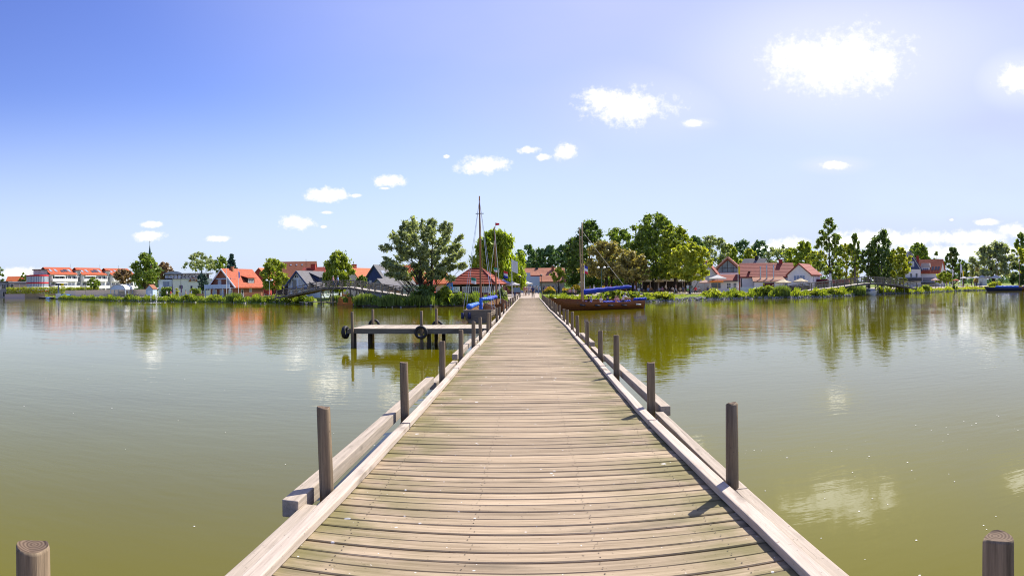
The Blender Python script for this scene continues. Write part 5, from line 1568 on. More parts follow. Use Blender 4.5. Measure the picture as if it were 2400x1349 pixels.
# --- right bank: glazed gable house, slate house, restaurant
h = place('house', 'dark-red roofed house with a large glazed gable right of the cafe trees', 1706, 140, -4)
Wg, Dg, hwg, hrg = 7.2, 10, 4.2, 3.2
shell(h, Wg, Dg, hwg, hrg, 'y', W_BRICK, T_DRED, ov=0.5, th=0.22)
mb = MB(); mb.prism([(-2.3, 4.2), (2.5, 4.2), (2.1, 5.0), (.05, 6.85), (-1.9, 5.15)], -.06, -.01); mb.build('glazing', glass_mat('gable_glass', (0.16, 0.24, 0.27)), h)
mb = MB()
for x, z in ((-1.2, 5.7), (0, 6.8), (1.2, 5.75)): mb.box(x - .05, -.12, 4.2, x + .05, -.065, z)
mb.beam((-1.9, -.09, 5.1), (2.1, -.09, 5.1), .06, .08)
mb.build('mullions', W_DARK, h)
mb = MB()
for s in (-1, 1): mb.beam((s * (Wg / 2 + .4), -.56, hwg - .38), (0, -.56, hwg + hrg + .1), .1, .32)
mb.build('barge_board', mat('barge_tan', (0.45, 0.33, 0.21)), h)
mb = MB(); mb.box(-2.2, -1.2, 3.2, 3.4, -.02, 4.05); mb.build('balcony', TRIM_W, h)
for u in (-1.3, .1, 1.5): window(h, 'front', Wg, Dg, u, 1.9, 1.1, 1.2, 1, 1, GLASS, W_BRICK)
h = place('house', 'white gabled house with a steep red roof edge, half hidden by the cafe trees', 1655, 130, -6)
shell(h, 6.0, 7, 2.6, 3.6, 'y', W_WHITE, T_DRED, ov=0.3, th=0.2)
h = place('house', 'low-pitched brown roofed lodge between the white gable and the glazed gable', 1702, 128, 0)
shell(h, 5.0, 5, 2.1, 1.3, 'x', W_WHITE, T_DRED, ov=0.3)
h = place('house', 'house with a dark slate roof and white right gable behind the restaurant', 1757, 178, -22)
shell(h, 6.4, 9, 5.6, 3.0, 'x', W_WHITE, T_SLATE, ov=0.3); chimney(h, .6, 4.0, 8.0, 9.4, .8, W_DARK)
h = place('restaurant', 'white restaurant with a long red roof and three steel flues', 1800, 128, 5, 'building')
shell(h, 10.4, 7.5, 3.05, 2.6, 'x', W_WHITE, T_DRED, ov=0.35, th=0.2)
mb = MB(); mb.prism([(-2.9, 2.35), (3.1, 2.35), (3.1, -.3), (-2.9, -.3)], -2.6, -.02); mb.build('kitchen_wing', W_WHITE, h)
mb = MB()
i = len(mb.v); mb.v += [(-3.2, -3.0, 2.0), (3.4, -3.0, 2.0), (2.9, -.03, 2.95), (-3.2, -.03, 2.95), (-3.2, -3.0, 2.16), (3.4, -3.0, 2.16), (2.9, -.03, 3.1), (-3.2, -.03, 3.1)]
for qd in ((3, 2, 1, 0), (4, 5, 6, 7), (0, 1, 5, 4), (1, 2, 6, 5), (2, 3, 7, 6), (3, 0, 4, 7)): mb.f.append(tuple(i + q for q in qd)); mb.m.append(0)
mb.build('lean_to_roof', T_BROWN, h)
for x, zt in ((-1.6, 4.6), (-.35, 4.9), (1.0, 4.9)):
    mb = MB(); mb.tube([(x, -1.5, 2.4), (x, -1.5, zt), (x, -1.5, zt + .3)], [.15, .15, .09], 10); mb.lathe([(.22, 0), (.22, .12)], (x, -1.5, zt + .3), 10); mb.build('flue', METAL, h)
mb = MB(); mb.box(-1.2, -2.66, 0, 1.0, -2.602, 1.8); mb.build('door', mat('door_dark_red', (0.12, 0.03, 0.03)), h)
chimney(h, 3.0, 3.9, 5.0, 6.5, .75, W_RED)
mb = MB(); mb.prism([(-3.9, 4.1), (-3.4, 4.1), (-3.4, 4.16), (-3.9, 4.16)], .2, 1.2); mb.build('roof_hatch', GLASS_L, h)
h = place('restaurant_wing', 'white gable end with a three-part window facing the lake', 1873, 123, -16, 'building')
shell(h, 4.6, 7.5, 3.3, 1.95, 'y', W_WHITE, T_DRED, ov=0.32, th=0.2)
window(h, 'front', 4.6, 7.5, .05, 1.75, 2.35, 1.45, 4, 1, GLASS_B)
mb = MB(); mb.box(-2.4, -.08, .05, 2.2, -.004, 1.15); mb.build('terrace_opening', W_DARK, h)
window(h, 'right', 4.6, 7.5, 2.0, 1.8, .9, 1.2, 2, 1, GLASS_L)
h = place('pub', 'low dark tavern with a deep red fascia right of the white gable', 1925, 127, -6, 'building')
mb = MB(); mb.box(-2.4, 0, -.3, 5.2, 5, 1.7); mb.build('wall', W_DARK, h)
mb = MB(); mb.box(-2.5, -.6, 1.7, 1.2, 5.2, 2.45); mb.build('fascia', mat('fascia_dark_red', (0.10, 0.02, 0.03)), h)
mb = MB(); mb.prism([(-2.3, 1.5), (5.4, 1.5), (5.4, 1.62), (-2.3, 1.62)], -1.8, -.62); mb.build('awning', T_DRED, h)
mb = MB(); mb.prism([(1.3, 1.7), (5.4, 1.7), (5.3, 2.3), (1.4, 2.3)], -.5, 5); mb.build('roof', T_DRED, h)
window(h, 'front', 0, 0, -.8, .4, 1.2, 1.0, 2, 1); window(h, 'front', 0, 0, 1.4, .4, 1.2, 1.0, 2, 1)
h = place('bottle_tower', 'tall white tapering bottle-shaped column with a dark cap by the bridge ramp', 1946, 124, 0, 'column')
mb = MB(); mb.lathe([(.50, -.2), (.48, .6), (.40, 1.6), (.30, 2.5), (.22, 3.2), (.21, 3.55)], n=20); mb.build('column', mat('column_white', (0.66, 0.66, 0.62), scale=2.5, var=0.15), h, smooth=True)
mb = MB(); mb.lathe([(.25, 3.551), (.25, 3.85)], n=16); mb.build('cap', W_DARK, h)
mb = MB()
for (a, z, s) in ((-1.7, 1.55, .12), (-1.3, 1.75, .1), (-1.55, 1.2, .09), (-1.9, 1.9, .07), (-1.35, 1.35, .07)):
    mb.lathe([(.01, -.02), (s, 0), (.01, .02)], n=6)
    n = 18
    for k in range(len(mb.v) - n, len(mb.v)):
        x, y_, z_ = mb.v[k]
        rr_ = .455 - (z - .6) * .09
        mb.v[k] = (x * -math.sin(a) + (rr_ + z_) * math.cos(a), x * math.cos(a) + (rr_ + z_) * math.sin(a), z + y_)
mb.build('emblem', W_DARK, h)
h = place('house', 'tall slate-blue gabled house with a white lower wall at the right', 2134, 196, 8)
shell(h, 6.4, 8, 5.6, 5.2, 'y', W_WHITE, T_BLUE, ov=0.4, th=0.2)
mb = MB(); mb.prism([(-3.0, 5.5), (3.0, 5.5), (.0, 10.4)], -.1, -.01); mb.build('slate_gable', W_NAVY, h)
window(h, 'front', 6.4, 8, .4, 6.3, 1.5, 1.6, 2, 2, GLASS_L, y0=-.1); window(h, 'front', 6.4, 8, 1.9, 3.0, .7, 1.3, 1, 1); window(h, 'front', 6.4, 8, .2, 3.0, .7, 1.3, 1, 1)
mb = MB(); mb.box(-3.4, -1.4, 1.9, 3.3, -.02, 2.1); mb.box(-3.4, -1.4, 2.1, 3.3, -1.33, 2.9); mb.build('balcony', DARKM, h)
chimney(h, 2.6, 2.4, 7.2, 9.6, .7, W_RED)
h = place('house', 'white house with a bright red roof, roof lights and a white dormer at the right', 2176, 200, -14)
shell(h, 7.2, 8, 4.5, 4.0, 'x', W_WHITE, T_RED, ov=0.35, th=0.2)
dm = MB(); dm.prism([(-2.4, 4.7), (.3, 4.7), (.3, 6.2), (-2.4, 6.2)], .6, 3.0); dm.build('dormer', W_WHITE, h)
dm = MB(); dm.prism([(-2.7, 6.21), (.5, 6.21), (.1, 7.5), (-2.3, 7.5)], .4, 3.4); dm.build('dormer_roof', mat('dormer_sheet', (0.50, 0.45, 0.40)), h)
window(h, 'front', 0, 0, -1.0, 4.9, 2.0, 1.1, 3, 1, GLASS_B, y0=.6)
gm3 = ridge_map(7.2, 8, 'x')
for b in (4.4, 5.4, 6.3): skylight(h, gm3, .12, b, 8, 4.5, 4.0, .7, 1.6)
mb = MB(); mb.box(-1.8, -.1, 1.7, 2.0, -.004, 3.0); mb.build('shutter', mat('shutter_grey', (0.30, 0.30, 0.33)), h)
mb = MB(); mb.box(-3.4, -1.6, 1.2, 2.4, -.12, 1.45); mb.build('balcony', DARKM, h)
h = place('building', 'white block glimpsed behind the leaning willow at the right', 2297, 235, 0, 'building')
mb = MB(); mb.box(-2.0, 0, -.3, 2.5, 6, 6.6); mb.build('wall', W_WHITE, h)
mb = MB(); mb.box(-2.1, -.1, 6.6, 2.6, 6.1, 6.8); mb.build('roof', W_GREY, h)
window(h, 'front', 0, 0, .2, 3.5, 2.4, 1.4, 3, 1)
# ------------------------------------------------------------------ footbridges
bw = wood_mat('bridge_timber', (0.09, 0.078, 0.06), (0.27, 0.24, 0.195), axis='x', island=0.2)
bdk = mat('bridge_deck_pale', (0.46, 0.42, 0.36), rough=0.9, scale=3, var=0.12)
def bridge(name, label, stations, rail_h, width, trestles, braces_out=True, post_step=1):
    """stations: (px, row of the deck, distance); near side then far side set back by the width"""
    near = [G(px, r, Z(px, py, r)) for px, py, r in stations]
    def interp(t):
        k = min(len(near) - 2, int(t)); return near[k].lerp(near[k + 1], t - k)
    d = (near[-1] - near[0]); d.z = 0; d.normalize()
    nrm = Vector((-d.y, d.x, 0))
    if nrm.dot(near[0]) < 0: nrm = -nrm
    org = Vector((near[0].x, near[0].y, 0))
    root = empty(name, label, 'footbridge', org)
    W = nrm * width
    L = [p - org for p in near]
    mb = MB()
    n = len(L)
    for i in range(n - 1):
        a, b = L[i], L[i + 1]
        dn = Vector((0, 0, .09))
        k = len(mb.v)
        mb.v += [tuple(q) for q in (a - dn, b - dn, b + W - dn, a + W - dn, a, b, b + W, a + W)]
        for q in ((3, 2, 1, 0), (4, 5, 6, 7), (0, 1, 5, 4), (1, 2, 6, 5), (2, 3, 7, 6), (3, 0, 4, 7)):
            mb.f.append(tuple(k + c for c in q)); mb.m.append(0)
    mb.build('deck', bdk, root)
    for off in (Vector((0, 0, 0)) - nrm * .07, W + nrm * .07):
        g = MB()
        for i in range(n - 1): g.beam(L[i] + off - Vector((0, 0, .2)), L[i + 1] + off - Vector((0, 0, .2)), .12, .30)
        g.build('girder', bw, root)
        for hgt, t in ((rail_h, .11), (rail_h * .62, .09), (rail_h * .3, .09)):
            g = MB()
            for i in range(n - 1): g.beam(L[i] + off + Vector((0, 0, hgt)), L[i + 1] + off + Vector((0, 0, hgt)), .07, t)
            g.build('rail', bw, root)
        s = -1 if off.dot(nrm) < 0.5 else 1
        for i in range(0, n, post_step):
            p = L[i] + off + nrm * (s * .09)
            g = MB(); g.beam(p + Vector((0, 0, -.35)), p + Vector((0, 0, rail_h + .08)), .11, .11, up=nrm)
            g.build('rail_post', bw, root)
            if braces_out and s < 0:
                g = MB(); g.beam(p + nrm * (s * .55) + Vector((0, 0, -.4)), p + nrm * (s * .03) + Vector((0, 0, rail_h * .75)), .08, .10, up=nrm)
                g.build('brace', bw, root)
    for t in trestles:
        p = interp(t) - org
        for off in (Vector((0, 0, 0)), W):
            g = MB(); q = p + off
            g.tube([(q.x, q.y, -.7), (q.x, q.y, q.z - .1)], .10, 8); g.build('trestle_leg', bw, root)
    for t0, t1 in zip(trestles[::2], trestles[1::2]):
        a, b = interp(t0) - org, interp(t1) - org
        m = (a + b) / 2
        g = MB()
        g.beam((a.x, a.y, a.z - .35), (m.x, m.y, .25), .09, .10); g.beam((b.x, b.y, b.z - .35), (m.x, m.y, .25), .09, .10)
        g.build('cross_brace', bw, root)
        g = MB(); g.beam((a.x, a.y, .35), (b.x, b.y, .35), .08, .12); g.build('tie_beam', bw, root)
    return root
def res(pts, n):
    xs = [p[0] for p in pts]; out = []
    for k in range(n + 1):
        x = xs[0] + (xs[-1] - xs[0]) * k / n
        out.append((x, float(np.interp(x, xs, [p[1] for p in pts])), float(np.interp(x, xs, [p[2] for p in pts]))))
    return out
ST = res([(650, 694.5, 106), (690, 687, 103), (730, 678, 100), (757, 672.5, 98.5), (790, 671.5, 97), (820, 672.5, 95.5), (850, 678, 94), (900, 685, 91), (960, 694, 87.5)], 20)
bridge('footbridge', 'arched grey timber footbridge on the left bank with outward slanting braces', ST, 0.95, 2.2, [6.6, 8.4, 11.0, 12.0])
ST = res([(1870, 684, 112), (1910, 678, 114), (1960, 673, 117), (2010, 666, 120), (2031, 663, 122), (2060, 662, 124), (2100, 666, 128), (2147, 675, 134)], 18)
bridge('footbridge', 'arched timber footbridge on the right bank with a pale ramp and dark span', ST, 1.15, 2.2, [10.4, 12.2, 13.0, 14.8, 16.2], False)
# landing stage and wooden hut boat under the left bridge
ls = empty('landing_stage', 'low plank landing stage under the left footbridge', 'landing stage', G(740, 100.5), -az(740) + R(4))
mb = MB(); mb.box(-2.6, -.5, .38, 3.2, .6, .46); mb.build('deck', jw, ls)
for x in (-2.4, -.6, 1.2, 3.0):
    mb = MB(); mb.tube([(x, -.4, -.6), (x, -.4, .38)], .07, 6); mb.build('pile', pile_m, ls)
ow = mat('varnished_orange_wood', (0.42, 0.15, 0.030), rough=0.4, scale=3, var=0.25)
hb = empty('raft', 'small orange-brown wooden raft with crossed poles moored under the left footbridge', 'raft', G(808, 91.5), -az(808))
mb = MB(); mb.box(-1.1, -.6, -.15, 1.1, .8, .45); mb.build('float', ow, hb)
mb = MB(); mb.prism([(-.95, .45), (-.25, .45), (-.35, 1.05), (-.7, 1.25), (-.95, 1.0)], -.4, .5); mb.build('cabin', ow, hb)
mb = MB(); mb.prism([(.45, .45), (.95, .45), (.95, 1.1), (.7, 1.4), (.45, 1.1)], -.4, .5); mb.build('cabin', ow, hb)
for a, b in (((-.9, 0, 1.2), (.7, .1, 1.75)), ((-.5, .1, 1.9), (.5, 0, 1.1)), ((-.8, 0, 1.5), (.4, 0, 1.6))):
    mb = MB(); mb.tube([a, b], .05, 6); mb.build('pole', ow, hb)

# ------------------------------------------------------------------ boats
VARN = wood_mat('varnished_hull', (0.13, 0.042, 0.014), (0.30, 0.105, 0.032), axis='x', island=0.12)
VARN.node_tree.nodes['Principled BSDF'].inputs['Roughness'].default_value = 0.35
INSIDE = mat('boat_inside_wood', (0.30, 0.17, 0.075), rough=0.5, scale=5, var=0.25)
COVER = mat('sail_cover_blue', (0.020, 0.055, 0.42), rough=0.7, scale=4, var=0.22, bump=0.03)
COVER2 = mat('tarpaulin_bright_blue', (0.03, 0.14, 0.60), rough=0.6, scale=3, var=0.25, bump=0.03)
SPAR = wood_mat('spar_wood', (0.30, 0.20, 0.11), (0.52, 0.37, 0.22), axis='z', island=0.05)
MASTR = wood_mat('mast_red_brown', (0.20, 0.085, 0.045), (0.36, 0.17, 0.095), axis='z', island=0.05)
ROPE = mat('rope_pale', (0.58, 0.55, 0.48), rough=0.9, var=0.1)
def hull(root, L, B, free, bow_rise, stern_w, m, inside, name='hull', stern_rise=0.1, below=0.3, plank=7):
    """open clinker boat: bow at +x; lapped strakes outside, a lining inside"""
    n = 22
    def half(t):                       # t 0 stern .. 1 bow
        return B / 2 * (stern_w + (1 - stern_w) * math.sin(min(1, t / 0.55) * math.pi / 2)) if t < 0.55 else B / 2 * max(0.015, math.cos((t - .55) / .45 * math.pi / 2)) ** 0.75
    def sheer(t): return free + bow_rise * max(0, (t - .35) / .65) ** 2 + stern_rise * max(0, (.35 - t) / .35) ** 2
    def row(t, k, off=0.0):            # k 0 keel .. 1 sheer
        h = half(t)
        z = -below + (sheer(t) + below) * k
        w = h * (0.28 + 0.72 * math.sin(min(1, k * 1.15) * math.pi / 2)) - off
        rake = 0.9 * (k - .35) * max(0, (t - .8) / .2)
        return (-L / 2 + L * t + rake, max(0.004, w), z)
    mb = MB()
    for s in (-1, 1):
        for p in range(plank):
            k0, k1 = p / plank, (p + 1) / plank
            i0 = len(mb.v)
            for q in range(n + 1):
                t = q / n
                a, b = row(t, k0), row(t, k1)
                mb.v += [(a[0], s * (a[1] + .022), a[2]), (b[0], s * (b[1]), b[2])]
            for q in range(n):
                a = i0 + 2 * q; mb.f.append((a, a + 2, a + 3, a + 1)); mb.m.append(0)
    # transom
    tr = [row(0, k) for k in np.linspace(0, 1, 6)]
    i0 = len(mb.v)
    mb.v += [(x, -y, z) for x, y, z in tr] + [(x, y, z) for x, y, z in reversed(tr)]
    mb.f.append(tuple(range(i0, i0 + 12))); mb.m.append(0)
    ho = mb.build(name, m, root)
    mb = MB()
    ks = np.linspace(.12, .985, 5)
    for s in (-1, 1):
        i0 = len(mb.v)
        for q in range(n + 1):
            for k in ks:
                x, y_, z = row(q / n, k, .05); mb.v.append((x, s * y_, z + (.03 if k < .2 else 0)))
        for q in range(n):
            for k in range(4):
                a = i0 + q * 5 + k; mb.f.append((a, a + 1, a + 6, a + 5)); mb.m.append(0)
    i0 = len(mb.v)
    for q in range(n + 1):
        x, y_, z = row(q / n, .3, .05); mb.v += [(x, -y_, z), (x, y_, z)]
    for q in range(n):
        a = i0 + 2 * q; mb.f.append((a, a + 1, a + 3, a + 2)); mb.m.append(0)
    mb.build('lining', inside, root)
    for s in (-1, 1):
        g = MB(); g.tube([(row(q / n, 1)[0], s * row(q / n, 1)[1], row(q / n, 1)[2]) for q in range(n + 1)], .035, 6)
        g.build('gunwale', m, root)
    for t in (.18, .42, .62, .78):
        x, y_, z = row(t, .78); mb = MB(); mb.box(x - .13, -y_, z - .03, x + .13, y_, z); mb.build('thwart', inside, root)
    return row
def spar(root, name, p0, p1, r0, r1, m):
    mb = MB(); p0, p1 = Vector(p0), Vector(p1)
    mb.tube([p0.lerp(p1, k / 6) for k in range(7)], [r0 + (r1 - r0) * k / 6 for k in range(7)], 10)
    return mb.build(name, m, root, smooth=True)
def rope(root, p0, p1, sagm=0.0, r=0.012, name='rope', m=None):
    p0, p1 = Vector(p0), Vector(p1)
    mb = MB(); mb.tube([p0.lerp(p1, k / 5) - Vector((0, 0, sagm * 4 * (k / 5) * (1 - k / 5))) for k in range(6)], r, 5)
    return mb.build(name, m or ROPE, root)
def cover(root, p0, p1, r0, r1, m, seed=0, name='sail_cover'):
    rg = random.Random(seed)
    p0, p1 = Vector(p0), Vector(p1)
    mb = MB(); n = 16
    mb.tube([p0.lerp(p1, k / n) - Vector((0, 0, .10 * math.sin(k * 2.1) * .4)) for k in range(n + 1)], [(r0 + (r1 - r0) * k / n) * rg.uniform(.86, 1.1) * (.55 if k in (0, n) else 1) for k in range(n + 1)], 10)
    return mb.build(name, m, root, smooth=True)
def boat_at(name, label, p_stern, p_bow):
    a, b = Vector(p_stern), Vector(p_bow)
    c = (a + b) / 2; d = b - a
    return empty(name, label, 'boat', (c.x, c.y, 0), math.atan2(d.y, d.x)), d.length
# front brown boat right of the pier
bA, LA = boat_at('open_boat', 'long varnished brown open boat with passengers nearest the right side of the pier', G(1503, 67.5), G(1300, 63.5))
rowA = hull(bA, LA, 2.5, .72, .45, .62, VARN, INSIDE)
inv = lambda o, p: (Matrix.Translation(o.location) @ Matrix.Rotation(o.rotation_euler.z, 4, 'Z')).inverted() @ Vector(p)
mA = inv(bA, G(1362, 65)); mA.y = 0
spar(bA, 'mast', (mA.x, 0, .1), (mA.x, 0, Z(1361, 522, 65)), .10, .055, SPAR)
for x0, x1, y_ in ((mA.x - 1.0, mA.x + .4, .0), (-2.2, -.2, .2), (-3.6, -2.4, -.1)):
    cover(bA, (x0, y_, .74), (x1, y_ + .1, .72), .16, .14, COVER, int(x0 * 10), 'folded_sail')
cover(bA, (-LA / 2 + .9, -.1, .95), (-LA / 2 - .6, 0, 1.0), .13, .17, COVER, 5, 'tiller_cover')
mb = MB(); mb.prism([(-LA / 2 - .05, -.3), (-LA / 2 - .45, -.3), (-LA / 2 - .38, .85), (-LA / 2 - .05, .85)], -.05, .05); mb.build('rudder', mat('rudder_grey_blue', (0.14, 0.17, 0.24)), bA)
mb = MB(); mb.tube([(-LA / 2 - .08, -.08, -.2), (-LA / 2 - .08, -.08, 1.0)], .05, 8); mb.build('rudder_post', TRIM_W, bA)
FEND = mat('fender_dark', (0.05, 0.05, 0.07), rough=0.6)
for t in (.09, .27, .43, .58, .74):
    x, y_, z = rowA(t, .68)
    mb = MB(); mb.tube([(x - .28, y_ + .10, z), (x + .28, y_ + .10, z + .05)], [.07, .09], 8); mb.build('fender', TRIM_W if t == .09 else FEND, bA, smooth=True)
# rear brown boat
bB, LB = boat_at('open_boat', 'brown open boat with a long blue sail cover on its boom behind the passenger boat', G(1500, 77), G(1292, 72))
hull(bB, LB, 2.4, .80, .3, .6, VARN, INSIDE)
mB = inv(bB, G(1354, 74.5)); mB.y = 0
zt = Z(1349, 534, 74.5)
spar(bB, 'mast', (mB.x, 0, .1), (mB.x + .22, 0, zt), .10, .05, SPAR)
e = inv(bB, G(1484, 76)); e.y = 0
z0, z1 = Z(1354, 687, 74.5), Z(1483, 672, 76)
spar(bB, 'boom', (mB.x, 0, z0), (e.x, 0, z1), .06, .05, SPAR)
cover(bB, (mB.x + .05, 0, z0 + .12), (e.x, 0, z1 + .05), .34, .19, COVER, 2)
rope(bB, (mB.x + .2, 0, zt), (e.x + 1.0, 0, z1 + .2), .05, .022, 'topping_lift')
rope(bB, (e.x + .9, 0, z1 + .1), (e.x + .1, 0, .8), 0, .02, 'mainsheet')
# moored sailing boats left of the pier
GREYW = wood_mat('grey_transom_wood', (0.17, 0.13, 0.095), (0.30, 0.235, 0.175), axis='y', island=0.1)
bC, LC = boat_at('sailing_dinghy', 'grey-white sailing boat with a blue cover and tall red-brown mast left of the pier', G(1118, 43.8), G(1134, 51.5))
rowC = hull(bC, LC, 2.2, .78, .35, .85, GREYW, INSIDE, stern_rise=.05)
mC = inv(bC, G(1132, 47.5)); mC.y = 0
zt = Z(1131.5, 459, 47.5)
spar(bC, 'mast', (mC.x, 0, .1), (mC.x, 0, zt), .085, .05, MASTR)
mb = MB(); mb.tube([(mC.x - .22, 0, zt - 1.35), (mC.x + .22, 0, zt - 1.35)], .03, 6); mb.tube([(mC.x, -.3, zt - 1.3), (mC.x, .3, zt - 1.3)], .03, 6); mb.build('crosstree', DARKM, bC)
for (x, y_) in ((-LC / 2 + .5, 1.0), (-LC / 2 + .5, -1.0), (mC.x - .3, 1.05), (mC.x - .3, -1.05), (LC / 2 + .2, 0)):
    rope(bC, (mC.x, 0, zt - .25), (x, y_, .9), 0, .013, 'shroud', METAL)
cover(bC, (mC.x - .1, .12, 1.25), (mC.x - 2.3, .75, 1.02), .11, .22, COVER2, 9)
cover(bC, (mC.x + .1, -.05, 1.55), (mC.x + 1.9, -.75, 1.55), .13, .10, COVER2, 8)
cover(bC, (mC.x, 0, .75), (mC.x, 0, 1.7), .17, .11, COVER2, 4, 'mast_coat')
mb = MB(); mb.box(-LC / 2 - .02, -.95, .80, -LC / 2 + .35, .95, .90); mb.build('stern_deck', GREYW, bC)
for y_ in (1.0, .55):
    mb = MB(); mb.tube([(-LC / 2 - .10, y_, .72), (-LC / 2 - .12, y_, .28)], [.10, .12], 8); mb.build('fender', mat('fender_navy', (0.03, 0.035, 0.10)), bC, smooth=True)
mb = MB(); mb.tube([(-LC / 2 + .1, .95, .8), (-LC / 2 - .1, 1.0, 2.35)], .018, 6); mb.build('flagstaff', SPAR, bC)
GREENW = mat('flag_green_white', (0.05, 0.30, 0.20)); WHITEF = mat('flag_white', (0.80, 0.79, 0.82), var=0.04)
def flag(root, base, w, h, dx, mats, name='flag', bands=2, vert=True, sg=1):
    mb = MB(); n = 8
    for k in range(n):
        for j in range(bands):
            a0, a1 = k / n, (k + 1) / n
            def P(a, c):
                return (base[0] + sg * w * a * dx, base[1] + .06 * math.sin(a * 7), base[2] - h * c - .28 * h * a * (1 - .3 * a))
            mb.face([P(a0, j / bands), P(a1, j / bands), P(a1, (j + 1) / bands), P(a0, (j + 1) / bands)], j)
    o = mb.build(name, mats, root)
    sd = o.modifiers.new('cloth', 'SOLIDIFY'); sd.thickness = .012
    return o
fr = empty('stern_flag', 'green and white flag on a thin staff at the stern of the grey sailing boat', 'flag', G(1104.5, 44.2, Z(1104, 649, 44.2)), -az(1104))
flag(fr, (0, 0, 0), .34, .42, 1, [GREENW, WHITEF])
bD, LD = boat_at('sailing_dinghy', 'brown sailing boat with a slimmer mast moored beyond the grey one', G(1156, 55), G(1172, 63))
hull(bD, LD, 2.1, .85, .4, .75, VARN, INSIDE)
mD = inv(bD, G(1165, 58.5)); mD.y = 0
zt = Z(1161.5, 531, 58.5)
spar(bD, 'mast', (mD.x, 0, .1), (mD.x, .12, zt), .09, .045, MASTR)
rope(bD, (mD.x, .1, zt - .2), (mD.x - 3.0, -.6, 1.0), .0, .03, 'shroud'); rope(bD, (mD.x, .1, zt - 1.2), (mD.x - 3.2, .6, .95), 0, .02, 'shroud'); rope(bD, (mD.x, .1, zt - .2), (LD / 2, 0, 1.2), 0, .015, 'shroud')
cover(bD, (mD.x, 0, 1.55), (mD.x - 3.3, .5, 1.42), .16, .22, COVER, 3)
pn = empty('pennant', 'tiny red pennant above the top of the slimmer mast', 'pennant', G(1164, 58.5, Z(1164, 525, 58.5)), -az(1164))
mb = MB(); mb.prism([(-.03, .12), (.32, .08), (.32, -.08), (-.03, -.12)], -.01, .01); mb.build('cloth', mat('pennant_red', (0.8, 0.03, 0.05)), pn)
mb = MB(); mb.tube([(-.05, 0, -.35), (-.05, 0, .14)], .015, 5); mb.build('staff', DARKM, pn)
f2 = empty('courtesy_flag', 'small green and white flag hanging by the slimmer mast', 'flag', G(1158, 57.5, Z(1158, 626, 57.5)), -az(1158))
flag(f2, (0, 0, 0), .30, .38, 1, [GREENW, WHITEF])
f3 = empty('ensign', 'drooping red, white and blue flag right of the slimmer mast', 'flag', G(1181, 60, Z(1181, 634, 60)), -az(1181))
flag(f3, (0, 0, 0), .36, .62, 1, [mat('flag_red', (0.7, 0.05, 0.06)), WHITEF, mat('flag_blue', (0.03, 0.06, 0.5))], bands=3)
# motorboat under the right bridge, covered boats at the right edge
mbt, Lm = boat_at('motorboat', 'white motorboat with a grey canopy under the right footbridge', G(2034, 121.5), G(2052, 119.5))
hull(mbt, 2.6, 1.5, .65, .35, .85, TRIM_W, W_GREY)
mb = MB(); mb.prism([(-1.0, .6), (.6, .6), (.25, 1.25), (-.9, 1.3)], -.55, .55); mb.build('canopy', mat('canopy_grey', (0.22, 0.24, 0.29)), mbt)
for k, (a, b, ra, rb, lb, mcol) in enumerate(((2312, 2395, 160, 160, 'long dark sailing barge under a blue cover at the right edge', COVER2), (2385, 2440, 165, 158, 'red-brown boat under a dark blue cover cut by the right edge', COVER))):
    o, Lq = boat_at('sailing_boat', lb, G(b, rb), G(a, ra))
    hull(o, Lq, 2.4, .75, .35, .7, mat('hull_navy', (0.03, 0.035, 0.09), rough=0.4) if k == 0 else VARN, INSIDE)
    cover(o, (-Lq / 2 + .8, 0, 1.0), (Lq * .25, 0, .95), .35, .4, mcol, 20 + k)
    px_m = 2337 if k == 0 else 2367
    mq = inv(o, G(px_m, ra)); mq.y = 0
    mq.x = max(-Lq / 2 + .6, min(Lq / 2 - .8, mq.x))
    spar(o, 'mast', (mq.x, 0, .1), (mq.x, 0, Z(px_m, 600, ra)), .09, .05, SPAR)

# ------------------------------------------------------------------ street furniture
def umbrella(label, px, r, top, width, m, m2=None, hole=0.0, group='parasols', drop=None, square=False):
    z0 = gz(px, r)
    H = Z(px, top, r) - z0
    w = M(width, r) / 2
    o = empty('parasol', label, 'parasol', G(px, r, z0), -az(px), group)
    mb = MB(); mb.tube([(0, 0, -.05), (0, 0, H + .08)], .035, 8); mb.build('pole', SPAR, o)
    n = 4 if square else 8
    h = w * 0.42 if not drop else drop
    mb = MB()
    ang = [2 * math.pi * (k + .5) / n for k in range(n)]
    rim = [(w * math.cos(a), w * math.sin(a)) for a in ang]
    i = len(mb.v); mb.v.append((0, 0, H))
    for k in range(n):
        mid = ((rim[k][0] + rim[(k + 1) % n][0]) / 2 * .985, (rim[k][1] + rim[(k + 1) % n][1]) / 2 * .985)
        mb.v += [(rim[k][0] * .5, rim[k][1] * .5, H - h * .56), (rim[k][0], rim[k][1], H - h), (mid[0], mid[1], H - h + .05), (rim[k][0], rim[k][1], H - h - .2), (mid[0], mid[1], H - h - .15)]
    for k in range(n):
        a = i + 1 + 5 * k; b = i + 1 + 5 * ((k + 1) % n)
        mb.face([mb.v[q] for q in (i, a, b)]); mb.face([mb.v[q] for q in (a, a + 1, a + 2, b + 1, b)])
        mb.face([mb.v[q] for q in (a + 1, a + 3, a + 4, a + 2)]); mb.face([mb.v[q] for q in (a + 2, a + 4, b + 3, b + 1)])
    c = mb.build('canopy', m, o)
    sd = c.modifiers.new('cloth', 'SOLIDIFY'); sd.thickness = .015
    mb = MB(); mb.lathe([(.26, 0), (.26, .1), (.06, .14)], n=10); mb.build('base', W_GREY, o)
    return o
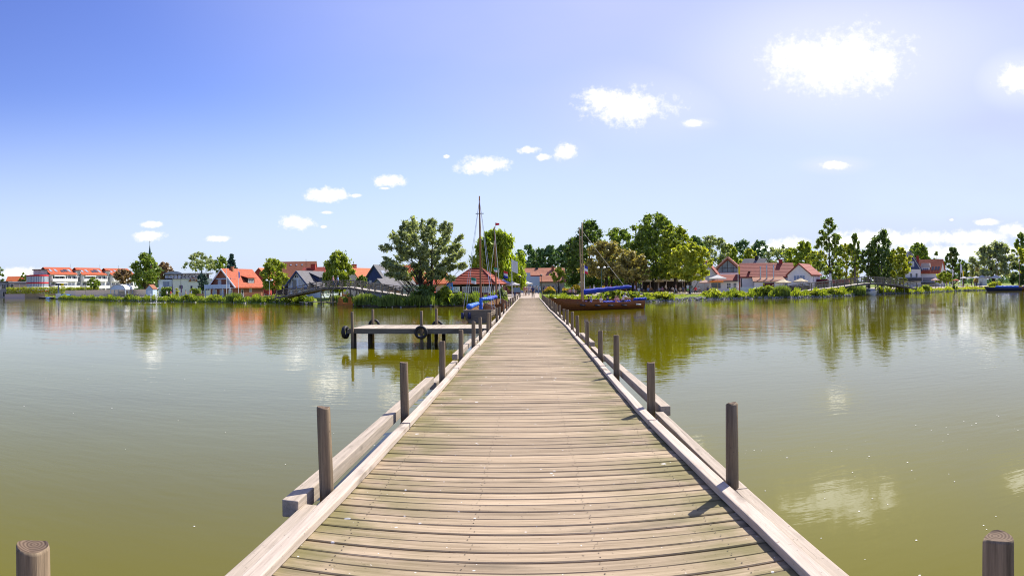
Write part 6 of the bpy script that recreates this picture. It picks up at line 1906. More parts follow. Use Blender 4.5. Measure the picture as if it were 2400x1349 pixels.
def cloth(name, c):
    m = mat(name, c, rough=0.85, scale=2, var=0.05)
    t = m.node_tree; b = t.nodes['Principled BSDF']; out = t.nodes['Material Output']
    tr = N(t, 'ShaderNodeBsdfTranslucent'); tr.inputs['Color'].default_value = (*c, 1)
    mx = N(t, 'ShaderNodeMixShader'); mx.inputs[0].default_value = .4
    t.links.new(b.outputs[0], mx.inputs[1]); t.links.new(tr.outputs[0], mx.inputs[2]); t.links.new(mx.outputs[0], out.inputs['Surface'])
    return m
C_CREAM = cloth('cloth_cream', (0.80, 0.70, 0.48)); C_WHITE = cloth('cloth_white', (0.80, 0.79, 0.77)); C_PINK = cloth('cloth_pale_pink', (0.78, 0.58, 0.50)); C_BLUE = cloth('cloth_blue_white', (0.50, 0.52, 0.74)); C_RED = cloth('cloth_red', (0.62, 0.16, 0.11)); C_ORANGE = cloth('cloth_orange', (0.85, 0.36, 0.06))
umbrella('cream parasol left of the white gable on the restaurant terrace', 1836, 119, 653, 41, C_CREAM)
umbrella('cream parasol directly below the three-part window of the white gable', 1877, 119.5, 651, 37, C_CREAM)
umbrella('pinkish white parasol left of the cafe kiosk', 1652, 119, 653.5, 38, C_PINK, square=True)
umbrella('large white cafe parasol with a wide brim over the kiosk', 1682, 119, 643, 58, C_WHITE, drop=.7, square=True)
umbrella('white parasol in the shade at the left end of the cafe terrace', 1545, 127, 652, 30, C_CREAM, square=True)
umbrella('white parasol between the two dark trunks of the cafe terrace', 1604, 127, 649, 40, C_WHITE, square=True)
umbrella('blue and white parasol nearest the boathouse at the pier head', 1180, 108, 653, 44, C_BLUE, square=True)
umbrella('blue-white parasol behind the white flagpole', 1208, 118, 654, 40, C_BLUE, square=True)
umbrella('white parasol next to the sign board at the pier head', 1202, 108, 659, 36, C_WHITE)
umbrella('pale parasol right of the sign board', 1232, 122, 657, 36, C_WHITE)
umbrella('small red parasol between the boathouse and the pier', 1171, 104, 662, 18, C_RED)
for k, (px, top, w_, r, mm, sq, lb) in enumerate((
        (2063, 645, 26, 150, C_WHITE, True, 'white parasol behind the left end of the right bridge span'), (2080, 643, 30, 152, C_WHITE, True, 'white parasol behind the middle of the right bridge span'),
        (2104, 643, 36, 148, C_WHITE, True, 'largest white parasol behind the right bridge span'), (2192, 651, 22, 172, C_PINK, False, 'salmon parasol before the red-roofed house terrace'),
        (2241, 653, 16, 176, C_RED, False, 'small salmon-red parasol left of the flagpoles'), (2259, 647, 20, 178, C_WHITE, False, 'cream parasol just right of the flagpoles'),
        (2273, 647, 18, 182, C_WHITE, False, 'cream parasol left of the big cafe marquee'), (2288, 646, 22, 180, C_WHITE, False, 'white parasol at the left end of the cafe marquee'),
        (2302, 644, 24, 182, C_WHITE, False, 'white parasol at the middle of the cafe marquee'), (2318, 646, 24, 180, C_CREAM, False, 'cream parasol under the leaning willow'),
        (2334, 644, 30, 178, C_WHITE, False, 'broad white parasol under the right half of the leaning willow'))):
    umbrella(lb, px, r, top, w_, mm, square=sq)
def flagpole(label, px, r, top, base_py=None, cloth_m=None, w=1.0, h=2.0, sg=1, bands=1, name='flagpole'):
    z0 = gz(px, r); H = Z(px, top, r) - z0
    o = empty(name, label, 'flagpole', G(px, r, z0), -az(px))
    mb = MB(); mb.tube([(0, 0, -.1), (0, 0, H)], [.06, .04], 8); mb.build('pole', TRIM_W, o)
    if cloth_m: flag(o, (.06 * sg, 0, H - .1), w, h, 1, cloth_m if isinstance(cloth_m, list) else [cloth_m], bands=bands, sg=sg)
    return o
flagpole('white flagpole with a drooping white flag at the left of the pier end', 1200, 94.5, 606, None, WHITEF, .82, 1.75)
fw = mat('flag_white_red', (0.75, 0.70, 0.70)); YEL = mat('flag_yellow_cloth', (0.85, 0.62, 0.02))
flagpole('bare thin flagpole left of the right-hand terrace parasols', 2218, 182, 622)
flagpole('flagpole with a white strip flag left of the tallest pole', 2232, 186, 629, None, WHITEF, .3, 1.8)
flagpole('tallest white flagpole with a long white banner on the right bank', 2251, 184, 616, None, WHITEF, .45, 2.4)
flagpole('flagpole with a yellow banner right of the tallest pole', 2256, 186, 632, None, YEL, .4, 1.8)
flagpole('flagpole with a yellow banner before the red restaurant roof', 1730, 118, 621, None, YEL, .3, 1.4)
flagpole('slim flagpole with a blue strip beside the red chalet roof', 559, 138, 634, None, mat('flag_blue_strip', (0.10, 0.14, 0.5)), .25, 1.3)
flagpole('brown wooden pole before the chalet balcony', 531, 136, 631)
flagpole('flag of red, white and blue hanging at the trunk of the tall lime tree', 1370, 108, 620, None, [mat('flag_navy', (0.05, 0.06, 0.4)), WHITEF, mat('flag_crimson', (0.6, 0.03, 0.08))], .5, 1.3, bands=3)
def lamp(label, px, r, top, twin=False, name='street_lamp', arm=False, m=None):
    z0 = gz(px, r); H = Z(px, top, r) - z0
    o = empty(name, label, 'street lamp', G(px, r, z0), -az(px))
    mb = MB(); mb.tube([(0, 0, -.1), (0, 0, H - .2)], [.06, .045], 8); mb.build('post', m or DARKM, o)
    hd = mat('lamp_head_white', (0.72, 0.74, 0.76), rough=0.4) if twin else DARKM
    if twin:
        mb = MB(); mb.beam((-.5, 0, H - .25), (.5, 0, H - .25), .05, .05); mb.build('arm', m or DARKM, o)
    if arm:
        mb = MB(); mb.beam((0, 0, H - .22), (.9, 0, H - .16), .06, .06); mb.box(.45, -.12, H - .2, .95, .12, H - .1); mb.build('lamp_head', DARKM, o); return o
    for x in ((-.5, .5) if twin else (0,)):
        mb = MB(); mb.lathe([(.08, H - .30), (.24, H - .16), (.26, H - .10), (.12, H + .02), (.03, H + .1)], (x, 0, 0), 10); mb.build('lamp_head', hd, o)
    return o
lamp('twin-headed lamp before the round maple', 631.5, 124, 655, True, m=METAL)
lamp('twin-headed green lamp under the tan trees behind the boat masts', 1410, 106, 625, True, m=mat('lamp_green', (0.06, 0.12, 0.11)))
lamp('black lantern post left of the shop front at the pier end', 1219, 99, 646)
lamp('black lantern post beside the right corner of the shop front', 1269, 130, 643)
lamp('dark street lamp with a bent arm before the white modern house', 424, 152, 648, arm=True)
lamp('pale slim lamp post on the quay at the far left', 46, 285, 663, m=TRIM_W)
lamp('slim dark lamp post in front of the white apartments', 201, 205, 664, m=DARKM)
board('sign_board', 'grey-blue sign board on two dark posts at the left of the pier end', 'sign', 1211, 96.5, 1.0, .95, 1.62, mat('sign_grey_blue', (0.17, 0.24, 0.31), var=0.08))
board('sign_board', 'white and blue sign board beside the lifebuoy at the cafe kiosk', 'sign', 1716, 108, .85, .6, 1.15, mat('sign_white_blue', (0.62, 0.66, 0.78), scale=6, var=0.2))
lb = board('lifebuoy_stand', 'lifebuoy on a white post left of the picket fence', 'lifebuoy', 1727, 108.2, .12, 0, 1.25, TRIM_W, posts=False)
mb = MB(); mb.tube([(.26 * math.cos(2 * math.pi * k / 16), -.1, .95 + .26 * math.sin(2 * math.pi * k / 16)) for k in range(17)], .06, 8, cap=False); mb.build('ring', mat('ring_red_white', (0.55, 0.12, 0.10), scale=3, col2=(0.75, 0.7, 0.7)), lb, smooth=True)
# white picket fence, kiosk, cafe buildings
pf = empty('picket_fence', 'white picket fence before the restaurant kitchen wing', 'fence', G(1735, 110, gz(1735, 110)), -az(1763) + R(3))
Lf = M(56, 111)
for z in (.35, .85):
    mb = MB(); mb.box(0, -.03, z, Lf, .03, z + .08); mb.build('rail', TRIM_W, pf)
mb = MB(); x = 0.0
while x < Lf: mb.prism([(x, .05), (x + .09, .05), (x + .09, 1.05), (x + .045, 1.14), (x, 1.05)], -.06, -.032); x += .14
mb.build('pickets', TRIM_W, pf)
def rail_fence(label, pts, h, m, rails=2):
    P = [G(px, r, gz(px, r)) for px, r in pts]
    o = empty('wooden_fence', label, 'fence', P[0])
    for a, b in zip(P, P[1:]):
        a, b = a - P[0], b - P[0]
        for k in range(rails):
            mb = MB(); z = Vector((0, 0, h * (k + 1) / rails - .06)); mb.beam(a + z, b + z, .05, .1); mb.build('rail', m, o)
    for p in P:
        q = p - P[0]; mb = MB(); mb.box(q.x - .06, q.y - .06, q.z - .2, q.x + .06, q.y + .06, q.z + h + .05); mb.build('post', m, o)
rail_fence('rough rail fence along the bank before the twin-headed lamp', [(655 - k * 9, 110 + k * 1.2) for k in range(5)], 1.0, bw)
rail_fence('dark rail fence between the lawn and the square', [(1282 + k * 22, 108) for k in range(6)], .75, W_DARK)
rail_fence('weathered rail fence at the foot of the right bridge', [(2150 + k * 14, 150 + k * 2) for k in range(5)], 1.0, bw)
rail_fence('dark railing along the restaurant terrace', [(1806 + k * 14, 116.5) for k in range(7)], .9, W_DARK)
kk = place('kiosk', 'white cafe kiosk with an open hatch under the wide white parasol', 1690, 124, -3, 'kiosk')
mb = MB(); mb.box(-2.3, 0, -.3, 3.4, 2.6, 2.1); mb.build('wall', W_WHITE, kk)
mb = MB(); mb.box(-2.5, -.7, 2.1, 3.7, 2.8, 2.3); mb.build('roof', DARKM, kk)
mb = MB(); mb.box(-1.9, -.05, .9, -.1, -.004, 1.9); mb.build('hatch', GLASS, kk)
mb = MB(); mb.prism([(-2.2, 2.0), (.5, 2.0), (.5, 2.3), (-2.2, 2.3)], -.9, -.72); mb.build('fascia', C_ORANGE, kk)
window(kk, 'front', 0, 0, 1.5, .7, .9, 1.2, 2, 2); window(kk, 'front', 0, 0, 2.7, .7, .7, 1.2, 2, 2)
pvn = place('cafe_pavilion', 'cream-roofed open cafe pavilion behind the dark trunks', 1592, 138, 0, 'pavilion')
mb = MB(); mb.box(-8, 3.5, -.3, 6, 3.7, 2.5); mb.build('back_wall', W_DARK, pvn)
mb = MB(); i = 0; mb.prism([(-8.3, 2.75), (6.3, 2.75), (5.8, 3.5), (-7.8, 3.5)], -.4, 4); mb.build('roof', C_WHITE, pvn)
mb = MB(); mb.box(-8.3, -.5, 2.35, 6.3, -.42, 2.74); mb.build('valance', C_CREAM, pvn)
for x in np.arange(-8, 6.1, 1.75):
    mb = MB(); mb.box(x - .07, -.2, -.3, x + .07, -.06, 2.74); mb.build('post', W_CREAM, pvn)
for k, (px, r, w_, lb) in enumerate(((1385, 172, 9.5, 'dim house front behind the left trunks of the tan trees'), (1460, 168, 10, 'dim house front behind the right trunks of the tan trees'), (1530, 165, 9, 'dim cafe front behind the tallest cafe tree'))):
    h = place('cafe_building', lb, px, r, 0, 'building')
    shell(h, w_, 7, 3.2, 3.0, 'x', W_WHITE if k == 0 else W_BRICK, T_BROWN, ov=.3)
    for u in np.arange(-w_ / 2 + 1, w_ / 2, 1.9): window(h, 'front', w_, 7, float(u), .6, 1.1, 1.6, 2, 1)

# tables and benches
TW = mat('garden_wood', (0.30, 0.20, 0.12), rough=0.7, scale=5, var=0.25)
def table_set():
    o = bpy.data.objects.new('picnic_table', None); COL.objects.link(o)
    mb = MB(); mb.box(-.85, -.35, .70, .85, .35, .75); mb.build('table_top', TW, o)
    for y_ in (-.7, .7):
        mb = MB(); mb.box(-.85, y_ - .13, .42, .85, y_ + .13, .46); mb.build('seat', TW, o)
    for x in (-.65, .65):
        mb = MB(); mb.beam((x, -.65, 0), (x, -.2, .70), .06, .08, up=(1, 0, 0)); mb.beam((x, .65, 0), (x, .2, .70), .06, .08, up=(1, 0, 0)); mb.beam((x, -.75, .39), (x, .75, .39), .06, .06); mb.build('trestle', TW, o)
    return o
t0 = table_set()
TBL = [(1500, 116, 'table at the left end of the cafe terrace'), (1522, 119, 'table before the tallest cafe tree'), (1548, 115, 'table just right of the tallest tree trunk'), (1572, 121, 'table between the two slim cafe trunks'), (1597, 117, 'table under the white terrace parasol'), (1633, 117, 'table left of the pinkish parasol'), (1662, 113, 'table before the cafe kiosk'), (1836, 118.5, 'table under the left cream parasol'), (1877, 119, 'table under the right cream parasol'), (2192, 171, 'table under the salmon parasol'), (2262, 176, 'table right of the flagpoles'), (2290, 177, 'table before the cafe marquee'), (2322, 176, 'table under the leaning willow')]
for k, (px, r, lb) in enumerate(TBL):
    o = t0 if k == 0 else copy_tree(t0)
    o.location = G(px, r, gz(px, r)); o.rotation_euler = (0, 0, -az(px) + .4 * math.sin(k * 2.3))
    tag(o, 'wooden picnic ' + lb, 'table', 'picnic tables on the terraces')
def bench(label, px, r, yaw=0):
    o = empty('park_bench', label, 'bench', G(px, r, gz(px, r)), -az(px) + yaw, 'park benches')
    mb = MB(); mb.box(-.85, -.22, .40, .85, .22, .45); mb.build('seat', TW, o)
    mb = MB(); mb.box(-.85, .20, .55, .85, .25, .90); mb.build('backrest', TW, o)
    for x in (-.7, .7):
        mb = MB(); mb.box(x - .04, -.2, -.1, x + .04, .24, .40); mb.box(x - .04, .25, .0, x + .04, .30, .88); mb.build('leg', DARKM, o)
bench('dark bench with two seated people on the lawn behind the boats', 1340, 105.5)
bench('bench at the left shore before the white modern house', 470, 140, .2)
# yellow flower beds and low lawn hedge
def flower_bed(label, px0, px1, r, top, seed):
    L = M(px1 - px0, r); pc = (px0 + px1) / 2; z0 = gz(pc, r); H = Z(pc, top, r) - z0
    o = empty('flower_bed', label, 'flower bed', G(pc, r, z0), -az(pc))
    rg = np.random.default_rng(seed); n = int(L * 260)
    x = rg.uniform(-L / 2, L / 2, n); y_ = rg.uniform(-.9, .9, n)
    hh = H * (0.55 + .45 * np.sqrt(np.clip(1 - (2 * x / L) ** 2, 0, 1))) * (1 - .35 * y_ ** 2) * (0.85 + .2 * np.sin(x * 2.1 + seed))
    p = np.stack([x, y_, hh * rg.uniform(.65, 1.0, n)], 1)
    ou = np.stack([np.zeros(n), -np.ones(n) * .5, np.ones(n)], 1)
    link('blossoms', quads_mesh('blossoms', leaf_quads(rg, p, ou, .16), mat('blossom_yellow', (0.62, 0.40, 0.008), rough=0.7, scale=2, col2=(0.85, 0.62, 0.02))), o)
    p = np.stack([x, y_, hh * rg.uniform(0, .7, n)], 1)
    link('foliage', quads_mesh('foliage', leaf_quads(rg, p, ou, .2), LM['mid']), o)
flower_bed('small yellow flower bed before the inn, left on the lawn', 1272, 1302, 128, 671.5, 1)
flower_bed('long yellow flower bed behind the two boat masts', 1318, 1388, 121, 667, 2)
flower_bed('yellow flowers between the dark trunks right of the masts', 1408, 1432, 126, 669, 3)
# fountain
fo = empty('fountain', 'fountain of thin white water jets rising from the lake before the white modern house', 'fountain', G(358, 133, 0), -az(358))
rg = np.random.default_rng(9)
SPRAY = mat('spray_white', (0.85, 0.88, 0.92), rough=0.3, var=0.03)
for jx, hh, n, sp_ in ((-.4, 1.9, 150, .10), (.75, 2.5, 420, .32)):
    t_ = rg.uniform(0, 1, n)
    p = np.stack([jx + rg.normal(0, sp_, n) * (.15 + t_), rg.normal(0, sp_, n) * (.2 + t_), .05 + hh * t_ ** .8], 1)
    q = leaf_quads(rg, p, rg.normal(size=(n, 3)), .055, .6, 2.2)
    link('jet', quads_mesh('jet', q, SPRAY), fo)['kind'] = 'stuff'
mb = MB(); mb.lathe([(.3, -.3), (.34, .03), (.2, .07)], n=12); mb.build('nozzle_float', W_GREY, fo)
n = 160; p = np.stack([rg.normal(.2, 1.1, n), rg.normal(0, .8, n), np.full(n, .03)], 1)
link('splash', quads_mesh('splash', leaf_quads(rg, p, np.tile([0, 0, 5.0], (n, 1)), .12), SPRAY), fo)['kind'] = 'stuff'

# ------------------------------------------------------------------ bicycles
def bicycle():
    o = bpy.data.objects.new('bicycle', None); COL.objects.link(o)
    for x in (-.52, .52):
        mb = MB(); mb.tube([(x + .33 * math.cos(2 * math.pi * k / 18), 0, .34 + .33 * math.sin(2 * math.pi * k / 18)) for k in range(19)], .022, 6, cap=False)
        wh = mb.build('wheel', rub, o)
        mb = MB()
        for k in range(6): mb.tube([(x, 0, .34), (x + .32 * math.cos(math.pi * k / 3), 0, .34 + .32 * math.sin(math.pi * k / 3))], .005, 4)
        mb.build('spokes', METAL, wh)
    mb = MB()
    for a, b in (((-.52, .34), (-.08, .32)), ((-.08, .32), (-.2, .85)), ((-.18, .78), (.36, .82)), ((-.08, .32), (.38, .72)), ((-.52, .34), (-.19, .76)), ((.52, .34), (.36, .95))):
        mb.tube([(a[0], 0, a[1]), (b[0], 0, b[1])], .02, 6)
    mb.build('frame', mat('bike_frame', (0.06, 0.06, 0.08), rough=0.4, island=0.0), o)
    mb = MB(); mb.tube([(.36, -.28, 1.0), (.40, 0, .97), (.36, .28, 1.0)], .018, 6); mb.build('handlebar', METAL, o)
    mb = MB(); mb.box(-.34, -.07, .86, -.08, .07, .92); mb.build('saddle', rub, o)
    return o
b0 = bicycle()
for k in range(12):
    px = 247 + k * 7.2
    r = shore(px) + 5.8 + (k % 3) * .5
    o = b0 if k == 0 else copy_tree(b0)
    o.location = G(px, r, gz(px, r)); o.rotation_euler = (0, R(4), -az(px) + .5 * math.sin(k * 1.7))
    tag(o, 'dark bicycle parked in the row on the bank before the white barrel-roofed pavilion', 'bicycle', 'bicycles parked along the left bank')
o = copy_tree(b0); o.location = G(195, shore(195) + 6, gz(195, shore(195) + 6)); o.rotation_euler = (0, 0, -az(195)); tag(o, 'single bicycle parked alone near the white apartments', 'bicycle', None)
if 'group' in o: del o['group']
# bicycle rack shelter
rk = empty('bicycle_rack', 'pale timber rail rack behind the parked bicycles', 'bicycle rack', G(286, shore(286) + 7.6, gz(286, shore(286) + 7.6)), -az(286))
mb = MB(); mb.box(-4, -.05, .95, 3.6, .05, 1.06); mb.build('rail', jw, rk)
for x in (-3.8, -1.2, 1.2, 3.4):
    mb = MB(); mb.box(x - .06, -.05, -.2, x + .06, .05, .95); mb.build('post', jw, rk)
# ------------------------------------------------------------------ people
SKIN = mat('skin', (0.48, 0.30, 0.21), rough=0.6, var=0.06)
SKIN2 = mat('skin_tanned', (0.36, 0.21, 0.14), rough=0.6, var=0.06)
def skin_mesh(name, verts, edges, radii, root_i=0, lv=1):
    me = bpy.data.meshes.new(name)
    me.from_pydata(verts, edges, [])
    o = bpy.data.objects.new(name, me); COL.objects.link(o)
    md = o.modifiers.new('skin', 'SKIN'); md.use_smooth_shade = True
    for i, r in enumerate(radii):
        rr = r if isinstance(r, tuple) else (r, r)
        me.skin_vertices[0].data[i].radius = rr
        me.skin_vertices[0].data[i].use_root = (i == root_i)
    sb = o.modifiers.new('sub', 'SUBSURF'); sb.levels = lv; sb.render_levels = lv
    dg = bpy.context.evaluated_depsgraph_get()
    out = bpy.data.meshes.new_from_object(o.evaluated_get(dg))
    out.name = name
    bpy.data.objects.remove(o)
    return out
def pose(kind):
    """joint positions in metres for a 1.72 m figure facing -y"""
    J = dict(pel=(0, 0, .93), wst=(0, 0, 1.10), cst=(0, -.01, 1.30), nk=(0, 0, 1.47), hd=(0, -.02, 1.57), top=(0, -.01, 1.70),
             shl=(-.18, 0, 1.41), shr=(.18, 0, 1.41), ell=(-.23, .02, 1.14), elr=(.23, .02, 1.14), wrl=(-.24, -.05, .90), wrr=(.24, -.05, .90),
             hal=(-.24, -.08, .79), har=(.24, -.08, .79), hil=(-.10, 0, .90), hir=(.10, 0, .90), knl=(-.11, -.02, .49), knr=(.11, -.02, .49),
             anl=(-.11, .02, .08), anr=(.11, .02, .08), tol=(-.12, -.15, .03), tor=(.12, -.15, .03))
    if kind == 'walk':
        J.update(knl=(-.10, -.20, .52), anl=(-.10, -.30, .10), tol=(-.11, -.46, .06), knr=(.10, .05, .49), anr=(.10, .30, .14), tor=(.10, .19, .03),
                 ell=(-.24, .12, 1.16), wrl=(-.24, .10, .92), hal=(-.23, .07, .82), elr=(.24, -.06, 1.15), wrr=(.22, -.24, .97), har=(.21, -.30, .89))
    if kind == 'sit':
        d = .45
        for k in ('pel', 'wst', 'cst', 'nk', 'hd', 'top', 'shl', 'shr', 'hil', 'hir', 'ell', 'elr'): J[k] = (J[k][0], J[k][1], J[k][2] - d)
        J.update(knl=(-.13, -.42, .48), knr=(.13, -.42, .48), anl=(-.13, -.40, .08), anr=(.13, -.40, .08), tol=(-.14, -.56, .03), tor=(.14, -.56, .03),
                 wrl=(-.17, -.24, .58), wrr=(.17, -.24, .58), hal=(-.12, -.36, .54), har=(.12, -.36, .54))
    if kind == 'steer':
        J.update(cst=(.10, -.06, 1.28), nk=(.20, -.10, 1.43), hd=(.25, -.13, 1.52), top=(.28, -.14, 1.64), shl=(.05, -.10, 1.40), shr=(.32, .02, 1.36),
                 ell=(.18, -.34, 1.20), wrl=(.40, -.40, 1.10), hal=(.50, -.40, 1.08), elr=(.50, -.10, 1.18), wrr=(.66, -.26, 1.08), har=(.75, -.30, 1.05))
    return J
EDG = [('pel', 'wst'), ('wst', 'cst'), ('cst', 'nk'), ('nk', 'hd'), ('hd', 'top'), ('cst', 'shl'), ('shl', 'ell'), ('ell', 'wrl'), ('wrl', 'hal'),
       ('cst', 'shr'), ('shr', 'elr'), ('elr', 'wrr'), ('wrr', 'har'), ('pel', 'hil'), ('hil', 'knl'), ('knl', 'anl'), ('anl', 'tol'), ('pel', 'hir'), ('hir', 'knr'), ('knr', 'anr'), ('anr', 'tor')]
RAD = dict(pel=(.15, .11), wst=(.13, .10), cst=(.15, .11), nk=.055, hd=.088, top=.06, shl=.06, shr=.06, ell=.042, elr=.042, wrl=.03, wrr=.03, hal=.028, har=.028,
           hil=.085, hir=.085, knl=.055, knr=.055, anl=.038, anr=.038, tol=.034, tor=.034)
MESH = {}
for kd in ('stand', 'walk', 'sit', 'steer'):
    J = pose(kd)
    ks = list(J)
    MESH[kd, 'body'] = skin_mesh('body_' + kd, [J[k] for k in ks], [(ks.index(a), ks.index(b)) for a, b in EDG], [RAD[k] for k in ks], 0)
    def sub(name, keys, edges, fac, lerp=None):
        P = {k: J[k] for k in keys}
        for nk, (a, b, t) in (lerp or {}).items():
            P[nk] = tuple(J[a][i] + (J[b][i] - J[a][i]) * t for i in range(3))
        kk = list(P)
        rr = []
        for k in kk:
            b = RAD.get(k) or RAD[(lerp or {})[k][0]]
            rr.append((b[0] * fac, b[1] * fac) if isinstance(b, tuple) else b * fac)
        return skin_mesh(name + '_' + kd, [P[k] for k in kk], [(kk.index(a), kk.index(b)) for a, b in edges], rr, 0)
    MESH[kd, 'shirt'] = sub('shirt', ['wst', 'cst', 'shl', 'shr'], [('wst', 'cst'), ('cst', 'shl'), ('cst', 'shr'), ('shl', 'sl'), ('shr', 'sr'), ('wst', 'hem'), ('cst', 'col')], 1.18,
                            {'sl': ('shl', 'ell', .75), 'sr': ('shr', 'elr', .75), 'hem': ('wst', 'pel', .7), 'col': ('cst', 'nk', .75)})
    MESH[kd, 'trousers'] = sub('trousers', ['pel', 'hil', 'hir', 'knl', 'knr'], [('pel', 'hil'), ('pel', 'hir'), ('hil', 'knl'), ('hir', 'knr'), ('knl', 'al'), ('knr', 'ar'), ('pel', 'wb')], 1.2,
                               {'al': ('knl', 'anl', .9), 'ar': ('knr', 'anr', .9), 'wb': ('pel', 'wst', .5)})
    MESH[kd, 'shorts'] = sub('shorts', ['pel', 'hil', 'hir'], [('pel', 'hil'), ('pel', 'hir'), ('hil', 'kl'), ('hir', 'kr'), ('pel', 'wb')], 1.22,
                             {'kl': ('hil', 'knl', .85), 'kr': ('hir', 'knr', .85), 'wb': ('pel', 'wst', .5)})
    hb_ = MB(); c = J['hd']; n = 10
    for i in range(6):
        a = -0.35 + (math.pi / 2 + .35) * i / 5
        for j in range(n):
            b = 2 * math.pi * j / n
            front = max(0, -math.sin(b))
            aa = max(a, .55 * front - .1)
            hb_.v.append((c[0] + .105 * math.cos(aa) * math.cos(b), c[1] + .02 + .112 * math.cos(aa) * math.sin(b), c[2] + .055 + .125 * math.sin(aa)))
    for i in range(5):
        for j in range(n):
            a, b = i * n + j, i * n + (j + 1) % n
            hb_.f.append((a, b, b + n, a + n)); hb_.m.append(0)
    me = bpy.data.meshes.new('hair_' + kd); me.from_pydata(hb_.v, [], hb_.f); me.update()
    me.polygons.foreach_set('use_smooth', [True] * len(me.polygons))
    MESH[kd, 'hair'] = me
for me in MESH.values():
    me.materials.clear(); me.materials.append(SKIN)
CM = {}
def cm(c):
    if c not in CM: CM[c] = mat('cloth_%s' % ['red', 'orange', 'yellow', 'green', 'teal', 'blue', 'violet', 'pale', 'grey', 'dark'][len(CM) % 10], c, rough=0.9, scale=6, var=0.12)
    return CM[c]
WHT, BLK, NVY, GRY, REDC, PNK, LBL, BEI, BRN, GRN, JEA = (0.75, 0.75, 0.74), (0.03, 0.03, 0.035), (0.035, 0.05, 0.13), (0.30, 0.30, 0.31), (0.60, 0.05, 0.07), (0.62, 0.30, 0.32), (0.30, 0.42, 0.62), (0.50, 0.41, 0.29), (0.16, 0.10, 0.06), (0.22, 0.42, 0.10), (0.09, 0.13, 0.24)
H_BR, H_GR, H_BL, H_BK = (0.08, 0.045, 0.025), (0.42, 0.40, 0.38), (0.40, 0.28, 0.13), (0.02, 0.017, 0.015)
def person(label, loc, yaw, kind='walk', shirt=WHT, legs=JEA, hair=H_BR, shorts=False, scale=1.0, group=None):
    o = bpy.data.objects.new('person', MESH[kind, 'body']); COL.objects.link(o)
    o.location = loc; o.rotation_euler = (0, 0, yaw); o.scale = (scale,) * 3
    tag(o, label, 'person', group)
    for part, c in (('shirt', shirt), ('shorts' if shorts else 'trousers', legs), ('hair', hair)):
        p = bpy.data.objects.new(part, MESH[kind, part]); COL.objects.link(p); p.parent = o
        p.material_slots[0].link = 'OBJECT'; p.material_slots[0].material = cm(c)
    return o
def walker(label, px, r, yaw=0.0, **k):
    z = DECK + sag(G(px, r).y) + 0.002 if 1215 < px < 1268 and r < 92 else gz(px, r) + 0.022
    return person(label, G(px, r, z), -az(px) + yaw, **k)
walker('person in dark clothes walking alone near the far end of the pier', 1249, 88, 3.0, shirt=NVY, legs=BLK, hair=H_BK)
walker('person in reddish shirt and beige shorts walking at the pier end, left of the group', 1229, 106, 3.1, shirt=(0.42, 0.20, 0.17), legs=BEI, shorts=True)
walker('person in brown top walking beside the reddish shirt at the pier end', 1233, 107, 3.1, shirt=(0.36, 0.24, 0.20), legs=BRN)
walker('person in lilac-grey jacket walking just right of the reddish pair', 1240, 108, 3.2, shirt=(0.40, 0.36, 0.44), legs=GRY)
walker('person in pale shirt walking behind the lilac jacket', 1243, 114, 3.1, shirt=(0.50, 0.45, 0.50), legs=JEA, shorts=True)
walker('person in black standing left of the sign board at the pier end', 1207, 100, .6, kind='stand', shirt=BLK, legs=NVY)
walker('person in dark blue standing right of the sign board', 1216, 101, .2, kind='stand', shirt=NVY, legs=BLK)
walker('person in white blouse strolling before the shop front', 1236, 132, .3, shirt=WHT, legs=GRY)
walker('person in grey strolling before the right corner of the shop front', 1258, 128, 2.6, shirt=GRY, legs=NVY)
walker('person in light blue walking on the square left of the flower bed', 1265, 124, 2.0, shirt=LBL, legs=JEA)
walker('person in navy coat walking on the square by the dark fence', 1274, 116, 1.2, shirt=NVY, legs=BLK)
walker('person in pink top near the inn door', 1281, 134, 2.8, shirt=PNK, legs=WHT)
for k, (px, c, lb) in enumerate(((1335.5, PNK, 'person in pink sitting on the left of the lawn bench'), (1344, (0.45, 0.38, 0.36), 'person in greyish brown sitting on the right of the lawn bench'))):
    person(lb, G(px, 105.2, gz(px, 105.2)), -az(px), 'sit', c, BLK, H_GR)
walker('person in a bright red shirt standing under the tan trees', 1431, 112, .4, kind='stand', shirt=REDC, legs=BLK, hair=H_BL)
walker('person in dark red walking left of the bright red shirt', 1424, 113, 1.5, shirt=(0.25, 0.05, 0.07), legs=BLK)
walker('person in white walking far behind the blue boom', 1392, 113, 1.6, shirt=WHT, legs=JEA, hair=H_GR)
walker('person in grey jacket under the left tan tree', 1383, 116, 1.6, shirt=GRY, legs=BLK)
walker('person in white top standing between the flower bed and the masts', 1364, 112, .2, kind='stand', shirt=WHT, legs=WHT)
walker('person in black walking right of the bright red shirt', 1444, 114, 1.4, shirt=BLK, legs=JEA)
walker('person in lilac shirt behind the end of the blue boom', 1488, 112, -1.2, shirt=(0.42, 0.40, 0.62), legs=NVY)
walker('person in a white top and green skirt on the path by the slipway', 1612, 105.5, .2, kind='stand', shirt=WHT, legs=(0.28, 0.55, 0.12), shorts=True, hair=H_BL)
walker('person in grey-green with pale trousers beside the green skirt', 1620.5, 105.5, .4, kind='stand', shirt=(0.16, 0.19, 0.15), legs=(0.40, 0.45, 0.46))
SEAT = [(1497, 'white', WHT), (1504, 'navy', NVY), (1519, 'light blue', LBL), (1526, 'orange', (0.65, 0.28, 0.08)), (1545, 'grey', GRY), (1552, 'pink', PNK), (1569, 'black', BLK), (1576, 'white', WHT), (1594, 'beige', BEI), (1601, 'blue', JEA), (1630, 'red', REDC), (1637, 'white', WHT), (1659, 'navy', NVY), (1666, 'grey', GRY)]
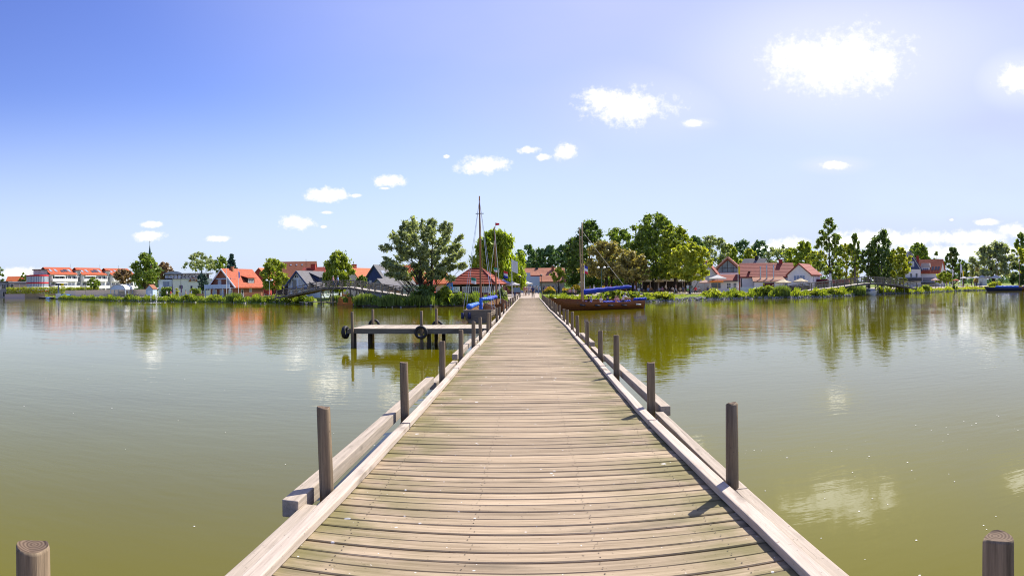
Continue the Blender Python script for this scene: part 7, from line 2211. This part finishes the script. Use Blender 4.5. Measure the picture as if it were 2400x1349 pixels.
for k, (px, cn, c) in enumerate(SEAT):
    tb = min(TBL, key=lambda t_: abs(t_[0] - px))
    r = tb[1] + (.75 if k % 2 else -.75)
    person(('person in %s seated %s the %s' % (cn, 'beyond' if k % 2 else 'before', tb[2])), G(px, r, gz(px, r)), -az(px) + (0 if k % 2 else math.pi), 'sit', c, BLK if k % 3 else JEA, [H_BR, H_GR, H_BK, H_BL][k % 4])
walker('person in an orange top standing left of the tallest cafe trunk', 1519, 124, .5, kind='stand', shirt=(0.80, 0.36, 0.10), legs=BLK)
walker('person in white shirt and black trousers crossing the cafe terrace', 1560, 123, 1.4, shirt=WHT, legs=BLK)
walker('person in peach top by the slim cafe trunk', 1584, 120, -1.0, shirt=(0.70, 0.40, 0.26), legs=WHT)
walker('person in a mauve top walking right of the bridge end', 2219, 171, 1.4, shirt=(0.42, 0.20, 0.34), legs=NVY)
walker('person in a bright blue top walking next to the mauve one', 2226, 172, 1.4, shirt=(0.03, 0.30, 0.75), legs=NVY)
walker('person in pale clothes walking under the flagpoles', 2247, 173, -1.4, shirt=BEI, legs=WHT)
walker('person in cream by the parasol right of the flagpoles', 2256, 174, -1.4, shirt=WHT, legs=BEI)
walker('tall person in black at the left end of the marquee', 2277, 174, 1.3, shirt=BLK, legs=BLK)
walker('person in brown shirt walking just right of the person in black', 2284, 175, 1.3, shirt=(0.30, 0.16, 0.12), legs=JEA)
walker('person in grey standing at the marquee under the willow', 2299, 177, .3, kind='stand', shirt=GRY, legs=NVY)
walker('person in white cycling jacket standing on the left bank path', 391, shore(391) + 8, 1.2, shirt=(0.62, 0.64, 0.70), legs=BLK, hair=H_GR)
walker('person in a red top on the left bank right of the white jacket', 400, shore(400) + 8.5, 1.3, shirt=(0.65, 0.10, 0.08), legs=BEI)
walker('person in beige shorts walking on the left bank near the person in blue', 435, shore(435) + 7.5, 1.5, shirt=(0.56, 0.42, 0.32), legs=BEI, shorts=True)
walker('person in dark trousers walking just left of the person in blue', 444, shore(444) + 8, 1.5, shirt=GRY, legs=NVY)
walker('person in a blue and white shirt walking on the left bank', 448.5, shore(448) + 8, -1.5, shirt=LBL, legs=NVY)
walker('person in white standing by the far-left quay wall', 35, 290, .5, kind='stand', shirt=WHT, legs=BLK)
# closed parasols in the modern house garden
for k, (px, top, lb) in enumerate(((404.5, 667, 'closed dark violet parasol left of the yellow bush'), (425, 667, 'closed dark violet parasol below the bent street lamp'), (450, 668, 'closed dark violet parasol right of the white statue'))):
    r = 158; z0 = gz(px, r); H = Z(px, top, r) - z0
    o = empty('closed_parasol', lb, 'parasol', G(px, r, z0), 0, 'closed parasols in the garden')
    mb = MB(); mb.tube([(0, 0, -.1), (0, 0, H)], .03, 6); mb.build('pole', SPAR, o)
    mb = MB(); mb.lathe([(.05, H * .38), (.17, H * .42), (.13, H * .7), (.04, H - .02)], n=10); mb.build('canopy', mat('canopy_violet', (0.06, 0.035, 0.14)), o)
bush('yellow flowering bush in the garden of the white modern house', 414, 22, 676, 12, 'yellow', 10, 60, .25)
# crew and passengers of the brown boat
def in_boat(label, x, y_, z, yaw, **k):
    p = Matrix.Rotation(bA.rotation_euler.z, 4, 'Z') @ Vector((x, y_, 0)) + bA.location
    return person(label, (p.x, p.y, z), bA.rotation_euler.z + yaw, **k)
px2x = lambda px: inv(bA, G(px, 65.3)).x
def yf(x):  return 0.3
in_boat('helmsman in a white shirt leaning over the tiller of the brown boat', px2x(1472), .1, .0, math.pi * .98, kind='steer', shirt=WHT, legs=NVY, hair=H_GR)
for px, y_, c, hr_, lb in ((1372, .3, BLK, H_BK, 'dark-haired passenger in black just behind the mast of the brown boat'), (1386, -.4, GRY, H_GR, 'grey-haired passenger in grey right of the mast'),
                           (1407, .2, WHT, H_BR, 'passenger in a white shirt amidships in the brown boat'), (1432, -.3, NVY, H_BK, 'passenger in navy between the white shirt and the pink one'),
                           (1448, .3, PNK, H_BL, 'person in pink sitting left before the helmsman'), (1458, .0, (0.66, 0.42, 0.36), H_BR, 'person in salmon sitting right before the helmsman')):
    in_boat(lb, px2x(px), y_, .12, math.pi * (.5 if y_ > 0 else -.5) + math.pi, kind='sit', shirt=c, legs=JEA, hair=hr_)
# cyclists crossing the left bridge
for k, (px, c, lb) in enumerate(((792, (0.30, 0.45, 0.78), 'person in a light blue jacket on the crest of the left bridge'), (781, PNK, 'person in pink on the crest of the left bridge'))):
    r = 98.2
    person(lb, G(px, r, Z(px, 671.5, r - 1.2) - .05), -az(px) + 1.3, 'walk', c, NVY, H_GR)
# ducks resting at the water's edge
def duck(label, px, r, z, c, yaw):
    o = empty('duck', label, 'duck', G(px, r, z), yaw)
    mb = MB()
    mb.tube([(-.26, 0, .16), (-.18, 0, .12), (0, 0, .11), (.14, 0, .14), (.20, 0, .22), (.21, 0, .30), (.27, 0, .31), (.30, 0, .305)], [.015, .07, .11, .09, .045, .05, .045, .012], 8)
    mb.build('body', mat('feathers', c, rough=0.9, scale=12, var=0.2), o, smooth=True)
    mb = MB(); mb.tube([(.29, 0, .30), (.36, 0, .29)], [.02, .012], 6); mb.build('bill', mat('bill_orange', (0.6, 0.28, 0.04)), o)
duck('white duck on the low bank right of the raft', 871, 84, gz(871, 84.5), (0.8, 0.8, 0.78), .5)
duck('pale brown duck resting on the stones left of the olive willow', 908, 82.4, gz(908, 82.8), (0.50, 0.42, 0.30), 2.5)
duck('pale duck beside the brown one on the stones', 915, 82.2, gz(915, 82.6), (0.62, 0.55, 0.42), .3)
# low timber edging along the bank under the willow
ed = empty('bank_edging', 'low dark timber edging along the water below the olive willow', 'edging', G(840, 86.5, 0))
P = [G(px, shore(px) - .35, 0) - G(840, 86.5, 0) for px in range(836, 1100, 12)]
mb = MB()
for a, b in zip(P, P[1:]): mb.beam(a + Vector((0, 0, .02)), b + Vector((0, 0, .02)), .12, .34)
mb.build('boards', pile_m, ed)
for p in P[::2]:
    mb = MB(); mb.tube([(p.x, p.y - .1, -.5), (p.x, p.y - .1, .3)], .06, 6); mb.build('stake', pile_m, ed)
